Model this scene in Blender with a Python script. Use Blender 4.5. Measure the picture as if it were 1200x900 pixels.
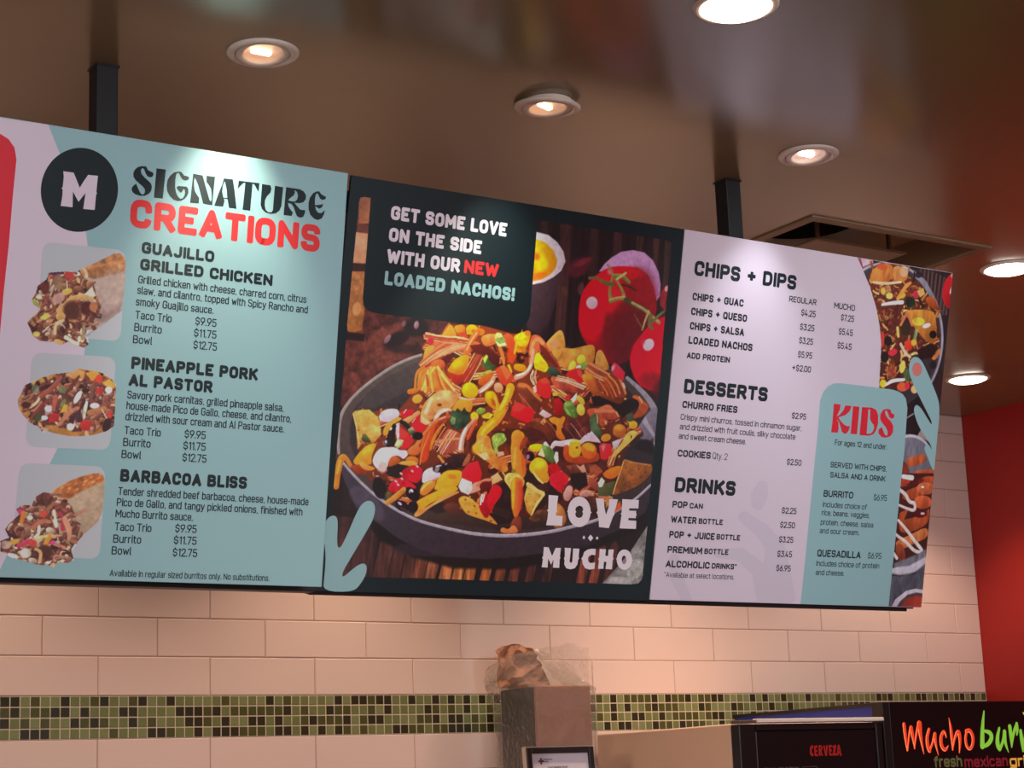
import bpy, bmesh, math, random
import numpy as np
from mathutils import Vector, Matrix
from mathutils.geometry import tessellate_polygon
for o in list(bpy.data.objects): bpy.data.objects.remove(o)
S = bpy.context.scene
COL = S.collection
R = math.radians

# ------------------------------------------------------------------ camera
YAW, PITCH, ROLL = 0.582915466, 0.213025015, -0.0380043142
FPX = 2229.38268
cam_d = bpy.data.cameras.new('camera')
cam = bpy.data.objects.new('camera', cam_d); COL.objects.link(cam); S.camera = cam
cam_d.sensor_fit = 'HORIZONTAL'; cam_d.sensor_width = 36; cam_d.lens = FPX/1200*36
cam_d.clip_start = .05; cam_d.clip_end = 100
fw = Vector((math.sin(YAW)*math.cos(PITCH), math.cos(YAW)*math.cos(PITCH), math.sin(PITCH)))
rt0 = Vector((math.cos(YAW), -math.sin(YAW), 0)); up0 = rt0.cross(fw)
rt = math.cos(ROLL)*rt0 + math.sin(ROLL)*up0; up = -math.sin(ROLL)*rt0 + math.cos(ROLL)*up0
CAM = Vector((-1.83857055, -4.81695128, 1.60508679))
m = Matrix((rt, up, -fw)).transposed().to_4x4(); m.translation = CAM
cam.matrix_world = m

# ------------------------------------------------------------------ world, exposure
S.view_settings.view_transform = 'Standard'; S.view_settings.look = 'None'
S.view_settings.gamma = 1; S.view_settings.use_curve_mapping = False
S.view_settings.exposure = 0.09
W = bpy.data.worlds.new('shop_ambient'); S.world = W; W.use_nodes = True
W.node_tree.nodes['Background'].inputs[0].default_value = (1.0, .88, .90, 1)
W.node_tree.nodes['Background'].inputs[1].default_value = .30

CEIL = 2.8985            # ceiling height
MOS = 1.90               # top of the mosaic band
XR = 3.298               # right wall
def spot(name, loc, target, power, col, size=R(60), blend=.6, rad=.03):
    l = bpy.data.lights.new(name, 'SPOT'); l.energy = power; l.color = col
    l.spot_size = size; l.spot_blend = blend; l.shadow_soft_size = rad
    o = bpy.data.objects.new(name, l); COL.objects.link(o); o.location = loc
    o.rotation_euler = (Vector(target)-Vector(loc)).to_track_quat('-Z','Y').to_euler()
    return o
WARM = (1.0, .72, .52); WHITE = (1.0, .90, .76); SOFT = (1.0, .80, .62)
def area(name, loc, target, power, col, sx, sy):
    l = bpy.data.lights.new(name, 'AREA'); l.energy = power; l.color = col; l.shape='RECTANGLE'; l.size=sx; l.size_y=sy
    o = bpy.data.objects.new(name, l); COL.objects.link(o); o.location = loc
    o.rotation_euler = (Vector(target)-Vector(loc)).to_track_quat('-Z','Y').to_euler()
    return o
# the shop side, open behind the camera
area('shop_front_light', (-1.5, -8.5, 2.3), (0, 0, 1.9), 95, (1.0, .93, .98), 6, 2.2)

# ------------------------------------------------------------------ materials
def srgb(c):
    return tuple((x/12.92 if x <= .04045 else ((x+.055)/1.055)**2.4) for x in [v/255 for v in c])
MATS = {}
def mat(name, col, rough=.5, metal=0, spec=.5, coat=0, noise=0, nscale=8, bump=0, emit=None, es=0):
    if name in MATS: return MATS[name]
    M = bpy.data.materials.new(name); M.use_nodes = True; nt = M.node_tree; b = nt.nodes['Principled BSDF']
    c = srgb(col); b.inputs['Base Color'].default_value = (*c, 1)
    b.inputs['Roughness'].default_value = rough; b.inputs['Metallic'].default_value = metal
    b.inputs['Specular IOR Level'].default_value = spec; b.inputs['Coat Weight'].default_value = coat
    b.inputs['Coat Roughness'].default_value = .15
    if noise or bump:
        tc = nt.nodes.new('ShaderNodeTexCoord'); n = nt.nodes.new('ShaderNodeTexNoise'); n.inputs['Scale'].default_value = nscale
        n.inputs['Detail'].default_value = 5
        nt.links.new(tc.outputs['Object'], n.inputs['Vector'])
        if noise:
            rp = nt.nodes.new('ShaderNodeValToRGB')
            rp.color_ramp.elements[0].color = (*[x*(1-noise) for x in c], 1); rp.color_ramp.elements[1].color = (*[min(1, x*(1+noise)) for x in c], 1)
            rp.color_ramp.elements[0].position = .3; rp.color_ramp.elements[1].position = .7
            nt.links.new(n.outputs['Fac'], rp.inputs[0]); nt.links.new(rp.outputs[0], b.inputs['Base Color'])
        if bump:
            bp = nt.nodes.new('ShaderNodeBump'); bp.inputs['Strength'].default_value = bump; bp.inputs['Distance'].default_value = .002
            nt.links.new(n.outputs['Fac'], bp.inputs['Height']); nt.links.new(bp.outputs[0], b.inputs['Normal'])
    if emit:
        b.inputs['Emission Color'].default_value = (*srgb(emit), 1); b.inputs['Emission Strength'].default_value = es
    MATS[name] = M; return M
def streaky(M, aniso):
    """calendered vinyl: the sheen runs up and down the sheet"""
    nt = M.node_tree; b = nt.nodes['Principled BSDF']
    v = nt.nodes.new('ShaderNodeCombineXYZ'); v.inputs[1].default_value = 1.0
    t = nt.nodes.new('ShaderNodeVectorTransform'); t.vector_type = 'VECTOR'; t.convert_from = 'OBJECT'; t.convert_to = 'WORLD'
    nt.links.new(v.outputs[0], t.inputs[0]); nt.links.new(t.outputs[0], b.inputs['Tangent']); b.inputs['Anisotropic'].default_value = aniso
def attr_mat(name, rough=.4, spec=.5, coat=0):
    if name in MATS: return MATS[name]
    M = bpy.data.materials.new(name); M.use_nodes = True; nt = M.node_tree; b = nt.nodes['Principled BSDF']
    a = nt.nodes.new('ShaderNodeAttribute'); a.attribute_name = 'print'
    nt.links.new(a.outputs['Color'], b.inputs['Base Color'])
    b.inputs['Roughness'].default_value = rough; b.inputs['Specular IOR Level'].default_value = spec; b.inputs['Coat Weight'].default_value = coat
    MATS[name] = M; return M

# ------------------------------------------------------------------ helpers
def empty(name, loc=(0,0,0), label=None, cat=None, group=None):
    o = bpy.data.objects.new(name, None); COL.objects.link(o); o.location = loc; o.empty_display_size = .05
    return tag(o, label, cat, group)
def tag(o, label=None, cat=None, group=None, kind=None):
    if label: o['label'] = label
    if cat: o['category'] = cat
    if group: o['group'] = group
    if kind: o['kind'] = kind
    return o
def link(name, bm_or_me, mats, parent=None, smooth=False, mw=None):
    if isinstance(bm_or_me, bmesh.types.BMesh):
        me = bpy.data.meshes.new(name); bm_or_me.to_mesh(me); bm_or_me.free()
    else: me = bm_or_me
    for mt in (mats if isinstance(mats, (list, tuple)) else [mats]): me.materials.append(mt)
    if smooth:
        for p in me.polygons: p.use_smooth = True
    o = bpy.data.objects.new(name, me); COL.objects.link(o)
    if parent is not None: o.parent = parent
    if mw is not None: o.matrix_local = mw
    return o
def bx(bm, lo, hi, bev=0, mi=0, seg=2):
    r = bmesh.ops.create_cube(bm, size=1)
    vs = r['verts']
    for v in vs:
        v.co = Vector([lo[i] + (v.co[i]+.5)*(hi[i]-lo[i]) for i in range(3)])
    fs = list({f for v in vs for f in v.link_faces})
    for f in fs: f.material_index = mi
    if bev:
        es = list({e for v in vs for e in v.link_edges})
        rr = bmesh.ops.bevel(bm, geom=es, offset=bev, segments=seg, affect='EDGES', profile=.5)
        for f in rr['faces']: f.material_index = mi
    return bm
def lathe(bm, prof, n=48, c=(0,0,0), mi=0, close=False):
    rings = []
    for r, z in prof:
        rings.append([bm.verts.new((c[0]+r*math.cos(2*math.pi*i/n), c[1]+r*math.sin(2*math.pi*i/n), c[2]+z)) for i in range(n)])
    for a, b in zip(rings, rings[1:]):
        for i in range(n):
            f = bm.faces.new((a[i], a[(i+1) % n], b[(i+1) % n], b[i])); f.material_index = mi; f.smooth = True
    if close:
        f = bm.faces.new(rings[-1]); f.material_index = mi
    return bm
def fast_mesh(name, verts, faces, mi=None):
    me = bpy.data.meshes.new(name); me.from_pydata([tuple(v) for v in verts], [], faces)
    if mi is not None: me.polygons.foreach_set('material_index', mi)
    me.update(); return me

# ------------------------------------------------------------------ printed lettering: a rounded condensed stroke face
# glyph: (width, [(closed, [(x, y, corner radius)])]); x in widths, y in cap heights
XH = .73
FULL = (0, 1, .73, -.25, 1.02, .045, .05, .93, 1.1, -.1, .95)
def P(*pts, c=0): return (c, [(p + (0,))[:3] for p in pts])
r_ = .26
GL = {
'A': (.62, [P((0,0),(.5,1),(1,0)), P((.17,.28),(.83,.28))]),
'B': (.58, [P((0,.52),(0,1),(.92,1,.2),(.92,.52,.2),(0,.52),(0,0),(1,0,.24),(1,.52,.24),(.5,.52))]),
'C': (.56, [P((1,.73),(1,1,r_),(0,1,r_),(0,0,r_),(1,0,r_),(1,.27))]),
'D': (.58, [P((0,0),(0,1),(1,1,.3),(1,0,.3),c=1)]),
'E': (.5, [P((1,1),(0,1),(0,0),(1,0)), P((0,.51),(.9,.51))]),
'F': (.48, [P((1,1),(0,1),(0,0)), P((0,.48),(.9,.48))]),
'G': (.58, [P((1,.72),(1,1,r_),(0,1,r_),(0,0,r_),(1,0,r_),(1,.48),(.55,.48))]),
'H': (.58, [P((0,0),(0,1)), P((1,0),(1,1)), P((0,.52),(1,.52))]),
'I': (.0, [P((0,0),(0,1))]),
'J': (.5, [P((1,1),(1,0,r_),(0,0,r_),(0,.28))]),
'K': (.58, [P((0,0),(0,1)), P((.95,1),(.06,.42)), P((.36,.62),(1,0))]),
'L': (.48, [P((0,1),(0,0),(1,0))]),
'M': (.74, [P((0,0),(0,1),(.5,.3),(1,1),(1,0))]),
'N': (.6, [P((0,0),(0,1),(1,0),(1,1))]),
'O': (.58, [P((0,0,r_),(0,1,r_),(1,1,r_),(1,0,r_),c=1)]),
'P': (.56, [P((0,0),(0,1),(1,1,.26),(1,.44,.26),(0,.44))]),
'Q': (.58, [P((0,0,r_),(0,1,r_),(1,1,r_),(1,0,r_),c=1), P((.6,.25),(1.05,-.08))]),
'R': (.57, [P((0,0),(0,1),(.97,1,.26),(.97,.46,.26),(0,.46)), P((.5,.46),(1,0))]),
'S': (.55, [P((1,.74),(1,1,.25),(0,1,.25),(0,.53,.22),(1,.5,.22),(1,0,.25),(0,0,.25),(0,.27))]),
'T': (.56, [P((0,1),(1,1)), P((.5,1),(.5,0))]),
'U': (.57, [P((0,1),(0,0,r_),(1,0,r_),(1,1))]),
'V': (.6, [P((0,1),(.5,0),(1,1))]),
'W': (.88, [P((0,1),(.24,0),(.5,.85),(.76,0),(1,1))]),
'X': (.58, [P((0,0),(1,1)), P((0,1),(1,0))]),
'Y': (.58, [P((0,1),(.5,.42),(1,1)), P((.5,.42),(.5,0))]),
'Z': (.52, [P((0,1),(1,1),(0,0),(1,0))]),
'a': (.46, [P((.06,.6),(.06,XH,.14),(1,XH,.2),(1,0)), P((1,.4),(0,.4,.17),(0,0,.17),(.7,0,.17),(1,.14))]),
'b': (.48, [P((0,1),(0,0)), P((0,.2),(0,0,.2),(1,0,.2),(1,XH,.2),(0,XH,.2),(0,.5))]),
'c': (.44, [P((1,.54),(1,XH,.2),(0,XH,.2),(0,0,.2),(1,0,.2),(1,.2))]),
'd': (.48, [P((1,1),(1,0)), P((1,.2),(1,0,.2),(0,0,.2),(0,XH,.2),(1,XH,.2),(1,.5))]),
'e': (.46, [P((1,.18),(1,0,.2),(0,0,.2),(0,XH,.2),(1,XH,.2),(1,.37),(0,.37))]),
'f': (.3, [P((1,1),(.35,1,.17),(.35,0)), P((0,XH),(.95,XH))]),
'g': (.48, [P((1,XH),(1,-.25,.2),(0,-.25,.2),(.02,-.15)), P((1,.5),(1,XH,.2),(0,XH,.2),(0,0,.2),(1,0,.2),(1,.2))]),
'h': (.46, [P((0,0),(0,1)), P((0,.45),(0,XH,.2),(1,XH,.2),(1,0))]),
'i': (.0, [P((0,0),(0,XH)), P((0,.93),(0,1.02))]),
'j': (.12, [P((1,XH),(1,-.25,.12),(0,-.25)), P((1,.93),(1,1.02))]),
'k': (.44, [P((0,0),(0,1)), P((.95,XH),(.05,.3)), P((.35,.46),(1,0))]),
'l': (.1, [P((0,1),(0,0,.1),(1,0))]),
'm': (.76, [P((0,0),(0,XH)), P((0,.45),(0,XH,.2),(.5,XH,.2),(.5,0)), P((.5,.45),(.5,XH,.2),(1,XH,.2),(1,0))]),
'n': (.46, [P((0,0),(0,XH)), P((0,.45),(0,XH,.2),(1,XH,.2),(1,0))]),
'o': (.47, [P((0,0,.2),(0,XH,.2),(1,XH,.2),(1,0,.2),c=1)]),
'p': (.48, [P((0,-.25),(0,XH)), P((0,.2),(0,0,.2),(1,0,.2),(1,XH,.2),(0,XH,.2),(0,.5))]),
'q': (.48, [P((1,-.25),(1,XH)), P((1,.2),(1,0,.2),(0,0,.2),(0,XH,.2),(1,XH,.2),(1,.5))]),
'r': (.28, [P((0,0),(0,XH)), P((0,.4),(0,XH,.22),(1,XH))]),
's': (.43, [P((1,.56),(1,XH,.18),(0,XH,.18),(0,.38,.15),(1,.36,.15),(1,0,.18),(0,0,.18),(0,.17))]),
't': (.28, [P((.35,.95),(.35,0,.17),(1,0)), P((0,XH),(1,XH))]),
'u': (.46, [P((1,0),(1,XH)), P((1,.25),(1,0,.2),(0,0,.2),(0,XH))]),
'v': (.48, [P((0,XH),(.5,0),(1,XH))]),
'w': (.7, [P((0,XH),(.25,0),(.5,.6),(.75,0),(1,XH))]),
'x': (.46, [P((0,0),(1,XH)), P((0,XH),(1,0))]),
'y': (.48, [P((0,XH),(.5,0)), P((1,XH),(.3,-.25),(.05,-.25))]),
'z': (.42, [P((0,XH),(1,XH),(0,0),(1,0))]),
'0': (.54, [P((0,0,r_),(0,1,r_),(1,1,r_),(1,0,r_),c=1)]),
'1': (.24, [P((0,.8),(1,1),(1,0))]),
'2': (.52, [P((0,.72),(0,1,.25),(1,1,.25),(1,.6,.2),(0,0),(1,0))]),
'3': (.52, [P((0,1),(.95,1),(.45,.6),(1,.6,.24),(1,0,.25),(0,0,.25),(0,.25))]),
'4': (.54, [P((.45,1),(0,.22),(1,.22)), P((.72,.5),(.72,0))]),
'5': (.52, [P((.92,1),(.08,1),(.03,.55),(1,.6,.24),(1,0,.25),(0,0,.25),(0,.22))]),
'6': (.54, [P((.7,1),(0,.35),(0,0,.25),(1,0,.25),(1,.58,.25),(0,.58,.25),(0,.3))]),
'7': (.5, [P((0,1),(1,1),(.35,0))]),
'8': (.54, [P((0,.53,.2),(0,1,.22),(1,1,.22),(1,.53,.2),c=1), P((0,0,.24),(0,.53,.24),(1,.53,.24),(1,0,.24),c=1)]),
'9': (.54, [P((.3,0),(1,.65),(1,1,.25),(0,1,.25),(0,.42,.25),(1,.42,.25),(1,.7))]),
'$': (.52, [P((1,.74),(1,.93,.22),(0,.93,.22),(0,.52,.2),(1,.49,.2),(1,.07,.22),(0,.07,.22),(0,.27)), P((.5,1.1),(.5,.93)), P((.5,.07),(.5,-.1))]),
'+': (.62, [P((0,.5),(1,.5)), P((.5,.13),(.5,.87))]),
'-': (.28, [P((0,.38),(1,.38))]),
'.': (.0, [P((0,0),(0,.045))]),
',': (.06, [P((1,.04),(0,-.14))]),
'*': (.2, [P((.5,1.0),(.5,.8)), P((0,.95),(1,.85)), P((0,.85),(1,.95))]),
'!': (.0, [P((0,1),(0,.32)), P((0,0),(0,.05))]),
' ': (.2, []),
}
def fillet(pts, closed, scale=1.):
    """points (x, y, r) -> list of runs of smooth points; sharp corners split the runs"""
    n = len(pts); out = []; sharp = []
    for i, (x, y, r) in enumerate(pts):
        p = np.array((x, y), float)
        if r <= 0 or (not closed and i in (0, n-1)):
            sharp.append(len(out)); out.append(p); continue
        a = np.array(pts[i-1][:2], float); b = np.array(pts[(i+1) % n][:2], float)
        la, lb = np.linalg.norm(a-p), np.linalg.norm(b-p)
        d = min(r, la*(.98 if not closed and i == 1 else .5), lb*(.98 if not closed and i == n-2 else .5))
        p0 = p+(a-p)/la*d; p1 = p+(b-p)/lb*d
        for t in (0, .25, .5, .75, 1): out.append((1-t)**2*p0+2*t*(1-t)*p+t*t*p1)
    keep = [0]
    for i in range(1, len(out)):
        if np.linalg.norm(out[i]-out[keep[-1]]) > .02*scale: keep.append(i)
        elif i in sharp: keep[-1] = i
    if closed and len(keep) > 2 and np.linalg.norm(out[keep[-1]]-out[keep[0]]) < .02*scale: keep.pop()
    idx = {k: j for j, k in enumerate(keep)}
    return [out[k] for k in keep], [idx[i] for i in sharp if i in idx]
class Ink:
    """collects flat printed shapes (u, v down in mm) with tiny layer steps; builds ONE mesh"""
    def __init__(s): s.v = []; s.f = []; s.mi = []; s.k = 0
    def z(s, layer): s.k += 1; return layer*.00008 + (s.k % 9)*.000006
    def quadstrip(s, L, Rr, layer, mi):
        z = s.z(layer); b = len(s.v)
        for a, c in zip(L, Rr): s.v += [(a[0], a[1], z), (c[0], c[1], z)]
        for i in range(len(L)-1): s.f.append((b+2*i, b+2*i+1, b+2*i+3, b+2*i+2)); s.mi.append(mi)
    def ngon(s, pts, layer, mi):
        z = s.z(layer); b = len(s.v); s.v += [(p[0], p[1], z) for p in pts]; s.f.append(tuple(range(b, b+len(pts)))); s.mi.append(mi)
    def poly(s, rings, layer=1, mi=0):
        rs = [[Vector((x, y, 0)) for x, y in r] for r in rings]
        z = s.z(layer); b = len(s.v)
        for r in rs: s.v += [(p.x, p.y, z) for p in r]
        for t in tessellate_polygon(rs): s.f.append((b+t[0], b+t[1], b+t[2])); s.mi.append(mi)
    def stroke(s, pts, w, layer, mi, closed=False):
        p = [np.array(q, float) for q in pts]
        if closed: p = p+[p[0], p[1]]
        w = [w]*len(p) if np.isscalar(w) else list(w)
        n = len(p); L = []; Q = []
        for i in range(n):
            t0 = p[i]-p[i-1] if i > 0 else p[1]-p[0]
            t1 = p[i+1]-p[i] if i < n-1 else p[-1]-p[-2]
            t0 = t0/(np.linalg.norm(t0)+1e-12); t1 = t1/(np.linalg.norm(t1)+1e-12)
            t = t0+t1; t = t/(np.linalg.norm(t)+1e-9); nn = np.array((-t[1], t[0]))
            c = max(.5, float(nn@np.array((-t0[1], t0[0]))))
            L.append(p[i]+nn*w[i]/2/c); Q.append(p[i]-nn*w[i]/2/c)
        s.quadstrip(L, Q, layer, mi)
    def disc(s, c, r, layer, mi, n=10):
        s.ngon([(c[0]+r*math.cos(2*math.pi*i/n), c[1]+r*math.sin(2*math.pi*i/n)) for i in range(n)], layer, mi)
    def text(s, txt, u0, v, u1, cap, wt, layer=3, mi=0):
        t = cap*wt
        gap = .07+wt*.08
        adv = []; x = 0
        for ch in txt:
            w = GL[ch][0]+wt*.8
            adv.append((x, w)); x += w+(gap if ch != ' ' else .02)
        total = x-gap; sx = (u1-u0)/(total*cap)
        tt = min(t, t*(.45+.55*sx)) if sx < 1 else t
        for ch, (x0, w) in zip(txt, adv):
            gw = max(0., w*cap*sx-tt); ox = u0+x0*cap*sx+tt/2
            yh = cap-tt
            for closed, pts in GL[ch][1]:
                q = [(ox+a*gw, tt/2+b*yh, r*cap*min(1, .45+.55*sx)) for a, b, r in pts]
                pp, sharp = fillet(q, closed, cap)
                pp = [np.array((a[0], v-a[1])) for a in pp]
                if closed:
                    if not sharp: s.stroke(pp, tt, layer, mi, True); continue
                    k = sharp[0]; pp = pp[k:]+pp[:k+1]; sharp = [(i-k) for i in sharp]+[len(pp)-1]
                for a, b in zip(sharp, sharp[1:]):
                    run = pp[a:b+1]
                    if len(run) < 2: continue
                    if not closed:      # square ends
                        ws = [tt]*len(run)
                        if a == 0:
                            d = run[0]-run[1]; d = d/(np.linalg.norm(d)+1e-9)*tt; e = pts[0][1] in FULL
                            run = [run[0]+d*(.48 if e else .1), run[0]+d*(.3 if e else 0)]+run[1:]; ws = [tt*.62, tt]+ws[1:]
                        if b == len(pp)-1:
                            d = run[-1]-run[-2]; d = d/(np.linalg.norm(d)+1e-9)*tt; e = pts[-1][1] in FULL
                            run = run[:-1]+[run[-1]+d*(.3 if e else 0), run[-1]+d*(.48 if e else .1)]; ws = ws[:-1]+[tt, tt*.62]
                        s.stroke(run, ws, layer, mi)
                    else: s.stroke(run, tt, layer, mi)
                for i in sharp:
                    inner = (0 < i < len(pp)-1) or closed
                    if inner: s.disc(pp[i], tt/2 if inner else tt/2*.98, layer, mi, 12 if cap > 15 else 8)
    def build(s, name, mats, parent, scale=.001):
        v = [(a*scale, -b*scale, z) for a, b, z in s.v]
        me = fast_mesh(name, v, s.f, s.mi)
        # all faces towards the reader
        flip = [p for p in me.polygons if p.normal.z < 0]
        bm = bmesh.new(); bm.from_mesh(me); bm.faces.ensure_lookup_table()
        bmesh.ops.reverse_faces(bm, faces=[bm.faces[p.index] for p in flip]); bm.to_mesh(me); bm.free()
        return link(name, me, mats, parent)
def smooth_ring(p, it=2):
    p = np.array(p, float)
    for _ in range(it):
        q = np.roll(p, -1, 0); p = np.stack([.75*p+.25*q, .25*p+.75*q], 1).reshape(-1, 2)
    return p

# ------------------------------------------------------------------ the room
XL, YF = -4.2, -7.5
SPOTS = [(-.456, -1.965), (.132, -1.988), (.794, -1.988)]
DOWN = [(.16, -2.518), (1.882, -1.540), (2.815, -.501)]
VENT = (1.094, -1.664, .597)      # left x, front y, side
def wall_tiles():
    U, Vh, G = .317745, .1035, .0016
    odd = .52
    V = []; F = []; MI = []
    def tile(x0, x1, z0, z1, y0, dep, bev, mi):
        b = len(V)
        for (xa, xb, za, zb, y) in ((x0, x1, z0, z1, y0), (x0, x1, z0, z1, y0-dep+bev), (x0+bev, x1-bev, z0+bev, z1-bev, y0-dep)):
            V.extend([(xa, y, za), (xb, y, za), (xb, y, zb), (xa, y, zb)])
        for k in (0, 4):
            for i in range(4):
                j = (i+1) % 4; F.append((b+k+i, b+k+j, b+k+4+j, b+k+4+i)); MI.append(mi)
        F.append((b+8, b+9, b+10, b+11)); MI.append(mi)
    rng = random.Random(3)
    rows = [(i, MOS+i*Vh, MOS+(i+1)*Vh) for i in range(10)] + [(-1-i, MOS-.1105-(i+1)*Vh, MOS-.1105-i*Vh) for i in range(17)]
    for i, z0, z1 in rows:
        off = odd if i % 2 and i > 0 else 0
        if i < 0: off = 0 if i % 2 else odd
        z1 = min(z1, CEIL)
        if z1-z0 < .02: continue
        k = math.floor(XL/U)
        while (k+off)*U < XR:
            a = max((k+off)*U, XL); b = min((k+1+off)*U, XR)
            if b-a > .01:
                j = rng.uniform(-.0004, .0004)
                tile(a+G/2, b-G/2, z0+G/2, z1-G/2, 0, .006+j, .0022, 1)
            k += 1
    b = len(V)      # grout bed
    V.extend([(XL, -.0042, 0), (XR, -.0042, 0), (XR, -.0042, CEIL), (XL, -.0042, CEIL)]); F.append((b, b+1, b+2, b+3)); MI.append(0)
    me = fast_mesh('wall_back', V, F, MI)
    o = link('wall_back', me, [mat('tile_grout', (188, 156, 138), .8), mat('cream_tile', (238, 213, 202), .32, spec=.5, noise=.03, nscale=1.5)])
    tag(o, 'cream rectangular tile wall laid in running bond', kind='structure')
    # mosaic band: small glass squares in three greens, pale grout
    V.clear(); F.clear(); MI.clear()
    p = .02655; hrow = .1105/4
    x = .0045-math.ceil((0-XL)/p)*p
    while x < XR:
        for r in range(4):
            z1 = MOS-.0006-r*hrow; q = rng.random()
            mi = 1 if q < .27 else (2 if q < .5 else (3 if q < .78 else 4))
            a, bb = max(x+.0011, XL), min(x+p-.0011, XR)
            if bb-a > .004: tile(a, bb, z1-hrow+.0022, z1-.0006, 0, .0062, .0012, mi)
        x += p
    b = len(V); V.extend([(XL, -.0052, MOS-.1105), (XR, -.0052, MOS-.1105), (XR, -.0052, MOS), (XL, -.0052, MOS)]); F.append((b, b+1, b+2, b+3)); MI.append(0)
    o = link('trim_1', fast_mesh('trim_1', V, F, MI), [mat('mosaic_grout', (214, 202, 176), .7), mat('mosaic_dark', (52, 50, 30), .15, coat=.3), mat('mosaic_olive', (82, 84, 42), .15, coat=.3), mat('mosaic_sage', (118, 126, 78), .15, coat=.3), mat('mosaic_fern', (132, 140, 92), .15, coat=.3)])
    tag(o, 'band of small green glass mosaic squares four rows high', kind='structure')
wall_tiles()
bm = bmesh.new(); bx(bm, (XR, YF, 0), (XR+.1, 0, CEIL))
tag(link('wall_right', bm, mat('red_paint', (178, 34, 28), .5, noise=.02, nscale=3)), 'red painted side wall', kind='structure')
bm = bmesh.new(); bx(bm, (XL, YF, -.1), (XR+.1, 0, 0))
tag(link('floor', bm, mat('floor_tile', (150, 118, 100), .5, noise=.1, nscale=2)), 'brown tile floor', kind='structure')
def circle(c, r, n=40): return [(c[0]+r*math.cos(2*math.pi*i/n), c[1]+r*math.sin(2*math.pi*i/n)) for i in range(n)]
def ceiling():
    rings = [[(XL, YF), (XR+.1, YF), (XR+.1, .1), (XL, .1)]]
    rings += [circle(c, .052) for c in SPOTS] + [circle(c, .062) for c in DOWN]
    x, y, s = VENT; e = .02
    rings.append([(x+e, y+e), (x+s-e, y+e), (x+s-e, y+s-e), (x+e, y+s-e)])
    rs = [[Vector((a, b, 0)) for a, b in r] for r in rings]
    flat = [p for r in rs for p in r]
    F = [tuple(t) for t in tessellate_polygon(rs)]
    me = fast_mesh('ceiling', [(p.x, p.y, CEIL) for p in flat], F)
    M = mat('ceiling_paint', (132, 110, 78), .2, spec=.75, noise=.05, nscale=1.2, bump=.02)
    o = link('ceiling', me, M)
    tag(o, 'smooth brown painted ceiling with recessed lights', kind='structure')
ceiling()

# ------------------------------------------------------------------ the three menu panels, artwork in mm on each panel (u to the right, v down)
def panel_matrix(top, bot, u0):
    d = Vector((0, bot[0]-top[0], bot[1]-top[1])).normalized()
    X = Vector((1, 0, 0)); Y = -d; Z = X.cross(Y)
    M_ = Matrix((X, Y, Z)).transposed().to_4x4(); M_.translation = Vector((u0, top[0], top[1]+1.9))
    return M_
ANISO = .75
BR = dict(rough=.60, spec=.6, coat=0)
PRINT = {'teal': mat('print_teal', (158, 196, 200), **BR), 'pink': mat('print_pink', (233, 213, 227), **BR), 'navy': mat('print_navy', (12, 30, 36), **BR),
 'redp': mat('print_crimson', (232, 38, 58), **BR), 'redt': mat('print_red', (236, 50, 52), **BR), 'pinkt': mat('print_pale_pink', (248, 230, 238), **BR), 'tealt': mat('print_pale_teal', (166, 204, 206), **BR),
 'pinkg': mat('print_grey_pink', (223, 205, 220), **BR), 'salmon': mat('print_salmon', (226, 130, 124), **BR), 'grey': mat('print_inset_grey', (205, 206, 212), **BR)}
for m_ in PRINT.values(): streaky(m_, ANISO)
TOPS = {'left': ((-1.822, .8548), (-1.6884, .0942)), 'mid': ((-1.81, .8567), (-1.6205, .0975))}
TOPS['right'] = TOPS['mid']
SPAN = {'left': (-1003, -213, 772.3), 'mid': (-200, 594, 785.5), 'right': (594.8, 1385, 783)}
BASE = {'left': 'teal', 'mid': 'navy', 'right': 'pink'}
LAB = {'left': 'pale teal menu panel with the round letter badge and three dish photos', 'mid': 'dark menu panel with the big photo of loaded nachos', 'right': 'pale pink menu panel listing chips, desserts and drinks beside a teal kids card'}
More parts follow.
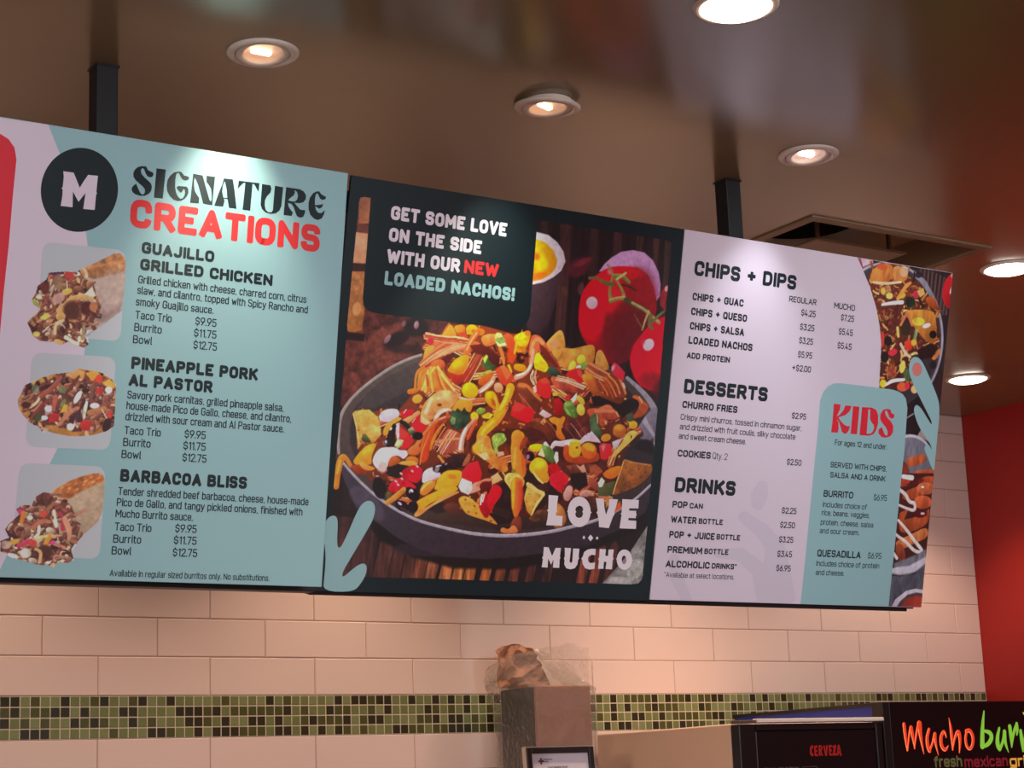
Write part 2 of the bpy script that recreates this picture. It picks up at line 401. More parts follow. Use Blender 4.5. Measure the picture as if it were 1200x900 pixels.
ARTDATA = {
'left': [
 ('pink_background', None, None, [
  ('P','pink',1,0,[[-791.9,-8.5,-768.1,46.9,-737.2,94.2,-718.2,143.6,-706.1,201.5,-699,274.8,-696.5,348.6,-699.3,393.2,-708.9,467.6,-730.5,542.4,-743.3,572.3,-762.2,617,-781.1,661.3,-792.5,704.9,-810.2,741.3,-822.5,770.2,-984,795.9,-1045.8,4.2]]),
 ]),
 ('red_card', None, None, [
  ('P','redp',2,0,[[-959.9,30.1,-902.8,26.8,-873.6,28.8,-858.4,35.8,-847.1,48.7,-842.2,68.4,-843.7,131.3,-844.2,211.4,-847,298.6,-847.7,366.5,-859.7,436.7,-923.6,498.9]]),
 ]),
 ('logo_badge', None, None, [
  ('P','navy',2,0,[[-659.6,104.6,-660.7,112.9,-662.7,121.1,-665.5,129,-669.1,136.7,-673.5,143.9,-678.5,150.6,-684.2,156.7,-690.4,162.1,-697.1,166.8,-704.2,170.6,-711.6,173.7,-719.2,175.8,-726.8,177.1,-734.5,177.4,-742.1,176.8,-749.5,175.3,-756.6,172.9,-763.4,169.7,-769.7,165.6,-775.5,160.8,-780.7,155.3,-785.3,149.2,-789.1,142.5,-792.2,135.3,-794.5,127.8,-796,119.9,-796.6,111.9,-796.4,103.8,-795.4,95.7,-793.5,87.6,-790.8,79.8,-787.4,72.3,-783.2,65.1,-778.3,58.4,-772.8,52.3,-766.7,46.8,-760.2,42.1,-753.2,38.1,-745.9,34.9,-738.4,32.5,-730.7,31.1,-723,30.6,-715.4,31,-707.9,32.4,-700.6,34.6,-693.7,37.8,-687.2,41.7,-681.2,46.5,-675.9,52.1,-671.1,58.3,-667.2,65,-664,72.3,-661.6,80,-660,88,-659.4,96.3]]),
 ]),
 ('badge_letter', 'logo_badge', None, [
  ('P','pink',3,0,[[-759.5,76.3,-741.3,76,-734.9,87.9,-728.5,100.7,-722.2,88,-715.2,76,-697.6,75.3,-698.4,103.7,-696.9,105.4,-698.4,108.4,-699,135.2,-719.5,136.1,-717.4,107.8,-728.8,125,-740.1,108.6,-738.7,135.8,-759.8,136.2,-758.1,119.6,-758.3,107.3,-760.7,106.2,-758.6,103.6,-758,85.6]]),
 ]),
 ('title', None, None, [
  ('P','navy',3,0,[[-610.9,45.9,-607.3,51.9,-601.8,53.6,-598,54.6,-596.4,57.9,-598,62.2,-602.1,64.3,-607.5,63.1,-611,58.5,-614.2,51.9,-616.8,49.8,-619.5,51.7,-620.2,55.8,-618.3,60.6,-612.6,65.8,-604.8,70.8,-599.7,75.1,-597.7,80.9,-598.7,88.1,-603.1,93.8,-610.2,98,-618.6,99.2,-627.2,97.7,-632.6,94.9,-634.9,90.2,-633.9,85.5,-630.5,81.5,-627,78.8,-625.7,81.8,-622.6,87.4,-618.5,93.9,-615.1,96.2,-612,95.5,-610.1,91.7,-610.5,86.7,-614.6,82.3,-622.3,77.3,-629,72.7,-633.1,67.3,-633.9,60.8,-631.4,54.4,-626.5,49.5,-619.3,46.6]]),
  ('P','navy',3,0,[[-591.7,46.4,-574.1,46,-576.1,98.3,-592.6,98.9]]),
  ('P','navy',3,0,[[-549.8,46,-544.4,46.2,-539.1,51.6,-532,52.1,-529.1,53.8,-530.5,58,-535.7,60.3,-541.8,59.2,-546,54.1,-549,49,-551.8,48.9,-554.2,52.3,-555.1,62.6,-554.3,75.8,-551.8,84.6,-547.5,91.1,-543,94.1,-538.8,92.5,-535.9,87.5,-534.9,81.2,-536.2,76.3,-538.9,76.1,-540.3,79.9,-542.7,83.3,-546.7,80.8,-550.7,77.3,-551.5,74.3,-549,71.9,-540.4,71.2,-532.8,70.9,-529.5,74.3,-528.7,81.3,-531,87.8,-535.4,93.5,-541.7,97.5,-548.1,98.8,-555.7,97.4,-563.7,91.3,-568.6,83.9,-570.4,74,-569.5,63.7,-565.3,55.9,-558.3,48.8]]),
  ('P','navy',3,0,[[-522.1,45.8,-504,46.5,-499.9,56.7,-493.1,74.3,-487.7,88,-484.7,91.2,-483.4,86.3,-484.1,77.2,-485.9,68.1,-490.1,62.5,-495.5,57.1,-496.3,45.9,-479.8,45.4,-480.8,69.5,-481.5,97.2,-499.2,96.7,-505.3,80.1,-510.8,65.5,-515.9,55.9,-518.9,52.8,-519.6,57.5,-518.8,67.7,-516.5,76.6,-511.7,83.1,-507.5,87.6,-507.6,97.4,-524.2,98.6]]),
  ('P','navy',3,0,[[-462.6,45.7,-445.3,45,-440.6,63.8,-434.2,97.2,-449,97.3,-452.6,82.6,-459.9,82.3,-458.4,87,-460.5,96.6,-477.6,97.4,-470.6,73.2,-465.1,56.9],[-460.6,50.6,-458.5,56,-455.5,65.9,-453.4,80.1,-461.1,80.7,-464.1,70.2,-463.8,59.8]]),
  ('P','navy',3,0,[[-433.5,45.7,-392.4,44.4,-392.9,60.2,-396,56.5,-401.7,48.9,-405.8,47.4,-406.4,69.4,-407,97.1,-422.1,96.8,-420.9,71.4,-420.4,47.9,-424.3,49,-429.5,55,-434.4,61.4]]),
  ('P','navy',3,0,[[-387,45.2,-370.3,45.2,-367.9,51.3,-369.3,58.6,-375.8,66,-379.1,74.1,-379,83.6,-376.5,91.5,-371.1,94.9,-364.7,94.6,-361.9,89.5,-362,78.9,-361.3,44.7,-344.4,45,-345.7,80.2,-349,88.9,-355.7,95.1,-365.8,97.3,-376.2,96.1,-383.6,91.2,-387.1,83.5,-387.2,68.2]]),
  ('P','navy',3,0,[[-338.6,44.2,-311.2,43.9,-302.4,46.9,-297.4,53.3,-297.1,60.4,-301.6,67,-309.3,69.9,-319.7,70.5,-314.1,75.9,-307.2,81.5,-296.7,81.3,-297.5,87.9,-300.3,94.3,-306.1,96.5,-312.8,94.7,-316.5,88.1,-320.4,79.1,-326.1,73.4,-332.6,72.5,-331.6,78.3,-326.6,84.7,-321.7,88.8,-323.8,95.6,-340,96,-339.3,69.8],[-321.4,47.1,-316,49.9,-313.5,56.8,-315,64.1,-319.2,68.3,-326.4,68.6,-333,67.5,-328.2,62.4,-322,56.7,-320.4,51.8]]),
  ('P','navy',3,0,[[-271,42.2,-266.7,46.6,-260.5,49.4,-255.8,50.5,-256.8,54.9,-262.6,57.5,-268.1,55.8,-271.8,49.7,-274.7,46,-277.7,50.6,-278.4,59.1,-277.7,69.1,-267.3,67.1,-260.5,64.4,-263,71.3,-268,74.6,-273.5,72.7,-276.9,70.8,-275.1,77.8,-270.1,82.5,-263.5,82.2,-259.2,78,-256.6,75.9,-257.5,82.6,-261.5,91.5,-269.2,95.9,-277.2,94.8,-285.6,88.7,-290.3,78.6,-291.1,66.8,-289.2,56.9,-283.2,47.7,-276.9,43.5]]),
 ]),
 ('subtitle', None, 'red word CREATIONS', [
  ('T','redt',3,0,('CREATIONS',-634.1,156.2,-262.6,50.6,0.25)),
 ]),
 ('dish_heading', None, None, [
  ('T','navy',3,0,('GUAJILLO',-608.5,199.4,-470.7,20.6,0.27)),
  ('T','navy',3,0,('GRILLED CHICKEN',-609.1,229,-353.4,20.6,0.27)),
 ]),
 ('dish_description', None, None, [
  ('T','navy',3,0,('Grilled chicken with cheese, charred corn, citrus',-610.8,252.4,-282.3,14,0.15)),
  ('T','navy',3,0,('slaw, and cilantro, topped with Spicy Rancho and',-611.1,271.4,-278.3,14,0.15)),
  ('T','navy',3,0,('smoky Guajillo sauce.',-612.2,291.8,-465.8,14,0.15)),
 ]),
 ('size_list', None, None, [
  ('T','navy',3,0,('Taco Trio',-611.6,315.3,-543.4,14.5,0.14)),
  ('T','navy',3,0,('Burrito',-611.9,337,-560.5,14.5,0.14)),
  ('T','navy',3,0,('Bowl',-612.7,358.3,-577,14.4,0.14)),
 ]),
 ('price_list', None, None, [
  ('T','navy',3,0,('$9.95',-498.5,314.7,-457.7,14.7,0.14)),
  ('T','navy',3,0,('$11.75',-499.5,335.8,-456.1,14.7,0.14)),
  ('T','navy',3,0,('$12.75',-499.1,357.2,-453.6,14.8,0.14)),
 ]),
 ('dish_heading.001', None, None, [
  ('T','navy',3,0,('PINEAPPLE PORK',-612.6,403.4,-370.1,21.9,0.27)),
  ('T','navy',3,0,('AL PASTOR',-614.9,433.2,-456.9,21.5,0.27)),
 ]),
 ('dish_description.001', None, None, [
  ('T','navy',3,0,('Savory pork carnitas, grilled pineapple salsa,',-615.8,455.5,-314.2,14.1,0.15)),
  ('T','navy',3,0,('house-made Pico de Gallo, cheese, and cilantro,',-616,474.4,-297.3,14.1,0.15)),
  ('T','navy',3,0,('drizzled with sour cream and Al Pastor sauce.',-616.4,493.6,-311.4,14.1,0.15)),
 ]),
 ('size_list.001', None, None, [
  ('T','navy',3,0,('Taco Trio',-616.5,517.8,-548.9,14.3,0.14)),
  ('T','navy',3,0,('Burrito',-617.2,538.5,-566.3,14.4,0.14)),
  ('T','navy',3,0,('Bowl',-618.7,559.7,-582.6,14.4,0.14)),
 ]),
 ('price_list.001', None, None, [
  ('T','navy',3,0,('$9.95',-504.1,516.6,-463.7,14.6,0.14)),
  ('T','navy',3,0,('$11.75',-505,537.2,-462.1,14.6,0.14)),
  ('T','navy',3,0,('$12.75',-505.2,558.2,-459.1,14.6,0.14)),
 ]),
 ('dish_heading.002', None, None, [
  ('T','navy',3,0,('BARBACOA BLISS',-618.2,600.5,-377.3,22.1,0.27)),
 ]),
 ('dish_description.002', None, None, [
  ('T','navy',3,0,('Tender shredded beef barbacoa, cheese, house-made',-620,623.8,-251.5,13.8,0.15)),
  ('T','navy',3,0,('Pico de Gallo, and tangy pickled onions, finished with',-621,643,-262.3,13.8,0.15)),
  ('T','navy',3,0,('Mucho Burrito sauce.',-621.8,662.6,-477.9,13.8,0.15)),
 ]),
 ('size_list.002', None, None, [
  ('T','navy',3,0,('Taco Trio',-621.7,685.6,-553.9,14.3,0.14)),
  ('T','navy',3,0,('Burrito',-622.9,706.6,-571.2,14.3,0.14)),
  ('T','navy',3,0,('Bowl',-624.1,727,-588.1,14.3,0.14)),
 ]),
 ('price_list.002', None, None, [
  ('T','navy',3,0,('$9.95',-509.5,683.8,-468.7,14.5,0.14)),
  ('T','navy',3,0,('$11.75',-510.7,704.6,-467.1,14.5,0.14)),
  ('T','navy',3,0,('$12.75',-511.1,726.2,-464.4,14.5,0.14)),
 ]),
 ('footnote', None, None, [
  ('T','navy',3,0,('Available in regular sized burritos only. No substitutions.',-624.7,764.5,-320.8,11.3,0.14)),
 ]),
],
'mid': [
 ('headline_card', None, None, [
  ('P','navy',3,0,[[-156,-5.1,-154.2,36.9,-152.2,147.1,-150.7,228.2,-147.5,240.8,-136.2,250.2,-120.4,252.6,-7.5,252.4,109.2,252.1,189.1,250.8,209,247.1,222.1,237.2,228.5,221.1,226.9,135.5,224.7,36.2,226.8,-8.8]]),
 ]),
 ('headline', 'headline_card', None, [
  ('T','pinkt',4,0,('GET SOME LOVE',-107.9,71.4,154.9,26.6,0.26)),
  ('T','pinkt',4,0,('ON THE SIDE',-107.7,113.2,100.7,26.6,0.26)),
  ('T','pinkt',4,0,('WITH OUR',-107.5,154.6,55.5,26.6,0.26)),
 ]),
 ('headline_new', 'headline_card', 'red word NEW', [
  ('T','redt',4,0,('NEW',65.3,153.9,144.4,26.4,0.26)),
 ]),
 ('headline_dish', 'headline_card', 'pale blue words LOADED NACHOS!', [
  ('T','tealt',4,0,('LOADED NACHOS!',-107.9,196.6,186.2,26.6,0.26)),
 ]),
 ('coral_motif', None, None, [
  ('P','teal',3,1,[[-175.2,785.3,-175,759,-175.4,726.7,-179.9,699.9,-186.7,678.8,-186,657.1,-178.3,644.7,-166.6,640.7,-159.1,646.5,-156.9,661.3,-156.1,682.8,-153.8,698.9,-149.4,702.8,-144,696.9,-133.1,671,-121.3,637.9,-111.4,617,-98.5,608.9,-85.7,611.6,-79.8,623.6,-82.2,644.2,-93.6,666.7,-111.6,700.1,-126.9,727.7,-136.9,747,-137.5,756.4,-131.8,755,-116.3,741,-102,730.9,-91.4,729.7,-86.1,735.9,-86.8,750.8,-95,767.4,-110.2,785]]),
 ]),
 ('slogan', None, 'pale pink words LOVE MUCHO', [
  ('P','pinkt',4,0,[[314.5,576.7,338,577.1,337.4,592,337.6,606.5,339.9,608.9,337.1,611.6,337,617.2,353.8,617.8,354.3,637.6,315.2,638.1,317.2,622.8,317.1,611.1,314.3,608.1,316.9,604.8]]),
  ('P','pinkt',4,0,[[422,605.6,422.2,611.1,421.5,616.4,420,621.5,417.6,626.1,414.6,630.1,410.8,633.5,406.6,636,402,637.6,397.1,638.3,392.1,638,387.1,636.8,382.4,634.7,377.9,631.8,374,628.1,370.7,623.8,368,618.9,366.1,613.7,365.1,608.3,364.9,602.9,365.5,597.6,367,592.6,369.3,588,372.4,583.9,376.1,580.6,380.3,578.1,384.9,576.4,389.8,575.7,394.8,575.9,399.7,577,404.5,579.1,409,582,412.9,585.7,416.3,590.1,419,594.9,420.9,600.1],[385.1,598.2,392.5,594.2,400,596.4,403.3,602.6,401.1,606,403.7,610.5,401.6,617.1,394.9,619.8,387.4,617.8,384.1,612.1,386.2,607.1,383.1,603]]),
  ('P','pinkt',4,0,[[362.9,607.4,367.6,603.7,368.5,611.4]]),
  ('P','pinkt',4,0,[[425.3,606.9,419.6,603.3,420.5,611]]),
  ('P','pinkt',4,0,[[431.5,576.9,452.1,577.1,455.5,594.7,461.4,610.6,466.1,594.1,466.2,576.8,488,576.8,484.3,595.4,481,603.1,483.5,606.7,479.5,613,475.1,626.2,471.6,637.2,446.6,636.1,444.1,621.1,440.2,610.5,436.6,606.4,439.3,603,436.1,591.3]]),
  ('P','pinkt',4,0,[[499.1,575.5,541.7,575.1,542.4,592.9,519.5,593.6,518.7,598.5,537.6,598.2,537.7,603.2,539.9,605.7,537.7,610.2,538.6,613.5,519.7,613.7,519.2,618.7,540.1,618.9,541.3,635.8,499,636.4,500.4,614.2,501.1,608.7,498.1,606,500.5,603.3]]),
  ('P','pinkt',4,0,[[410.7,654.9,414.6,659,411.7,663.4,407.8,659.3]]),
  ('P','pinkt',4,0,[[427.2,652.5,434.8,659,428.8,666.2,421.2,659.6]]),
  ('P','pinkt',4,0,[[444.1,655.2,448,658.9,445,662.9,441.1,659.2]]),
  ('P','pinkt',4,0,[[315.1,682.2,326.7,682.8,337.1,700,343.9,683.2,356.7,682.7,356.4,700.8,358,703.3,356.5,706.2,357.3,723.6,341.8,723.3,341.4,706.7,336.6,717.5,328,705,328.8,723.7,314.3,723.5,315.5,707.6,313.1,704.1,315.3,701.2]]),
  ('P','pinkt',4,0,[[366.3,681.9,381.9,682.2,381.5,696.7,381.2,709.6,384.9,712.6,388.2,709.3,387.1,682.6,402.7,682.7,402.6,699.2,404.5,702.3,402.3,705.6,401.3,715.3,395.7,723,385.6,725.5,375.1,723.7,369,716.4,368.7,706.8,366.3,703.7,368.5,700.4]]),
  ('P','pinkt',4,0,[[444,681.5,444.2,694.5,435.4,693.7,428,697.2,426.4,701.6,427.9,708,433.5,711,445.2,709.5,445.4,722.4,433.8,724.5,421.7,722.1,414.7,713.8,412.7,705.9,409.7,702.6,413,698.8,415.2,689.1,423.7,683.4,434,681.3]]),
  ('P','pinkt',4,0,[[453.7,681.1,469.6,681.2,469.4,694.6,476.5,694.8,476.3,681.4,489.6,680.9,489.2,696.1,491.3,700.3,489.4,702.6,489.6,722.1,473.1,722,474,707.4,467.4,707,467.8,721.7,454,722.2,454.8,705.9,452.2,702.1,454.4,698.4]]),
  ('P','pinkt',4,0,[[539.1,700.4,539.2,704.8,538.5,709.1,536.8,713.1,534.4,716.5,531.4,719.2,527.8,721.1,523.8,722.2,519.7,722.3,515.5,721.5,511.5,719.8,507.9,717.3,504.7,714.1,502.2,710.4,500.5,706.2,499.5,701.8,499.4,697.4,500.2,693.1,501.8,689.2,504.2,685.8,507.2,683.1,510.8,681.1,514.7,680,518.9,679.9,523,680.6,527,682.3,530.7,684.8,533.9,688,536.4,691.8,538.2,696],[524.1,701.4,524.1,704.9,523.2,707.9,521.5,709.9,519.3,710.7,517,710.1,514.8,708.2,513.2,705.2,512.4,701.8,512.4,698.3,513.3,695.3,515,693.2,517.2,692.5,519.5,693.1,521.7,695,523.3,697.9]]),
  ('P','pinkt',4,0,[[497.2,700.1,501.1,697.4,501.9,703.7]]),
  ('P','pinkt',4,0,[[542,701.4,537,698.1,537.8,704.6]]),
 ]),
],
'right': [
 ('price_background', None, None, [
  ('P','pink',2,0,[[565.1,-8.3,1078.1,-17.6,1084.7,1.4,1101.9,23.1,1128.8,60,1154.4,104.8,1171.1,147.2,1181.2,186.5,1183.9,230.4,1187,283.5,1187.2,491.1,1172.5,787.2,1177,822,551.1,814.8]]),
 ]),
 ('pale_coral_motif', None, None, [
  ('P','pinkg',3,0,[[820.3,608.3,817.6,606.6,813.5,601.6,812.5,595.8,814.9,590.3,820.3,586.3,827.4,584.6,835,585.5,838,586.7,896.6,612.1,951.6,650.6,996.4,765.6,997,773.2,991,789.4,976.1,801.4,955.3,806.8,933.1,804.5,913.8,795,901.6,780.3,899,773,896,663.4,869.7,637.7]]),
  ('P','pinkg',3,0,[[767.9,688.9,765.1,688.6,759.3,686.4,755.1,682.4,753.6,677.5,754.9,672.7,758.9,668.9,764.6,667,767.4,666.8,835.2,665.3,906.1,700.7,948.8,770.3,950.5,775.1,949.6,786.1,942.4,795.3,930.4,800.9,916.1,801.6,902.4,797.4,892.2,789.2,889.4,784.8,866.9,721.1,823.9,693.2]]),
  ('P','pinkg',3,0,[[635.9,696.5,635.6,694.3,637,689.6,641,686,646.6,684.2,652.8,684.6,658.3,687.1,661.9,691.3,662.7,693.4,675.2,726.3,708.9,781.2,710.1,783.6,710.6,789.4,707.8,794.5,702.3,798.1,695.2,799.2,688,797.7,682.2,793.9,680.4,791.7,641.2,735.6]]),
  ('P','pinkg',3,0,[[854.6,525.4,855.6,522.9,860.1,518.2,866.9,515.6,874.5,515.5,881.5,518,886.4,522.7,888.2,528.5,887.9,531.1,890.2,550.4,883,567.9,882.2,570.8,877.8,576.6,870.5,580.1,861.8,580.7,853.5,578.4,847.4,573.4,844.6,567,844.6,564,842.5,543.9]]),
 ]),
 ('kids_card', None, None, [
  ('P','teal',4,0,[[1013.8,783.9,1015,653.5,1015.2,518.3,1016.2,401.6,1014.5,327.8,1022.1,307.7,1033.3,295.7,1049.3,287.5,1068.6,285.1,1134.8,285.2,1210.9,286,1232.5,286.4,1248.6,289,1262.9,294.1,1273.6,303.6,1281.1,324.5,1284.2,419.4,1282.4,503.3,1282.3,652.9,1280.4,783.9]]),
 ]),
 ('kids_title', 'kids_card', 'red word KIDS', [
  ('P','redp',5,0,[[1055.9,332.4,1076.2,332.4,1075.5,344,1067.9,359.8,1076.9,355.1,1086.3,344.8,1090.2,333.3,1109.5,333,1105.6,344.9,1094,354.6,1073.5,361.8,1080.8,369.2,1092.4,376.4,1101.3,378.9,1109.9,378.6,1107.9,388.1,1102.4,395.7,1095,397,1087,392.8,1082.4,381.9,1075.7,371.2,1067.6,365.7,1074.9,372.9,1076.9,385.5,1076.1,396,1055.5,396.6,1056.5,371]]),
  ('P','redp',5,0,[[1113.8,333,1133.3,333.1,1133.6,395.6,1114.2,395.7]]),
  ('P','redp',5,0,[[1140.9,333.3,1171.3,332,1185,336.3,1192.6,347.9,1194.4,367.3,1190.8,382.1,1183.3,391.6,1170.7,396.2,1141.4,396.7],[1160.9,336.6,1167.1,336.9,1167.6,346.6,1168.4,357.8,1174.4,365.5,1181.7,370.6,1183.7,377.8,1180.5,386.9,1173.4,391.5,1162.6,392.3,1162.1,363.2]]),
  ('P','redp',5,0,[[1217.4,331.4,1228.6,332.1,1232.9,339.9,1242.1,342.5,1242.9,348.2,1236.8,352.7,1227.6,350.1,1221.9,340.8,1216.7,334.7,1212.7,338.2,1214.7,344.6,1222.3,352.2,1234.3,359.4,1242.2,368.7,1242.9,383.3,1236.4,392.7,1221.4,397.4,1207.9,395.6,1198.2,388.1,1198.2,380,1207.3,373.6,1211.6,380.7,1218.3,389.9,1224.2,392.8,1227.1,389.3,1226,381.2,1219.5,373.6,1206,363.2,1199.5,355.5,1199.6,344.1,1205.7,334.7]]),
 ]),
 ('section_heading', None, None, [
  ('T','navy',4,0,('CHIPS + DIPS',629.7,93.2,913.7,32,0.25)),
 ]),
 ('item_list', None, None, [
  ('T','navy',4,0,('CHIPS + GUAC',631.5,145.6,771.2,16.2,0.24)),
  ('T','navy',4,0,('CHIPS + QUESO',631.6,177.2,784.7,16.2,0.24)),
  ('T','navy',4,0,('CHIPS + SALSA',632.1,207.9,780.4,16.2,0.24)),
  ('T','navy',4,0,('LOADED NACHOS',632,238.2,807.5,16.2,0.24)),
  ('T','navy',4,0,('ADD PROTEIN',631.2,269.1,748.5,13.1,0.24)),
 ]),
 ('price_column', None, None, [
  ('T','navy',4,0,('REGULAR',897.5,120.2,976.8,13.2,0.17)),
  ('T','navy',4,0,('$4.25',935.5,147,978.1,14.4,0.16)),
  ('T','navy',4,0,('$3.25',935.9,178.4,978.1,14.4,0.16)),
  ('T','navy',4,0,('$3.25',937.2,208.4,977.8,14.5,0.16)),
  ('T','navy',4,0,('$5.95',937.6,239.2,979.1,14.5,0.16)),
  ('T','navy',4,0,('+$2.00',924,269.7,979.4,14.1,0.16)),
 ]),
 ('price_column.001', None, None, [
  ('T','navy',4,0,('MUCHO',1029.2,120.8,1091.9,13.8,0.17)),
  ('T','navy',4,0,('$7.25',1052.7,145.9,1092.1,14.7,0.16)),
  ('T','navy',4,0,('$5.45',1050,177.4,1092.5,14.7,0.16)),
  ('T','navy',4,0,('$5.45',1050.4,208.8,1092.8,14.7,0.16)),
 ]),
 ('section_heading.001', None, None, [
  ('T','navy',4,0,('DESSERTS',631.9,343.5,862.4,31.1,0.27)),
 ]),
 ('item_list.001', None, None, [
  ('T','navy',4,0,('CHURRO FRIES',632,374.6,782.2,15.1,0.24)),
 ]),
 ('item_list.003', None, None, [
  ('T','navy',4,0,('COOKIES',631.8,477.8,721.1,14.7,0.24)),
  ('T','navy',4,0,('Qty. 2',726.2,477.2,766.9,14.2,0.11)),
 ]),
 ('item_description', None, None, [
  ('T','navy',4,0,('Crispy mini churros, tossed in cinnamon sugar,',630.5,400,968.7,12.8,0.14)),
  ('T','navy',4,0,('and drizzled with fruit coulis, silky chocolate',630.7,420.4,952.6,12.8,0.14)),
  ('T','navy',4,0,('and sweet cream cheese.',630.3,440.5,813.8,12.8,0.14)),
 ]),
 ('price_column.002', None, None, [
  ('T','navy',4,0,('$2.95',936.8,374.5,978.3,13.8,0.16)),
 ]),
 ('price_column.004', None, None, [
  ('T','navy',4,0,('$2.50',935.1,477,977.4,13.7,0.16)),
 ]),
 ('section_heading.002', None, None, [
  ('T','navy',4,0,('DRINKS',632.5,553.4,797.8,32.1,0.27)),
 ]),
 ('item_list.002', None, None, [
  ('T','navy',4,0,('POP',630.7,586.6,671.3,14.7,0.24)),
  ('T','navy',4,0,('CAN',677,586,712.8,12,0.24)),
  ('T','navy',4,0,('WATER',630.7,618.6,699.3,14.8,0.24)),
  ('T','navy',4,0,('BOTTLE',705.1,617.6,771.6,12,0.24)),
  ('T','navy',4,0,('POP + JUICE',630,650.6,752.9,14.8,0.24)),
  ('T','navy',4,0,('BOTTLE',757.7,649.1,823.4,12.1,0.24)),
  ('T','navy',4,0,('PREMIUM',629,682.6,722.6,14.8,0.24)),
  ('T','navy',4,0,('BOTTLE',728.4,681.4,794.7,12.1,0.24)),
  ('T','navy',4,0,('ALCOHOLIC',628.1,713,746.5,14.8,0.24)),
  ('T','navy',4,0,('DRINKS*',752.4,712.2,821.1,12.1,0.24)),
 ]),
 ('footnote', None, None, [
  ('T','navy',4,0,('*Available at select locations.',626.8,734,816.3,11,0.13)),
 ]),
 ('price_column.003', None, None, [
  ('T','navy',4,0,('$2.25',933.9,584.4,976.4,13.7,0.16)),
  ('T','navy',4,0,('$2.50',932.9,616,975.8,13.7,0.16)),
  ('T','navy',4,0,('$3.25',933.7,648.2,975.1,13.7,0.16)),
  ('T','navy',4,0,('$3.45',932.7,680.3,975.4,13.8,0.16)),
  ('T','navy',4,0,('$6.95',933.4,711.7,975.6,13.8,0.16)),
 ]),
 ('kids_note', 'kids_card', None, [
  ('T','navy',5,0,('For ages 12 and under.',1069.7,424.2,1228.5,12.7,0.14)),
 ]),
 ('kids_serving', 'kids_card', None, [
  ('T','navy',5,0,('SERVED WITH CHIPS,',1062.9,474.4,1235,12.6,0.18)),
  ('T','navy',5,0,('SALSA AND A DRINK',1065.1,497.2,1233.6,12.6,0.18)),
 ]),
 ('kids_dish', 'kids_card', None, [
  ('T','navy',5,0,('BURRITO',1050.7,541.1,1139.7,15.1,0.2)),
 ]),
 ('kids_price', 'kids_card', None, [
  ('T','navy',5,0,('$6.95',1202.7,541.5,1243.8,14.3,0.13)),
 ]),
 ('kids_description', 'kids_card', None, [
  ('T','navy',5,0,('Includes choice of',1051.5,564.2,1184.3,12.4,0.14)),
  ('T','navy',5,0,('rice, beans, veggies,',1050.8,582.8,1195.8,12.4,0.14)),
  ('T','navy',5,0,('protein, cheese, salsa',1050.1,604,1209.3,12.4,0.14)),
  ('T','navy',5,0,('and sour cream.',1049.6,623.2,1167.6,12.3,0.14)),
 ]),
 ('kids_dish.001', 'kids_card', None, [
  ('T','navy',5,0,('QUESADILLA',1048.6,675.5,1179.9,16,0.2)),
 ]),
 ('kids_price.001', 'kids_card', None, [
  ('T','navy',5,0,('$6.95',1201.7,674.6,1243.7,14.3,0.13)),
 ]),
 ('kids_description.001', 'kids_card', None, [
  ('T','navy',5,0,('Includes choice of protein',1049,696.4,1239.7,12.4,0.14)),
  ('T','navy',5,0,('and cheese.',1049.2,716.6,1134.2,12.4,0.14)),
 ]),
 ('coral_motif', None, None, [
  ('P','teal',3,1,[[1274.7,239.3,1274.4,230.5,1274.7,214.7,1287.7,204.1,1307.8,208.1,1327.4,229.3,1357,269,1378.1,299.2,1386.8,323.2,1389.5,386.9,1386.1,436.8,1385.7,465.4,1376,456.6,1359.7,432.9,1346.4,415.3,1348,405.9,1355.7,402.2,1365.2,407.7,1370.9,417.3,1367,404.6,1350.3,390.2,1330.9,373.1,1316,355.6,1304.1,334.9,1301.2,322.9,1308.4,313.3,1324.1,321.1,1343.7,339.7,1363.2,358.3,1362,349.2,1344.2,328.9,1321.7,302.9,1297,274.1,1281.7,253.9]]),
 ]),
 ('coral_tip', 'coral_motif', 'salmon pink spot on the coral tip', [
  ('P','salmon',4,0,[[1315.5,232.2,1315.5,236.4,1314.5,240.4,1312.4,243.9,1309.5,246.7,1306,248.7,1302,249.6,1297.9,249.4,1293.9,248.1,1290.4,245.8,1287.5,242.7,1285.5,239,1284.4,234.9,1284.4,230.7,1285.4,226.7,1287.5,223.2,1290.4,220.4,1293.9,218.4,1297.9,217.5,1302,217.7,1305.9,219,1309.5,221.2,1312.4,224.3,1314.5,228]]),
 ]),
],
}
PANEL = {}
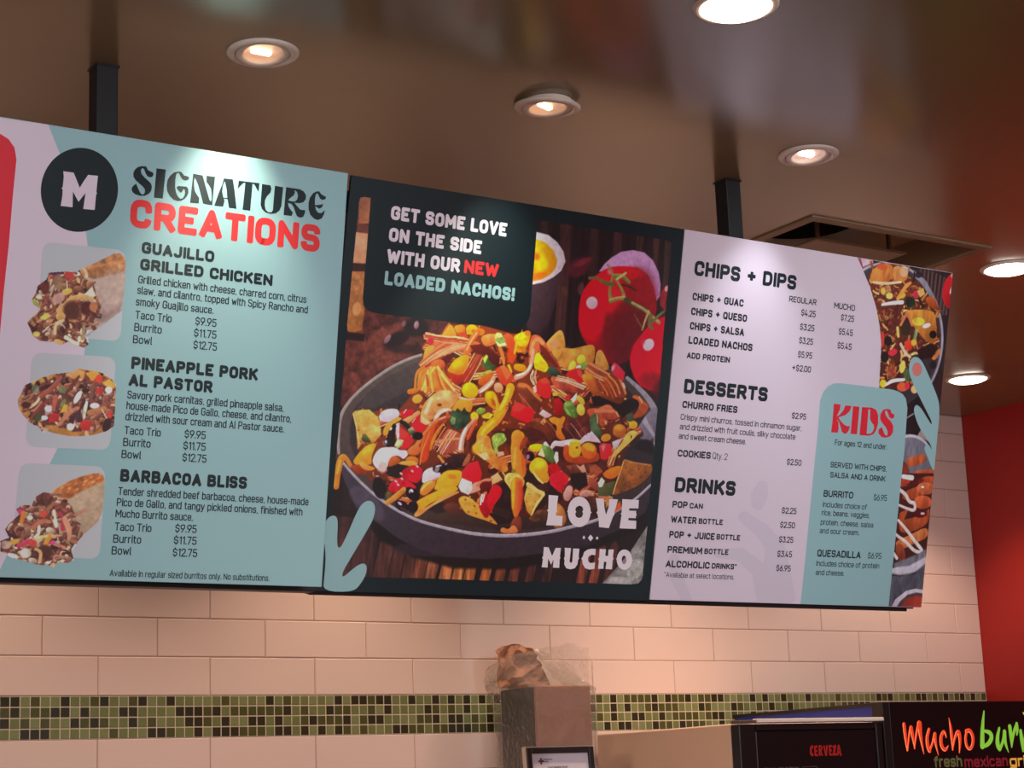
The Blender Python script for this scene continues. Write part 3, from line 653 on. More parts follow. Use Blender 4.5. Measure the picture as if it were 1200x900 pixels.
for pn in ('left', 'mid', 'right'):
    u0, u1, vh = SPAN[pn]
    root = empty('menu_board', label=LAB[pn], cat='menu board', group='menu boards hung in a row')
    root.matrix_world = panel_matrix(*TOPS[pn], u0/1000)
    PANEL[pn] = root
    bm = bmesh.new(); bx(bm, (0, -vh/1000, -.006), ((u1-u0)/1000, 0, 0), .0008, seg=1)
    link('panel', bm, PRINT[BASE[pn]], root)
    bm = bmesh.new(); blk_ = mat('black_metal', (30, 28, 30), .45, spec=.4)
    if pn == 'left':
        bx(bm, (-1.0, -1.64, 1.9915), (-.2005, -1.608, 2.02), .001, seg=1)
        link('ledge', bm, blk_, root, mw=root.matrix_world.inverted())
    else:
        bx(bm, (0, -.7935, -.028), (.794 if pn == 'mid' else .752, -vh/1000+.012, -.0062), .001, seg=1)
        link('ledge', bm, blk_, root)
    if pn == 'right':
        bm = bmesh.new(); bx(bm, (.752, -.787, -.022), (.772, -vh/1000+.01, -.0062), .001, seg=1); link('ledge_end', bm, mat('black_metal', (30, 28, 30), .45, spec=.4), root)
    made = {}
    for part, parent, label, items in ARTDATA[pn]:
        ink = Ink(); cols = []
        for kind, color, layer, sm, d in items:
            if color not in cols: cols.append(color)
            mi = cols.index(color)
            if kind == 'P':
                rings = [[(r[i]-u0, r[i+1]) for i in range(0, len(r), 2)] for r in d]
                rings = [[(min(max(a, .5), u1-u0-.5), min(max(b, .5), vh-.5)) for a, b in r] for r in rings]
                if sm: rings = [[tuple(q) for q in smooth_ring(r, 2)] for r in rings]
                ink.poly(rings, layer, mi)
            else:
                s_, a, v_, b, cap, wt = d
                ink.text(s_, a-u0, v_, b-u0, cap, wt, layer, mi)
        o = ink.build(part.split('.')[0], [PRINT[c] for c in cols], made.get(parent, root))
        if label: o['label'] = label
        made[part] = o
# ------------------------------------------------------------------ printed food photos: drawn shape by shape onto a fine grid of coloured points
def hexc(h): return np.array([int(h[i:i+2], 16) for i in (0, 2, 4)], float)
def fbm(shape, seed, base=6, stretch=(1, 1), octs=4):
    r = np.random.RandomState(seed); out = np.zeros(shape); amp = 1; tot = 0
    for o in range(octs):
        n0 = max(2, int(base*2**o*stretch[0]))+1; n1 = max(2, int(base*2**o*stretch[1]))+1
        g = r.rand(n0+1, n1+1); y = np.linspace(0, n0-.001, shape[0]); x = np.linspace(0, n1-.001, shape[1])
        yi = y.astype(int); xi = x.astype(int); fy = (y-yi)[:, None]; fx = (x-xi)[None]
        fy = fy*fy*(3-2*fy); fx = fx*fx*(3-2*fx)
        out += amp*((g[yi][:, xi]*(1-fx)+g[yi][:, xi+1]*fx)*(1-fy)+(g[yi+1][:, xi]*(1-fx)+g[yi+1][:, xi+1]*fx)*fy)
        tot += amp; amp *= .6
    return out/tot
class Picture:
    def __init__(s, u0, v0, u1, v1, cell, seed=1):
        s.u0, s.v0, s.c = u0, v0, cell; s.W = int((u1-u0)/cell)+1; s.H = int((v1-v0)/cell)+1
        s.img = np.zeros((s.H, s.W, 3)); s.U = u0+np.arange(s.W)*cell; s.V = v0+np.arange(s.H)*cell
        s.nz = fbm((s.H, s.W), seed, max(8, s.W//14)); s.wd = fbm((s.H, s.W), seed+1, 10, (1, 12))
    def win(s, lo, hi, pad):
        a = max(0, int((lo[0]-pad-s.u0)/s.c)); b = min(s.W, int((hi[0]+pad-s.u0)/s.c)+2)
        c = max(0, int((lo[1]-pad-s.v0)/s.c)); d = min(s.H, int((hi[1]+pad-s.v0)/s.c)+2)
        return None if b <= a or d <= c else (slice(c, d), slice(a, b))
    def lay(s, w, cov, c1, c2, t, n, al):
        col = hexc(c1)[None, None]
        if c2: col = col*(1-t[..., None])+hexc(c2)*t[..., None]
        else: col = np.broadcast_to(col, cov.shape+(3,))
        if n: col = np.clip(col*(1+abs(n)*3*((s.nz if n > 0 else s.wd)[w]-.5))[..., None], 0, 255)
        k = (cov*al)[..., None]; s.img[w] = s.img[w]*(1-k)+col*k
    def ellipse(s, d, c1, c2, soft, al, n):
        o, a, b = np.array(d[:2]), np.array(d[2:4]), np.array(d[4:6]); ext = np.abs(a)+np.abs(b)
        w = s.win(o-ext, o+ext, soft)
        if w is None: return
        X = s.U[w[1]][None]-o[0]; Y = s.V[w[0]][:, None]-o[1]; det = a[0]*b[1]-a[1]*b[0]
        p = (X*b[1]-Y*b[0])/det; q = (a[0]*Y-a[1]*X)/det; r = np.sqrt(p*p+q*q); rad = math.sqrt(abs(det))
        cov = np.clip(.5-(r-1)*rad/soft if soft <= 3 else .5-(r-1)*rad/soft, 0, 1); cov = cov*cov*(3-2*cov)
        e = np.maximum(ext, 1e-6); t = np.clip(.5+.45*(X/e[0]*.6+Y/e[1]*.9), 0, 1)
        s.lay(w, cov, c1, c2, t, n, al)
    def poly(s, d, c1, c2, soft, al, n, sm=False):
        p = np.array(d, float).reshape(-1, 2)
        if sm: p = smooth_ring(p, 2)
        lo, hi = p.min(0), p.max(0); w = s.win(lo, hi, soft)
        if w is None: return
        X = np.broadcast_to(s.U[w[1]][None], (w[0].stop-w[0].start, w[1].stop-w[1].start)); Y = np.broadcast_to(s.V[w[0]][:, None], X.shape)
        ins = np.zeros(X.shape, bool); dm = np.full(X.shape, 1e9)
        for a, b in zip(p, np.roll(p, -1, 0)):
            e = b-a; L = e@e+1e-12
            h = np.clip(((X-a[0])*e[0]+(Y-a[1])*e[1])/L, 0, 1); dm = np.minimum(dm, (X-a[0]-h*e[0])**2+(Y-a[1]-h*e[1])**2)
            if a[1] != b[1]: ins ^= ((a[1] > Y) != (b[1] > Y)) & (X < (b[0]-a[0])*(Y-a[1])/(b[1]-a[1])+a[0])
        sd = np.sqrt(dm)*np.where(ins, -1, 1); cov = np.clip(.5-sd/soft, 0, 1); cov = cov*cov*(3-2*cov)
        e = np.maximum((hi-lo)/2, 1e-6); m_ = (hi+lo)/2; t = np.clip(.5+.45*((X-m_[0])/e[0]*.6+(Y-m_[1])/e[1]*.9), 0, 1)
        s.lay(w, cov, c1, c2, t, n, al)
    def stroke(s, d, c1, c2, soft, al, n):
        q = np.array(d, float).reshape(-1, 3)
        if len(q) > 2:
            for _ in range(2):
                r = np.stack([.75*q[:-1]+.25*q[1:], .25*q[:-1]+.75*q[1:]], 1).reshape(-1, 3); q = np.concatenate([q[:1], r, q[-1:]])
        mw = q[:, 2].max()/2; w = s.win(q[:, :2].min(0), q[:, :2].max(0), mw+soft)
        if w is None: return
        X = np.broadcast_to(s.U[w[1]][None], (w[0].stop-w[0].start, w[1].stop-w[1].start)); Y = np.broadcast_to(s.V[w[0]][:, None], X.shape)
        sd = np.full(X.shape, 1e9); side = np.zeros(X.shape)
        for a, b in zip(q, q[1:]):
            e = b[:2]-a[:2]; L = e@e+1e-12
            h = np.clip(((X-a[0])*e[0]+(Y-a[1])*e[1])/L, 0, 1); wd = (a[2]+(b[2]-a[2])*h)/2
            dx = X-a[0]-h*e[0]; dy = Y-a[1]-h*e[1]; dd = np.sqrt(dx*dx+dy*dy)-wd
            k = dd < sd; sd = np.where(k, dd, sd); side = np.where(k, np.clip(.5+.5*(dx*.5+dy*.8)/np.maximum(wd, .3), 0, 1), side)
        cov = np.clip(.5-sd/soft, 0, 1); cov = cov*cov*(3-2*cov)
        s.lay(w, cov, c1, c2, side, n, al)
    def scatter(s, d, pal, num, seed, a, b):
        """shreds, crumbs and folds filling an outline"""
        p = np.array(d, float).reshape(-1, 2); lo, hi = p.min(0), p.max(0); r = random.Random(seed)
        def inside(x, y):
            k = False
            for (x0, y0), (x1, y1) in zip(p, np.roll(p, -1, 0)):
                if (y0 > y) != (y1 > y) and x < (x1-x0)*(y-y0)/(y1-y0)+x0: k = not k
            return k
        n = 0
        while n < num:
            x, y = r.uniform(lo[0], hi[0]), r.uniform(lo[1], hi[1])
            if not inside(x, y): continue
            n += 1; c1 = r.choice(pal); c2 = ''.join('%02x' % int(int(c1[i:i+2], 16)*k_) for i, k_ in ((0, .6), (2, .5), (4, .5))) if r.random() < .75 else ''
            L = r.uniform(a, b); t = r.uniform(0, 6.28)
            if r.random() < .6:
                q = []; 
                for i in range(4): q += [x, y, L*r.uniform(.25, .5)]; x += math.cos(t)*L*.5; y += math.sin(t)*L*.5; t += r.uniform(-.7, .7)
                s.stroke(q, c1, c2, 1.0, 1, 0)
            else: s.ellipse((x, y, L*.5*math.cos(t), L*.5*math.sin(t), -L*.3*math.sin(t), L*.3*math.cos(t)), c1, c2, 1.0, 1, .1)
    def run(s, ops, sat=1.1):
        for o in ops:
            if o[0] == 'x': s.scatter(*o[1:])
            elif o[0] == 'e': s.ellipse(*o[1:])
            elif o[0] == 's': s.stroke(*o[1:])
            else: s.poly(*o[1:], sm=o[0] == 'q')
        g = fbm((s.H, s.W), 77, max(10, s.W//7), octs=2); im = np.clip(s.img*(1+.18*(g-.5))[..., None], 0, 255)/255; lum = im.mean(2, keepdims=True); im = np.clip(lum+(im-lum)*sat, 0, 1); s.img = 255*np.clip(im+.22*(im-.42)*im*(1-im)*4, 0, 1)
    def build(s, name, panel, outline, layer, gain, parent=None):
        """cut the print to its outline and lay it on the panel"""
        u0 = SPAN[panel][0]; p = np.array(outline, float)
        X, Y = np.meshgrid(s.U, s.V); ins = np.zeros(X.shape, bool)
        for a, b in zip(p, np.roll(p, -1, 0)):
            if a[1] != b[1]: ins ^= ((a[1] > Y) != (b[1] > Y)) & (X < (b[0]-a[0])*(Y-a[1])/(b[1]-a[1])+a[0])
        q = ins[:-1, :-1] & ins[1:, :-1] & ins[:-1, 1:] & ins[1:, 1:]
        idx = np.arange(s.H*s.W).reshape(s.H, s.W)
        F = np.stack([idx[1:, :-1][q], idx[1:, 1:][q], idx[:-1, 1:][q], idx[:-1, :-1][q]], 1)
        used = np.unique(F); remap = np.full(s.H*s.W, -1); remap[used] = np.arange(len(used)); F = remap[F]
        co = np.stack([(X.ravel()[used]-u0)*.001, -Y.ravel()[used]*.001, np.full(len(used), layer*.00008)], 1)
        me = bpy.data.meshes.new(name); me.vertices.add(len(used)); me.vertices.foreach_set('co', co.ravel())
        me.loops.add(F.size); me.loops.foreach_set('vertex_index', F.ravel()); me.polygons.add(len(F)); me.polygons.foreach_set('loop_start', np.arange(len(F))*4); me.update()
        c = s.img.reshape(-1, 3)[used]/255; lin = np.where(c <= .04045, c/12.92, ((c+.055)/1.055)**2.4)*np.array(gain); lin = np.clip(lin, 0, .92)
        at = me.color_attributes.new('print', 'FLOAT_COLOR', 'POINT'); at.data.foreach_set('color', np.concatenate([lin, np.ones((len(lin), 1))], 1).ravel().astype(np.float32))
        M_ = attr_mat('photo_print', .60, .6)
        if not M_.get('sheen'): streaky(M_, ANISO); M_['sheen'] = 1
        return link(name, me, M_, parent or PANEL[panel])
pic = Picture(-181.8,25.2,574.5,759.9, 1.15, 5)
pic.run([
('p',[-257,-0.1,596.5,-124.5,704.8,775.2,-188.9,797],'291a1e','',1,1,-0.25),
('p',[233.6,-2.8,249.9,-5,260.8,269.4,244.5,271],'3a2527','',6,1,-0.2),
('p',[280.6,-9.2,307.4,-12.8,318.5,263.8,291.6,266.5],'44292b','',6,1,-0.2),
('p',[353.3,-19.1,374.3,-21.9,385.5,257.3,364.4,259.4],'3a2526','',6,1,-0.2),
('p',[412.5,-27.1,431.7,-29.8,443.1,251.7,423.8,253.6],'42292b','',6,1,-0.2),
('p',[470.5,-35,485.7,-37.1,497.2,246.5,482,248],'3f2828','',6,1,-0.2),
('p',[514.1,-41,527.3,-42.7,538.9,242.4,525.7,243.7],'4a302e','',6,1,-0.2),
('p',[542.7,-44.8,558.2,-47,569.9,239.4,554.4,240.9],'443030','',6,1,-0.2),
('p',[-252.7,39.3,72.3,187,87.2,319.9,-52,365.7,-137,438.2,-186.3,571.1,-213,572.7],'5e352f','4a2628',10,1,0.35),
('e',[-132.1,348.3,72.9,-6.6,7,64.5],'6d3d34','',30,0.6,0.4),
('e',[-87,303.2,75.4,-32.6,14.4,26.3],'744238','',16,0.55,0.3),
('p',[-181,34.1,-149.6,36.3,-146.2,84.6,-175.1,88.4],'7a5244','a06a4c',3,1,0.15),
('p',[-176.9,88.6,-143.7,90.8,-149.2,107.8,-176.5,109.6],'6a4038','',4,1,0),
('p',[-178.8,105.1,-149.5,104.6,-148.7,163,-179.6,165],'c49078','b58264',2.5,1,0.1),
('p',[-179.7,163.4,-148.8,161.4,-148.9,177.6,-179.8,179.6],'3c2422','',3,1,0),
('p',[-181.6,179.8,-152.7,176.4,-143.9,256.7,-146.2,286.2,-170.5,298.4,-179.1,286.3],'a8744e','8c5a34',3,1,0.2),
('e',[-161.3,248.8,9.1,0.4,-1.1,12.9],'c89468','',5,0.7,0),
('p',[-182,293,-137.9,295.1,-140.1,308.4,-180.3,309],'2a181c','',5,1,0),
('e',[-68.2,298.1,24.3,-15.5,9,10.9],'2a161c','',12,1,0),
('e',[-28.5,270,27.6,-2.8,2.2,19.6],'2a161c','',14,1,0),
('e',[-48.9,313.8,37.4,-3.6,1,8.7],'351c20','',16,0.8,0),
('e',[-89.3,299.1,4.7,2.3,-5.5,8.6],'b08a94','6a4650',4,1,0),
('e',[-28.9,266,5.5,0.3,-0.7,7.9],'b5909c','7a5662',4,1,0),
('e',[-57.2,266.3,4.4,0.9,-1.7,6],'8a646c','',5,0.8,0),
('p',[200.4,53,229.5,53.6,255.5,56,277.6,67.6,295.2,84.2,301,103.7,294.7,124.7,290.8,151.1,285.1,192.1,273.2,239.5,230.4,255.2,203.7,200.9],'5c424c','35242c',4,1,0),
('p',[200.6,54.4,227.7,53.2,253.7,55.4,277.6,67.6,294.2,84.3,301.3,103.7,292.8,123.4,275.4,138.4,252.7,151.1,213,162.8],'cdbcc8','b8a4b0',2.5,1,0),
('p',[202.2,68.5,224.2,67.1,248.7,71.2,269.2,84.5,280.9,101.8,280,117.7,267.9,133.5,248.6,145.8,212.2,156.6],'f2a01c','e8761c',2.5,1,0.12),
('e',[241.5,113.7,16.9,-2,1.9,17],'f9b81e','',14,0.7,0),
('e',[229.9,102.2,8.8,-1.1,0.8,6.8],'c85a14','',8,0.8,0),
('e',[255.9,89,11.3,6,-5.8,7.3],'f08418','',12,0.7,0),
('e',[237.7,139.9,19.1,-6.7,2.4,5.3],'e06418','',8,0.7,0),
('e',[335.2,111.2,23.9,-17.8,13.6,12.7],'582430','',14,0.9,0),
('e',[344.3,98.5,21.1,-11.1,3.6,4.8],'7a2c3a','',8,0.7,0),
('e',[306.2,163.8,6.9,-0.8,1,8.6],'5a4034','',8,0.7,0),
('e',[345.4,153.6,7.7,0.2,-1.2,13],'7a4a52','',8,0.6,0),
('p',[397.5,96.5,413.7,81.4,437.3,66.7,465.6,59.7,495.1,61.1,518.9,74.6,536.4,96.4,545.1,122.3,546.1,146.1,538.3,158.9,526.3,136.3,511.8,108.2,480.6,94,437.5,99.1,399.3,112.4,385.2,114.1],'b489b0','a37ba2',3,1,0.04),
('p',[545.4,140.2,561.7,120.4,568,125.7,562.2,156.3,566.9,179.8,548.2,163.8],'8a3038','',4,1,0),
('e',[560.9,129.5,4.4,0.1,-0.6,6],'d49a9c','',4,1,0),
('q',[344.5,191.5,348.1,162.1,363.1,138.5,388.7,113.7,415.9,100.2,451.5,94.5,488.2,96.1,516.2,113.7,534.3,141.4,541.5,170.5,538,203.7,520.6,244.2,491.9,282.6,447.1,304.4,405.8,290.5,370.7,264.6,347.4,231.9],'d8182c','5c1420',3,1,0),
('e',[486.9,146.7,47.1,-5.2,5.9,49.8],'7c1a24','',34,0.75,0),
('e',[474.8,230.9,68.7,-6.8,6.6,55.6],'5c1620','',46,0.8,0),
('e',[401.6,162,35.4,-3.9,4.1,34.7],'e21a30','',30,0.8,0),
('e',[378.7,211.3,28.2,-2.9,5.4,46.2],'dc1430','',24,0.8,0),
('e',[464,107.8,32.4,-3.8,1.4,11.7],'b81e2c','',20,0.7,0),
('e',[437.1,158.1,17.9,-2,1.4,11.6],'c82a34','',12,0.8,0),
('e',[375.7,179.4,14.1,-1.5,1.5,12.7],'e2bcc6','d68a98',3,1,0),
('e',[413.5,110.8,7.1,-0.8,0.7,6.4],'e89aa0','',8,0.6,0),
('p',[488.2,300.7,484,283.3,489.7,257.9,504.7,235.1,524.1,211.7,544.5,195.3,570.2,185.4,587.7,331.4,569.1,345.6,539.9,344.4,516.8,337.4,499.4,321.1],'dc0c30','c00a2c',2.5,1,0),
('e',[551.2,327.3,38.7,7.7,-6.7,20.8],'7a1024','',30,0.8,0),
('e',[572.9,339.9,20,-1.7,2.3,19.6],'501018','',20,0.8,0),
('e',[501.4,281.7,13.1,-1.2,3.3,28.2],'ea1438','',20,0.8,0),
('e',[528.7,250.6,12.5,4.3,-6.9,12.3],'dfc2cb','e09aa8',4,1,0),
('e',[512.7,246.8,5.5,1.1,-2.2,6.9],'f0506a','',8,0.6,0),
('s',[363.9,129.7,6.4,383,126,5.1,398.3,134.5,7.1,420.1,136.4,9.7],'6a6038','',2,1,0),
('s',[404.7,97.1,3.2,421,112.8,5.2,419.5,130.6,5.8,416.2,148.6,6.5,422.3,170,11],'9a8a56','6a5c38',1.5,1,0),
('s',[421.3,115.7,5.2,441.9,136.9,5.8,455.1,156.1,7.8,452.2,162.3,8.5],'a89660','6c5e3a',1.5,1,0),
('s',[422.3,170,9.7,437.8,163.9,8.4,455.6,160.5,8.5],'b0a070','6c5e3a',1.5,1,0),
('s',[423.4,118.4,8.4,446.7,115.7,9.8,464.4,127,7.2],'98945e','5c5836',2,1,0),
('s',[433,123.2,5.8,453.2,109.1,5.2],'a8a470','',1.5,1,0),
('s',[398.5,136,5.8,416.4,135.4,8.4,427.3,135.6,7.1],'5a5a34','',2,1,0),
('s',[445.1,133.6,3.3,467.2,135.5,4.6,484.5,142.5,2.6],'3c2a20','',2,1,0),
('s',[459.7,164.5,11.1,490.2,174.5,10.5,516.7,180.6,9.9],'4c4630','',2,1,0),
('s',[476.6,168.5,5.9,509.1,178.4,6.6,537,194.9,7.3,550.9,202.4,7.3],'b8a67a','7c6c48',1.5,1,0),
('s',[520.5,181.7,5.9,512.4,206.3,4.6,508.6,221.6,3.3],'a0946a','',1.5,1,0),
('s',[527.1,189.9,9.9,524,211.1,8.6,535.7,215.9,6.6],'6c6442','',2.5,1,0),
('s',[530.7,204.5,6.6,550.6,184.5,6.6,561,177.4,4],'6a6846','',2,1,0),
('s',[484.8,191.4,3.3,501.8,210.4,3.9,508.3,218.6,2.6],'6a5038','',2,1,0),
('p',[-203.8,631.2,628.2,614.2,646.9,770.6,-198.4,791.9],'26161a','',1,1,-0.2),
('p',[-146.4,682.4,-117.9,697.5,-129.2,773.9,-160.6,774.7],'4a2c2c','',4,1,-0.35),
('p',[-113,681,-75,695.9,-86.4,772.7,-127.4,773.8],'4c2e2c','',4,1,-0.35),
('p',[-60.7,678.9,-31.5,694.2,-43,771.5,-75.3,772.4],'553430','',4,1,-0.35),
('p',[-26.4,677.5,-3.2,693.1,-14.9,770.7,-41.1,771.4],'4a2c2a','',4,1,-0.35),
('p',[3.2,676.2,26.6,691.9,14.8,769.9,-11.7,770.6],'54342e','',4,1,-0.35),
('p',[27.3,675.2,50.8,691,39,769.2,12.3,770],'6a4034','',4,1,-0.35),
('p',[56,674.1,77.9,689.9,65.9,768.5,40.9,769.2],'82523e','',4,1,-0.35),
('p',[88.3,672.7,111.6,688.6,99.5,767.5,73,768.3],'9a6244','',4,1,-0.35),
('p',[117.6,671.5,139.1,687.5,126.9,766.8,102.1,767.5],'a86c46','',4,1,-0.35),
('p',[145.1,670.4,166.8,686.5,154.6,766,129.6,766.7],'a06440','',4,1,-0.35),
('p',[183.5,668.8,202.8,685.1,190.4,765,167.8,765.7],'8a5436','',4,1,-0.35),
('p',[216.9,667.4,236.4,683.8,223.9,764.1,201.1,764.8],'734430','',4,1,-0.35),
('p',[250.7,666,270.4,682.4,257.7,763.2,234.7,763.8],'5c362c','',4,1,-0.35),
('p',[291.7,664.3,307.4,681,294.6,762.2,275.4,762.7],'4a2a28','',4,1,-0.35),
('p',[333.1,662.6,349,679.4,336.1,761,316.6,761.6],'442828','',4,1,-0.35),
('p',[417.4,659.1,436.5,676,423.3,758.6,400.5,759.3],'6a3a2e','',4,1,-0.35),
('p',[449.5,657.8,468.1,674.7,454.7,757.8,432.5,758.4],'743e30','',4,1,-0.35),
('p',[485.5,656.3,501.4,673.5,487.9,756.8,468.4,757.4],'4c2a26','',4,1,-0.35),
('p',[-178.7,640.7,-68,646.3,-74,761.4,-201.3,765.1],'452a2c','',6,0.8,-0.4),
('p',[-106.1,637.2,11.4,681.4,123.9,705,237.6,706.6,414.5,671,566.4,599.1,569.9,628.9,403.7,700.7,240.4,730.5,107.4,732.5,15.1,714.5,-63.8,684.5],'1c1014','',10,0.95,0),
('p',[457.6,763.6,493.1,727.1,532,684.2,569.9,628.9,592.2,627.9,608.6,765.5],'8f8a8a','6c6666',3,1,0.25),
('e',[550.9,719.3,17.5,7.2,-12.3,21.1],'a8a4a2','',10,0.6,0.2),
('e',[510.1,747.3,29.2,-0.8,1.3,10.6],'bcb6b6','',8,0.5,0),
('p',[-175.2,505.8,-172.6,529.9,-155.6,569.4,-127.1,613.3,-73.7,649.9,-33,674.4,12.8,694.1,78.2,710,177.1,712.4,277.3,701.1,363.1,685.8,445.6,661.5,518.5,631.8,561.2,599.4,581.5,544.4,586.5,454.1,418.6,430.3],'4c4250','33262e',2,1,0),
('e',[198.1,685.2,239.8,-16.5,3.1,20.3],'3a2c36','',8,0.7,0),
('e',[-99.3,615.1,37.1,28.2,-14.1,14.6],'5a5060','',8,0.6,0),
('p',[-10,321.1,-37,330.2,-72.6,349,-107.1,373.8,-140.9,402.7,-162.4,428.3,-172.9,444.2,-176.5,460.7,-177.3,481.7,-176.1,505.9,-171.4,525,-162.7,537.4,-146.5,552.6,-122.4,572.3,-106.3,584.4,-82.2,601.1,-56.5,614.6,-32.6,626.6,-3.1,636.7,36.4,647.4,75.9,654.8,115.6,659.8,155.6,664,216,664.9,276.7,659.8,317.4,653.7,376.7,638.9,437.6,623.9,495.3,597.2,533.7,573.9,569,542.4,581.7,508.4,582,454.4,573.4,401,554.1,370.2,517.7,344.5,482.2,324.4,403.3,299.6,192,276.1],'5e504e','3a2c2c',1.5,1,0),
('p',[-9.8,335.5,-38.8,348.1,-79.5,371.4,-118.6,404.2,-144.6,435.5,-151.7,471.8,-148.1,504,-134.6,527.5,-105.5,558.3,-25.8,603.1,73.3,631.4,213.2,640.2,355,616.4,457.5,577.9,528.5,529.5,548.7,456.6,533.7,386.1,484.7,345.5,383.1,310.2],'43363a','2c1e22',5,1,0),
('p',[-4.5,331.7,-35.4,344.4,-79.5,371.4,-121.9,407.7,-140.6,438.5,-100.8,432.1,-48,401.6,-9.2,375.2],'574a48','4a3e42',5,0.9,0),
('p',[-2.4,643.3,91.4,618.8,230.7,615.4,354.2,609.4,316.1,642.5,214.7,653.8,94.4,645.6],'5a4238','2c1a1c',6,0.8,0),
('s',[-10,321.9,5.3,-36.9,331.4,5.6,-72.5,349.9,5.9,-107,374.8,5.9,-140.8,403.5,5.8,-162.3,429.2,6.2,-173.8,452.4,7.2,-175.2,481.6,7.5,-173.4,505.7,6.8,-169.7,523.3,5.1],'a89c9c','8a7c7c',1.2,1,0),
('s',[-160.8,538.9,4.4,-142.5,555.6,5.2,-106.3,584.4,5.2,-56.5,614.6,5.3,-3.1,636.7,5.7,36.4,647.4,5.7,115.6,659.8,6.2,155.6,663.5,6.6,215.9,664.4,7.1,276.6,659.1,7.1,337.8,649.2,7.2,376.7,638.9,6.9,437.6,623.9,6.6,495.3,597.2,5.9,533.7,573.9,6,569,542.4,5.6],'b4aab4','85798a',1,1,0),
('s',[482.2,324.4,7.9,517.7,344.5,9.9,547,367.1,13.9,565.5,390.8,16,572.2,428.1,12,569.7,464.2,8],'a09aa4','77707c',1.6,1,0),
('p',[522.5,422.7,537.6,400.1,557.1,377.1,570.2,383.3,571.2,410.2,569.2,440.9,552.5,451,529.8,447.2],'837988','675c6a',3,1,0),
('p',[537.6,400.1,568.8,437.3,565,443,530,411.4],'a89eac','',2,0.7,0),
('e',[545.6,467.6,24.3,-1.6,2.3,19.6],'231519','',6,1,0),
('p',[459.5,483.9,496.9,467.3,523.5,469.1,569.4,480.4,572,501.8,491.5,496.1],'33282e','',8,1,0),
('p',[-114.4,443,-73.1,430,-48.5,431.3,-31.9,410.2,-15.5,387.4,-14.4,362.4,-10.5,328.9,-8.1,298.9,24.3,279.1,45.2,258.6,109,250.4,190.3,260.9,234.8,258.2,273.5,271.7,302.7,308.7,362.1,312.1,421.4,306.7,467.9,332.7,487.8,371.9,513.8,405.5,511.4,441.3,499.3,468.9,488.2,505.2,465.2,550.9,415.2,585.4,353.8,606,314.2,625.2,272.9,627.2,230.7,615.4,170.4,618.3,110.9,617.9,40.3,596.3,13,609.4,-25.2,608,-53.9,604.6,-84.4,581.6,-109.1,558.5,-125.6,543.2,-128.2,518.9,-136.2,478.8,-144.9,450.2],'8e4428','4a2018',3,1,0),
('x',[-114.4,443,-73.1,430,-48.5,431.3,-31.9,410.2,-15.5,387.4,-14.4,362.4,-10.5,328.9,-8.1,298.9,24.3,279.1,45.2,258.6,109,250.4,190.3,260.9,234.8,258.2,273.5,271.7,302.7,308.7,362.1,312.1,421.4,306.7,467.9,332.7,487.8,371.9,513.8,405.5,511.4,441.3,499.3,468.9,488.2,505.2,465.2,550.9,415.2,585.4,353.8,606,314.2,625.2,272.9,627.2,230.7,615.4,170.4,618.3,110.9,617.9,40.3,596.3,13,609.4,-25.2,608,-53.9,604.6,-84.4,581.6,-109.1,558.5,-125.6,543.2,-128.2,518.9,-136.2,478.8,-144.9,450.2],['c46a3c','a24a2c','d8864a','7a3020','dc9448','b8583c','5a241c','3c1a18','d07850','e0a468','8c3a28'],620,7,4,12),
('s',[69.4,514.5,16.2,85.9,500,19.9,103,488.7,10.9],'3a1a16','',3,0.8,0),
('s',[66.7,508,10.8,83.9,499.4,18.1,100.3,482.2,9.1],'b8603c','7a3224',1,1,0),
('s',[64.3,502.7,2,80.5,491.2,2.7,98,477.4,2.8],'c06a48','',0.6,1,0),
('s',[67.7,506.2,2.3,81.1,493.3,1.9,99.9,482.9,2.8],'e8ac88','',0.6,1,0),
('s',[70.2,511.3,2.7,86.7,497.6,2.1,103.3,486.4,2],'e8ac88','',0.6,1,0),
('s',[-10.5,462.6,15.9,13.4,466.8,19.6,37.8,474.3,10.7],'3a1a16','',3,0.8,0),
('s',[-13.1,456.2,10.6,10.4,457.3,17.8,35.1,467.8,8.9],'a8543a','6e2c24',1,1,0),
('s',[-10.3,449.3,2,11.8,454.8,2.3,37.4,461.2,1.7],'c06a48','',0.6,1,0),
('s',[-13.3,453.4,2.5,10.7,461,2.4,35.7,467.6,2.5],'d88458','',0.6,1,0),
('s',[-14.3,459.5,1.8,9.5,464.9,2.3,35.2,472.6,2.6],'d88458','',0.6,1,0),
('s',[343.1,397,17.2,365.6,383.6,21.1,388.6,373.5,11.6],'3a1a16','',3,0.8,0),
('s',[340.2,390.3,11.4,363.1,380.9,19.2,385.7,366.7,9.6],'c8784c','8a4428',1,1,0),
('s',[336.5,384,1.8,357.6,373.8,2.4,380.7,361.7,2],'c06a48','',0.6,1,0),
('s',[341.1,388.8,1.9,362.8,378.4,2.3,387.3,367.1,2.1],'e8ac88','',0.6,1,0),
('s',[343.1,392.4,1.6,365.7,380.8,1.8,387.6,371.7,2],'c06a48','',0.6,1,0),
('s',[427.2,581.6,17.5,450.9,581.9,21.5,475.2,585.7,11.8],'3a1a16','',3,0.8,0),
('s',[424.2,574.7,11.6,448.5,580.2,19.5,472.2,578.8,9.8],'b86a50','7a3224',1,1,0),
('s',[426.5,568,1.6,448.6,568.2,2.2,472.7,573.3,1.6],'e8ac88','',0.6,1,0),
('s',[422.6,572.8,3,447.6,573.2,2.1,472.4,579,2.4],'c06a48','',0.6,1,0),
('s',[422.9,579.6,1.8,447.2,579.2,2.1,470.8,584.9,3],'e09a74','',0.6,1,0),
('s',[52.8,385.3,16.2,68.3,372.1,19.8,84.3,362.1,10.8],'3a1a16','',3,0.8,0),
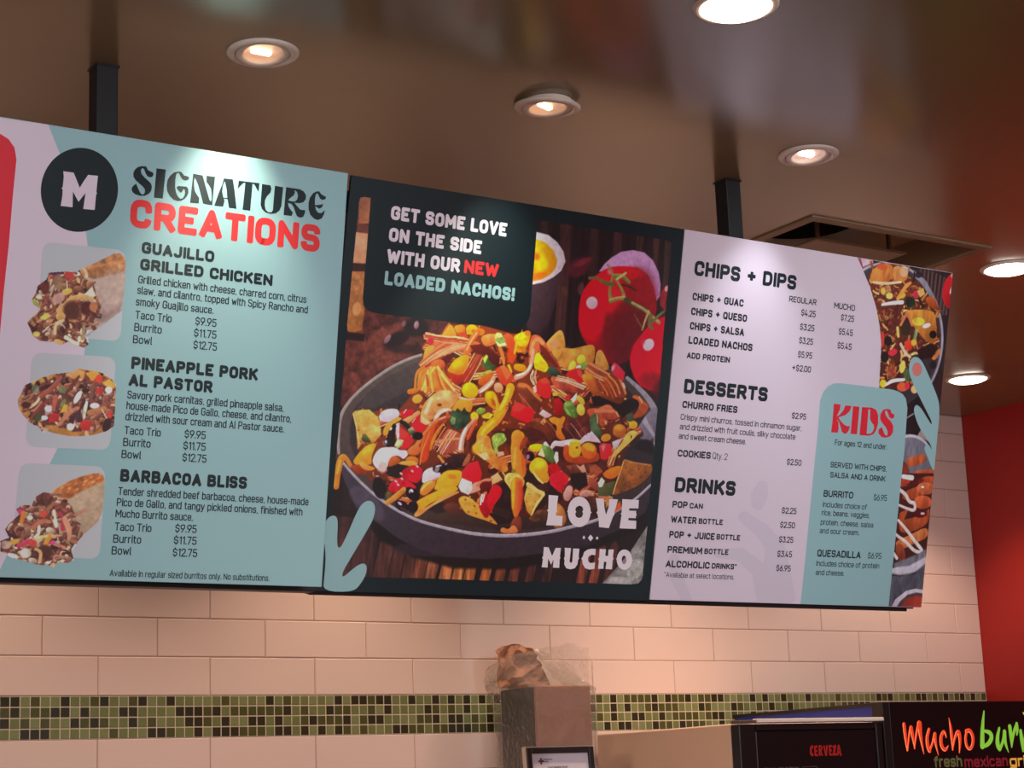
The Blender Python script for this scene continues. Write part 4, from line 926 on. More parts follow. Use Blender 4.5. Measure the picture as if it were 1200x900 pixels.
('s',[50.1,378.9,10.8,65.8,366.8,18,81.6,355.6,9],'c07048','6e2c24',1,1,0),
('s',[46.4,373.7,2.5,61.2,362.3,1.7,77.5,350.6,2.6],'e8ac88','',0.6,1,0),
('s',[48.7,378.5,2.5,66.1,366.5,1.4,82.2,354.6,1.5],'e09a74','',0.6,1,0),
('s',[53.4,381.3,2,69.3,369,2.1,85.6,359,2.7],'d88458','',0.6,1,0),
('s',[24,563.8,16,50.3,563.1,19.7,77.3,565.8,10.8],'3a1a16','',3,0.8,0),
('s',[21.3,557.3,10.7,48.1,560.6,17.9,74.6,559.2,9],'b8603c','8a4428',1,1,0),
('s',[21.8,550.5,1.8,50.1,551.3,1.7,75.1,555.4,1.5],'e09a74','',0.6,1,0),
('s',[20.7,556.2,2.6,47.3,556.8,2.1,74.3,559,2.1],'d88458','',0.6,1,0),
('s',[20,559.9,2.7,46.6,560.7,2.7,74.1,564,1.7],'d88458','',0.6,1,0),
('s',[261.5,498.2,16.9,278.7,486.8,20.7,296.5,478.8,11.3],'3a1a16','',3,0.8,0),
('s',[258.6,491.5,11.2,275.7,478.6,18.8,293.6,472.1,9.4],'a8543a','7a3224',1,1,0),
('s',[255,486,2,272.8,475,2.4,288.1,468.5,2.1],'e09a74','',0.6,1,0),
('s',[257.1,489.4,2.5,276.3,479.5,2.6,293.7,472.7,2.1],'d88458','',0.6,1,0),
('s',[262.6,494.7,2.9,280.1,485.3,2.1,295.9,476.6,1.8],'d88458','',0.6,1,0),
('s',[262.2,584.9,16.9,287.7,574.5,20.7,313.8,567.4,11.4],'3a1a16','',3,0.8,0),
('s',[259.3,578.2,11.2,284.6,565.7,18.8,310.9,560.6,9.5],'c8784c','6e2c24',1,1,0),
('s',[258.4,571.2,1.9,282.6,563.2,2.2,307.8,555.8,2.5],'e8ac88','',0.6,1,0),
('s',[258.1,575.2,2.8,286,568.6,1.9,310,561.7,2.6],'d88458','',0.6,1,0),
('s',[262.2,581.3,2.1,287.1,571.7,1.8,314,566.4,2.2],'e09a74','',0.6,1,0),
('s',[382.8,574.7,17.3,405.3,572.8,21.3,428.2,574.5,11.7],'3a1a16','',3,0.8,0),
('s',[379.9,567.9,11.5,402.8,569.7,19.3,425.3,567.6,9.7],'b86a50','8a4428',1,1,0),
('s',[380,561.8,2.3,400.4,559.7,2.3,423.3,564.4,2.7],'c06a48','',0.6,1,0),
('s',[379.3,564.4,1.8,401.3,565.2,2.2,424.2,568.5,2.3],'e8ac88','',0.6,1,0),
('s',[379.4,572,1.9,400.9,570.1,2.7,424.4,571.4,2.5],'d88458','',0.6,1,0),
('s',[112.5,362.1,16.4,139.4,354.9,20.1,166.9,350.9,11],'3a1a16','',3,0.8,0),
('s',[109.8,355.6,10.9,137,351.7,18.3,164.1,344.4,9.2],'c07048','7a3224',1,1,0),
('s',[108.4,348.8,2,134.5,343.5,1.8,162.5,339,1.6],'e8ac88','',0.6,1,0),
('s',[107.8,354.1,2.8,137.8,347.7,2.3,164.2,344.8,2.2],'e8ac88','',0.6,1,0),
('s',[111.4,358.8,2.6,137.8,352.3,2.8,165.5,349.7,1.7],'e09a74','',0.6,1,0),
('s',[389.7,541.9,17.3,408.5,539.1,21.3,427.8,539.7,11.7],'3a1a16','',3,0.8,0),
('s',[386.8,535.1,11.6,405.4,530.6,19.3,424.8,532.8,9.7],'b8603c','6e2c24',1,1,0),
('s',[387.7,528.6,1.8,403.8,527,1.6,425.1,526.9,2.6],'e09a74','',0.6,1,0),
('s',[386.1,534.2,1.7,405.4,532.3,2.1,425.3,534.2,2.7],'e09a74','',0.6,1,0),
('s',[386.4,540.1,2.4,407.6,536.4,2.7,427.2,538.1,2.3],'e09a74','',0.6,1,0),
('s',[172.8,534.1,16.6,197.6,522.3,20.4,222.9,513.8,11.2],'3a1a16','',3,0.8,0),
('s',[170.1,527.5,11,194.8,515.3,18.5,220.1,507.1,9.3],'a8543a','8a4428',1,1,0),
('s',[168.9,520.8,2.8,191.6,508.9,2.7,217.5,502.2,2.5],'e09a74','',0.6,1,0),
('s',[171.3,525.8,1.7,196.3,516,2.7,218.9,506.9,1.7],'c06a48','',0.6,1,0),
('s',[171.9,530.6,2.3,195,520,2.2,223.2,512.4,2.8],'e09a74','',0.6,1,0),
('s',[401.5,385.6,17.4,414.1,376.5,21.3,427.2,370.8,11.7],'3a1a16','',3,0.8,0),
('s',[398.6,378.8,11.6,411.2,370,19.4,424.3,364,9.7],'c8784c','7a3224',1,1,0),
('s',[395.4,372,2.9,407.9,363.8,2.8,421.5,358.2,1.5],'e8ac88','',0.6,1,0),
('s',[398.6,377.1,2.3,413.2,368.2,1.8,424.9,363.2,2.5],'c06a48','',0.6,1,0),
('s',[402.7,382.3,2.9,413.3,373.2,2.7,427.7,368.6,2.8],'e09a74','',0.6,1,0),
('s',[393.6,577.6,17.4,410.7,556.7,21.3,428.3,539.1,11.7],'3a1a16','',3,0.8,0),
('s',[390.6,570.7,11.6,408.3,554.9,19.3,425.3,532.2,9.7],'b86a50','6e2c24',1,1,0),
('s',[384.7,566.3,2.5,402.6,546.9,2.6,421.6,529.3,1.6],'e09a74','',0.6,1,0),
('s',[390.7,569.4,3,407.1,547.1,2.4,426.5,530.1,1.8],'c06a48','',0.6,1,0),
('s',[394.8,571.5,1.6,413,552.6,2.5,431.3,535.9,2.3],'c06a48','',0.6,1,0),
('s',[101.5,415.2,16.3,122.3,408.7,20,143.7,405.5,11],'3a1a16','',3,0.8,0),
('s',[98.8,408.7,10.9,119.8,403.5,18.2,140.9,398.9,9.1],'c07048','8a4428',1,1,0),
('s',[98.7,402.1,2.2,118.4,397.2,1.7,137.8,394.2,2.6],'d88458','',0.6,1,0),
('s',[98.2,406.7,2.7,118.6,401.2,2.2,141.3,398.5,1.6],'c06a48','',0.6,1,0),
('s',[99,412.4,1.5,121.5,406.8,2.5,142.4,403.6,2.5],'e09a74','',0.6,1,0),
('s',[215,599.1,16.7,226.4,586.7,20.5,238.2,577.5,11.2],'3a1a16','',3,0.8,0),
('s',[212.2,592.4,11.1,223.4,578.4,18.6,235.4,570.8,9.3],'b8603c','7a3224',1,1,0),
('s',[207.4,587.4,1.9,219,575.9,1.9,231,565.8,1.6],'e09a74','',0.6,1,0),
('s',[214.8,590.7,2.6,223.5,580.2,1.6,235.9,571.5,2],'c06a48','',0.6,1,0),
('s',[217.5,593.8,2.2,228.8,581.1,1.9,238.7,574.5,2.2],'d88458','',0.6,1,0),
('s',[70.8,518.4,16.2,84.3,521.5,19.9,98.3,528,10.9],'3a1a16','',3,0.8,0),
('s',[68.1,511.9,10.8,81.5,513.8,18,95.6,521.4,9.1],'a8543a','6e2c24',1,1,0),
('s',[70.3,504.5,2.4,83.5,510.5,1.6,96.9,516.5,1.5],'e09a74','',0.6,1,0),
('s',[67.1,510.6,2.4,83,516.4,1.9,94.9,522.5,1.5],'c06a48','',0.6,1,0),
('s',[64.6,514.7,1.5,79.4,520.1,2.5,91.4,525.8,2.2],'c06a48','',0.6,1,0),
('s',[-92.8,473,15.6,-72.6,461.7,19.2,-52,453.6,10.5],'3a1a16','',3,0.8,0),
('s',[-95.3,466.6,10.4,-75.3,454.2,17.4,-54.5,447.2,8.8],'c8784c','8a4428',1,1,0),
('s',[-97.9,459.3,1.4,-77.1,451.8,1.8,-56.1,444.2,2.7],'e8ac88','',0.6,1,0),
('s',[-95.9,465.1,1.8,-75.4,454.2,1.9,-55.1,447,1.4],'c06a48','',0.6,1,0),
('s',[-94.6,470.4,1.4,-72.9,460.8,2.3,-52.1,451.6,1.8],'e8ac88','',0.6,1,0),
('s',[257.5,519.5,16.9,270.1,500.6,20.7,283,485,11.3],'3a1a16','',3,0.8,0),
('s',[254.7,512.8,11.2,267.8,499.1,18.8,280.2,478.2,9.4],'b86a50','7a3224',1,1,0),
('s',[249.6,509.9,2.4,261.9,491.1,2.9,275.5,475.8,1.8],'c06a48','',0.6,1,0),
('s',[256.6,511.9,2.4,267.9,492.7,2,279.5,477.6,2.3],'d88458','',0.6,1,0),
('s',[260.7,513.4,2.4,272,497.2,1.8,285.4,481.6,2.7],'c06a48','',0.6,1,0),
('s',[178.7,617.9,16.6,203.1,621.7,20.4,228,628.9,11.2],'3a1a16','',3,0.8,0),
('s',[175.9,611.2,11,200.5,617.1,18.5,225.2,622.2,9.3],'c07048','6e2c24',1,1,0),
('s',[177.4,604.4,2.4,201.3,609.8,2.6,226.2,617.1,2.9],'e09a74','',0.6,1,0),
('s',[176.7,609.7,2.3,199.7,615.1,2.7,224.4,622.9,2.1],'e8ac88','',0.6,1,0),
('s',[173.4,615.5,2.5,200.3,620.9,1.9,222.5,627.8,2.5],'e8ac88','',0.6,1,0),
('s',[461.3,514.2,17.6,468.5,491.6,21.5,476.1,472.4,11.8],'3a1a16','',3,0.8,0),
('s',[458.3,507.3,11.7,465.6,485.6,19.6,473.1,465.5,9.8],'b8603c','8a4428',1,1,0),
('s',[452.8,504.1,1.9,459.4,481.2,2.6,465.9,464.5,2.7],'d88458','',0.6,1,0),
('s',[457.8,506.2,3,464.9,486.8,2.9,472.1,464.9,1.8],'e8ac88','',0.6,1,0),
('s',[466.6,507,2.5,471.7,487.3,1.9,481.4,467,1.6],'d88458','',0.6,1,0),
('s',[168,428.8,16.6,182.7,417.8,20.3,197.8,410.1,11.1],'3a1a16','',3,0.8,0),
('s',[165.3,422.2,11,179.8,410.1,18.4,195,403.5,9.3],'a8543a','7a3224',1,1,0),
('s',[161.7,416.2,1.5,177.4,405.9,2.7,192.2,397.9,1.6],'c06a48','',0.6,1,0),
('s',[163.9,419.1,2.7,180.1,413.2,2.8,195.4,402.1,2.8],'e09a74','',0.6,1,0),
('s',[168.7,426,2.1,182.7,414.8,2.2,197.4,406.9,1.8],'d88458','',0.6,1,0),
('s',[306,321.2,17.1,333.5,320.9,21,361.5,324.1,11.5],'3a1a16','',3,0.8,0),
('s',[303.2,314.5,11.4,330.5,313.5,19,358.6,317.4,9.6],'c8784c','6e2c24',1,1,0),
('s',[303.4,306.5,1.9,332.3,308.8,2.5,358.8,311.4,1.8],'c06a48','',0.6,1,0),
('s',[302.6,313.2,2.1,330.5,315.1,1.5,358.2,316.7,2.8],'e8ac88','',0.6,1,0),
('s',[301.5,319.3,1.6,328.9,321,2.9,359.6,322.9,3],'e8ac88','',0.6,1,0),
('s',[13.1,404.4,16,31.8,385.9,19.6,51.1,370.7,10.8],'3a1a16','',3,0.8,0),
('s',[10.4,398,10.7,28.9,376.9,17.9,48.4,364.2,9],'b86a50','8a4428',1,1,0),
('s',[6.8,392.7,1.6,24.6,376.7,1.9,44.9,359.8,2.3],'d88458','',0.6,1,0),
('s',[11.5,395.9,2.2,29.2,379.8,1.9,49.5,364.7,2.1],'e8ac88','',0.6,1,0),
('s',[13.5,400.2,2,32.9,382.3,2.5,53.2,367.5,2.4],'e09a74','',0.6,1,0),
('s',[243.3,318.5,16.8,253.2,302,20.6,263.6,288.8,11.3],'3a1a16','',3,0.8,0),
('s',[240.5,311.9,11.2,251,301,18.7,260.7,282.2,9.4],'c07048','7a3224',1,1,0),
('s',[236.2,306.9,2.5,244.8,292,2.8,254.4,278.5,2.2],'c06a48','',0.6,1,0),
('s',[240,308.8,2.3,250.9,295.3,2.2,258.8,281.9,2],'c06a48','',0.6,1,0),
('s',[246.8,313.9,2.2,255.4,296.8,2.6,266.4,285,2.2],'c06a48','',0.6,1,0),
('s',[181.4,366.1,16.6,189,351.5,20.3,197,340.3,11.1],'3a1a16','',3,0.8,0),
('s',[178.6,359.5,11.1,186.6,348.4,18.5,194.2,333.7,9.3],'b8603c','6e2c24',1,1,0),
('s',[173.4,356.1,2.4,180.1,342.1,2.1,188,331.2,2.2],'d88458','',0.6,1,0),
('s',[178.4,357.5,1.9,187.6,343.7,2.7,193.2,334.9,1.8],'e09a74','',0.6,1,0),
('s',[181.5,360.7,2.5,191.5,347.5,2,199,336.2,2.1],'e09a74','',0.6,1,0),
('s',[279.9,376.4,17,298.5,368.9,20.8,317.6,364.7,11.4],'3a1a16','',3,0.8,0),
('s',[277.1,369.7,11.3,296.3,368.1,18.9,314.7,358,9.5],'a8543a','8a4428',1,1,0),
('s',[275.1,361.5,1.9,294.5,357.7,2.2,312.7,353.3,2.6],'e09a74','',0.6,1,0),
('s',[278.3,366.8,1.5,296.5,361.9,2.7,313.8,358.5,2.5],'e09a74','',0.6,1,0),
('s',[278.9,372.9,2.6,299,367.6,2.4,317.2,361.7,2.8],'e09a74','',0.6,1,0),
('s',[-3.2,314.7,16,17.5,314.8,19.6,38.6,318.1,10.7],'3a1a16','',3,0.8,0),
('s',[-5.8,308.4,10.6,15.3,312.2,17.8,35.9,311.7,8.9],'c8784c','7a3224',1,1,0),
('s',[-4.1,301.5,2.6,16.2,303.7,1.7,37,306.7,2.4],'d88458','',0.6,1,0),
('s',[-7.1,307.8,2,13.7,308.9,1.7,36.5,313.5,2.2],'e09a74','',0.6,1,0),
('s',[-6.7,311.8,1.5,12.8,310.9,2.7,34.5,316.8,2.2],'e09a74','',0.6,1,0),
('s',[374.1,377.9,17.3,386,362.4,21.2,398.4,350.3,11.6],'3a1a16','',3,0.8,0),
('s',[371.1,371.1,11.5,383.1,355.5,19.3,395.4,343.5,9.7],'b86a50','6e2c24',1,1,0),
('s',[366.5,367.5,1.8,377.7,351.7,2.8,390.6,341.5,2.9],'c06a48','',0.6,1,0),
('s',[371.9,369.5,2.3,384.1,356,1.7,397.5,343.1,2.3],'e09a74','',0.6,1,0),
('s',[377.1,372.3,1.7,389.3,358.9,2.6,400.6,346.5,2.9],'c06a48','',0.6,1,0),
('s',[42.8,379.9,16.1,63.6,383.6,19.8,84.8,390.7,10.8],'3a1a16','',3,0.8,0),
('s',[40.1,373.5,10.7,60.8,376.4,18,82.2,384.2,9],'c07048','8a4428',1,1,0),
('s',[41.5,367.6,2.5,64.3,370.7,2.4,84.7,379.7,1.8],'e8ac88','',0.6,1,0),
('s',[39.4,371,2.1,59.8,377.2,2.5,81.1,384.9,2],'e09a74','',0.6,1,0),
('s',[39.2,377.1,2.3,60.2,381.7,2.1,79.3,388.9,2.3],'e09a74','',0.6,1,0),
('s',[429.3,350.4,17.5,445.6,343.9,21.5,462.3,340.9,11.7],'3a1a16','',3,0.8,0),
('s',[426.4,343.6,11.7,442.2,334,19.5,459.3,334,9.8],'b8603c','7a3224',1,1,0),
('s',[423.4,338.1,3,439.9,332.5,1.9,457.4,329.2,2.4],'d88458','',0.6,1,0),
('s',[424.9,341.8,2.3,442.6,336.4,1.6,458.4,333.3,2.8],'d88458','',0.6,1,0),
('s',[428.9,347.7,2.3,444.6,340.7,2.8,460.7,339.1,2.1],'c06a48','',0.6,1,0),
('s',[388.8,489.5,17.3,407.4,467.3,21.3,426.4,448.4,11.7],'3a1a16','',3,0.8,0),
('s',[385.9,482.7,11.6,405.2,467,19.3,423.5,441.6,9.7],'a8543a','6e2c24',1,1,0),
('s',[380.2,477.4,2.5,399.4,456.5,2.2,418.1,437.7,1.6],'e8ac88','',0.6,1,0),
('s',[385.6,479.7,1.9,403.9,460.4,2.7,424.3,443.4,2.1],'d88458','',0.6,1,0),
('s',[391.3,483.3,1.9,408.5,462,2.3,428,445.1,1.6],'c06a48','',0.6,1,0),
('s',[153.6,606.6,16.5,173.2,590.8,20.2,193.3,578.2,11.1],'3a1a16','',3,0.8,0),
('s',[150.8,600,11,170.1,581,18.4,190.5,571.6,9.2],'c8784c','8a4428',1,1,0),
('s',[146.6,595.1,1.6,167.1,580.1,2.8,187.4,568,2.3],'d88458','',0.6,1,0),
('s',[151.2,598,2.2,170.9,584.7,2,190,571.9,2.9],'d88458','',0.6,1,0),
('s',[152.2,601,1.9,173.5,588.6,1.5,193.2,575.8,1.8],'c06a48','',0.6,1,0),
('s',[302.8,371.1,17,321.7,377,20.9,341.1,386.3,11.4],'3a1a16','',3,0.8,0),
('s',[299.9,364.4,11.4,318.5,367.3,19,338.2,379.6,9.5],'b86a50','7a3224',1,1,0),
('s',[302.2,356.9,1.5,320.2,365.4,2.9,340.9,375.2,2.5],'e8ac88','',0.6,1,0),
('s',[299.3,363.3,2.9,318.8,370.7,1.6,338.4,379.2,1.8],'e8ac88','',0.6,1,0),
('s',[298.4,366.9,1.6,316.4,373.7,2.9,334.8,383.9,1.6],'d88458','',0.6,1,0),
('s',[-22.6,613,15.9,-8.8,612.6,19.5,5.3,615.6,10.6],'3a1a16','',3,0.8,0),
('s',[-25.2,606.5,10.6,-11.4,606.2,17.7,2.7,609.1,8.9],'c07048','6e2c24',1,1,0),
('s',[-24.5,599.5,1.4,-12.1,601,2.3,3.1,603.2,2.6],'e09a74','',0.6,1,0),
('s',[-26.8,603.8,2.6,-13.1,605.2,1.8,1.2,608.5,2],'c06a48','',0.6,1,0),
('s',[-26.4,608.9,2.6,-12.7,610.7,2.5,2.8,613.9,2.1],'d88458','',0.6,1,0),
('s',[18.9,468.5,16,32.7,462.2,19.6,46.9,459.2,10.8],'3a1a16','',3,0.8,0),
('s',[16.2,462,10.7,29.9,454.3,17.9,44.3,452.7,9],'b8603c','8a4428',1,1,0),
('s',[12.6,455.5,2.3,27.5,450.3,2.3,41.3,448.7,2.5],'e09a74','',0.6,1,0),
('s',[16.3,460.8,2.6,30,455.7,2.5,44.7,454.1,2.3],'d88458','',0.6,1,0),
('s',[18,465.9,2.5,32.7,460.4,2.8,45.7,456.6,2.3],'d88458','',0.6,1,0),
('s',[485.9,460.4,17.7,508.3,447.2,21.7,531.3,437.4,11.9],'3a1a16','',3,0.8,0),
('s',[482.9,453.5,11.8,505.6,443.1,19.7,528.2,430.5,9.9],'a8543a','7a3224',1,1,0),
('s',[480.2,448.3,2.5,501.5,436.6,1.6,524.2,425.3,3],'c06a48','',0.6,1,0),
('s',[482.7,451.3,2.4,505.2,441.5,2.3,528.9,431.3,2.8],'e09a74','',0.6,1,0),
('s',[486.5,455.4,1.9,510.7,443.8,1.8,530.4,434.6,1.6],'d88458','',0.6,1,0),
('s',[240.3,422.1,16.8,254.9,400.3,20.6,269.9,381.8,11.3],'3a1a16','',3,0.8,0),
('s',[237.5,415.5,11.2,252.4,396.8,18.7,267.1,375.1,9.4],'c8784c','6e2c24',1,1,0),
('s',[232.1,411.5,1.6,247.1,389.8,2.5,263.4,373,1.9],'e09a74','',0.6,1,0),
('s',[237.7,412.4,2.8,253.6,394.1,2.4,266.3,375,2.7],'d88458','',0.6,1,0),
('s',[243.4,416.1,2.8,257.2,396.5,2.6,271,377.9,1.8],'e09a74','',0.6,1,0),
('s',[141.8,323.8,16.5,156.5,321.6,20.2,171.7,322.8,11],'3a1a16','',3,0.8,0),
('s',[139.1,317.3,11,154.5,321.8,18.3,169,316.2,9.2],'b86a50','8a4428',1,1,0),
('s',[140,310.2,1.7,154.2,310.2,2,170.5,312.3,1.8],'e8ac88','',0.6,1,0),
('s',[139.4,316,2.5,155.1,315.8,1.5,170.2,317.4,1.6],'c06a48','',0.6,1,0),
('s',[138.3,321.3,2.5,155.4,320.5,1.6,170,321,2.6],'d88458','',0.6,1,0),
('s',[-50.8,570.2,15.8,-24.9,568.5,19.4,1.6,570,10.6],'3a1a16','',3,0.8,0),
('s',[-53.4,563.7,10.5,-27.6,560.7,17.6,-1,563.5,8.9],'c07048','7a3224',1,1,0),
('s',[-52.4,557.3,2,-27.6,557.2,2,-0.3,560.4,2.3],'e09a74','',0.6,1,0),
('s',[-53.5,562.7,1.9,-27.8,560.8,1.9,-1.8,562.7,2.3],'c06a48','',0.6,1,0),
('s',[-53.2,567.5,1.6,-27.8,565.5,2.1,-0.6,569.3,1.6],'e09a74','',0.6,1,0),
('s',[19.7,464.8,16,36.5,458.4,19.7,53.8,455.3,10.8],'3a1a16','',3,0.8,0),
('s',[17,458.3,10.7,34.2,454.9,17.9,51.1,448.8,9],'b8603c','6e2c24',1,1,0),
('s',[14.8,451.8,2.1,31.8,447.8,2.3,47.9,443.7,2.5],'d88458','',0.6,1,0),
('s',[19.9,456.5,1.9,33.7,452.8,2.7,50.2,448.3,2.6],'e8ac88','',0.6,1,0),
('s',[17.9,461.1,2.5,37,456.2,2,54.7,453.6,2.5],'e8ac88','',0.6,1,0),
('s',[28.6,322.2,16.1,53.2,321.6,19.7,78.2,324.3,10.8],'3a1a16','',3,0.8,0),
('s',[26,315.8,10.7,51.2,321.7,17.9,75.6,317.8,9],'a8543a','8a4428',1,1,0),
('s',[26.2,309.3,2.7,51.2,309.5,2,76.5,312,1.9],'d88458','',0.6,1,0),
('s',[27.4,313.7,2.4,50.6,316,2.1,75.2,317.1,2.4],'e09a74','',0.6,1,0),
('s',[24,318.8,2.4,48.1,319.6,1.5,74.2,323,1.6],'e8ac88','',0.6,1,0),
('s',[17.2,383.5,16,38,384.2,19.7,59.4,388.2,10.8],'3a1a16','',3,0.8,0),
('s',[14.5,377,10.7,35.6,379.7,17.9,56.7,381.7,9],'c8784c','7a3224',1,1,0),
('s',[15.8,370.3,1.5,37.1,373.9,2.6,57.5,376.6,2.2],'e8ac88','',0.6,1,0),
('s',[13.9,375.5,1.4,35.6,377.8,1.4,58.1,382.8,2.1],'c06a48','',0.6,1,0),
('s',[12.9,379.7,2.1,33.6,381.1,2.2,55.2,387.1,1.5],'c06a48','',0.6,1,0),
('s',[43.5,495.4,16.1,71.1,501.1,19.8,99.4,510.2,10.9],'3a1a16','',3,0.8,0),
('s',[40.9,488.9,10.7,69.2,500.9,18,96.7,503.6,9.1],'b86a50','6e2c24',1,1,0),
('s',[42.6,481.8,2.3,69.9,489.4,2.2,99.2,498.5,1.5],'c06a48','',0.6,1,0),
('s',[40.1,486.9,2.3,68.4,494.3,2.2,96.8,504,1.7],'e09a74','',0.6,1,0),
('s',[39.1,492.1,2.3,66.6,499.5,1.5,94.8,508.8,2.7],'e8ac88','',0.6,1,0),
('s',[180.8,290.7,16.6,204.4,293.3,20.4,228.5,299.2,11.2],'3a1a16','',3,0.8,0),
('s',[178,284.2,11.1,201.9,289.4,18.5,225.7,292.6,9.3],'c07048','8a4428',1,1,0),
('s',[178.8,278.6,2.2,204.2,280.4,2.5,225.8,286.4,2.8],'d88458','',0.6,1,0),
('s',[178.1,283.6,2.2,201.2,286.4,1.5,225.2,293.8,2.1],'d88458','',0.6,1,0),
('s',[176.1,286.6,1.7,199.7,292.1,2.3,225,297.8,1.7],'c06a48','',0.6,1,0),
('s',[49.2,309.3,16.1,75.4,314.8,19.8,102.1,323.7,10.9],'3a1a16','',3,0.8,0),
('s',[46.6,302.9,10.8,72.4,305.5,18,99.4,317.2,9.1],'b8603c','7a3224',1,1,0),
('s',[48.4,296.7,1.5,74.3,303.5,1.6,100,310.6,1.6],'e09a74','',0.6,1,0),
('s',[45.7,300.5,1.7,72.9,308.9,2.2,99.8,317.5,2.3],'e09a74','',0.6,1,0),
('s',[44.3,304.6,1.9,70.4,312.8,2.6,95.9,322,1.5],'e8ac88','',0.6,1,0),
('p',[292.8,439.4,398.3,440.5,465.7,462.3,427.8,508.9,342.2,505.5,296.7,473.8],'3c1c1c','',6,0.8,0),
('p',[162.2,457.4,292.8,439.4,317.4,472.4,216.1,487.8],'4a2220','',6,0.8,0),
('p',[202.8,548.5,301.7,516.7,351.2,583.4,281.6,612.9,238.8,597.9],'2e181c','',6,0.85,0),
('p',[-30.3,562.1,24.7,542.2,38.8,583,-6.9,602.1],'2a181c','',5,0.85,0),
('p',[165.7,576.1,222.9,547.3,243.1,635.4,193.3,642.8],'2a181a','',5,0.9,0),
('p',[-63.7,514.7,-23.6,536.9,-29.9,565.3,-64.8,555.9],'2e1a1c','',4,0.9,0),
('q',[271.6,273.6,284.4,258.5,301.3,242.1,309.7,243,316.6,257.1,322.7,279.1,296.2,288.5,275,285.3],'dca860','b87c44',1.5,1,0.12),
('e',[292.4,273.3,10.4,3.8,-5.2,9.5],'cf8468','',8,0.7,0),
('q',[283.4,286.3,299.7,283,315.7,276.3,334.8,277.9,357.3,271.4,382,263.8,391.8,265.5,395.4,277.4,395,302.1,362.5,315.5,329.6,323.7,318.2,316],'d29a50','a86a34',1.5,1,0.14),
('e',[322,294.8,14.4,1.8,-3.8,18.8],'c48848','',12,0.7,0.1),
('e',[311.7,295.7,3.5,1,-4.2,9.8],'985a2c','',5,0.6,0),
('q',[395.9,291.4,400.5,275.2,408.7,271.8,417,278.9,434,303.8,432.9,312.7,413.7,314.5,399.9,306.9],'d09a58','b27a40',1.5,1,0.12),
('q',[35.9,271.2,44.8,255.3,53.3,261.1,65,278.4,57.8,284.1,34.6,284.7,26.5,282.2],'e2a040','c27a30',1.5,1,0.1),
('q',[53.2,260.3,73.9,253.2,81.5,260,81.6,270,90.7,280.9,75.2,282.4,62.3,272],'e89a3c','b85428',1.5,1,0.1),
('p',[64.2,271.8,79.5,268.6,90.5,279.2,73.3,283.4],'c24c28','',2,1,0),
('e',[96.5,262.7,13.6,-1.4,1.2,10.3],'f0b020','d8861c',1.5,1,0),
('e',[99.8,264.9,4.3,-0.4,0.4,3.3],'b86a1c','',3,1,0),
('e',[116.6,264.9,9.8,-1,0.8,6.7],'e07828','',2,1,0),
('q',[-13.4,285.3,-8.3,279.8,7.2,281.6,30.6,284.3,57.7,283.3,89.1,284.4,120.8,284.7,120.5,300,95.5,305.7,68.3,308.3,47.1,310.3,34.8,321.4,16.8,333.1,-1.3,343,-13.6,352.4,-8.3,332,3.5,317.7,19.2,302.9,-2.4,298.3,-3,293.4],'c8704c','9c4a34',1.5,1,0.15),
('s',[-13.3,338.4,2.8,18.6,307.1,4,45.2,291.8,4.6,79.4,279.7,3.6],'d88660','',0.6,1,0),
('s',[-15.1,340.7,3.2,18,313.2,4.3,44.8,294.1,5,80.9,286,3.7],'b85c3e','',0.6,1,0),
('s',[-11.5,342.7,3.9,21.3,314.6,4.1,51.4,300.1,3.6,81.3,284.9,3.6],'e09a74','',0.6,1,0),
('s',[-8.1,347.2,4,25.1,317.7,3.8,50.6,299.6,4.2,86.6,289.3,4.1],'d88660','',0.6,1,0),
('s',[-10.1,350.4,3.4,24.8,322,5.5,50.7,303.7,3.4,86.4,290.6,4.8],'e09a74','',0.6,1,0),
('s',[-6.7,349.8,3.8,28.4,322.9,4.2,57.8,305.8,4,87.7,295.2,5.1],'e09a74','',0.6,1,0),
('s',[-4.7,355.7,4.3,31.6,325.8,3.3,58.9,307.6,3.3,89.4,298,4.9],'c87858','',0.6,1,0),
('s',[-5.5,279.4,4.4,26.1,283.2,4.7,65.4,279.7,2.8,92.9,283.2,3.8],'f0a880','',0.6,1,0),
('s',[-7.9,283.2,2.7,28.9,286,4.4,66,285.9,4.4,92.4,285.7,4.6],'a84c38','',0.6,1,0),
('s',[-5.9,286.3,3.8,29.5,292,4.2,64.2,290.7,2.8,91.8,291.3,3.3],'a84c38','',0.6,1,0),
('s',[-7.8,289.9,3.5,29.9,293,2.8,65.2,292.7,4.6,91.4,293.2,3.4],'e08a64','',0.6,1,0),
('e',[5.7,294.2,7,1.5,-1.6,5.5],'c02440','',4,1,0),
('p',[-6.8,345.2,14.6,330.8,38.2,317.8,40.7,322.5,17.2,336.4,-4.2,351.6,-13.6,352.4],'a8402e','',3,1,0),
('q',[-6.1,316.9,-3.4,306.7,9.4,301.3,19.2,302.9,3.7,319.3,-7.9,335.3],'e0a048','c8803c',2,1,0),
('s',[110.7,265.5,10.9,100.3,278.3,12.7,94,292.4,12.7,89,309.7,14.5],'ea8048','c85a34',1.5,1,0),
('s',[108.9,267.3,3.3,96.9,283.7,3.6,89.3,302.9,4.3],'f8a878','',2,0.8,0),
('q',[119.3,271.4,150.3,263.2,163.3,272.1,154.7,284.8,133.7,293.6,120.8,284.7],'f08c50','d86a3a',1.5,1,0.15),
('p',[94.2,294,121.2,288.1,146.1,297.5,167.5,309.1,165.8,329.7,149.2,324.4,131.7,310.7,107.4,306.3],'6c2822','4a1c1c',3,1,0),
('q',[103.2,321.8,115.4,307.2,125.8,311.3,122.3,333.6,108.9,355,90.7,368.4,82.4,364.1,95.7,342.7],'a8503c','6a2c24',2,1,0),
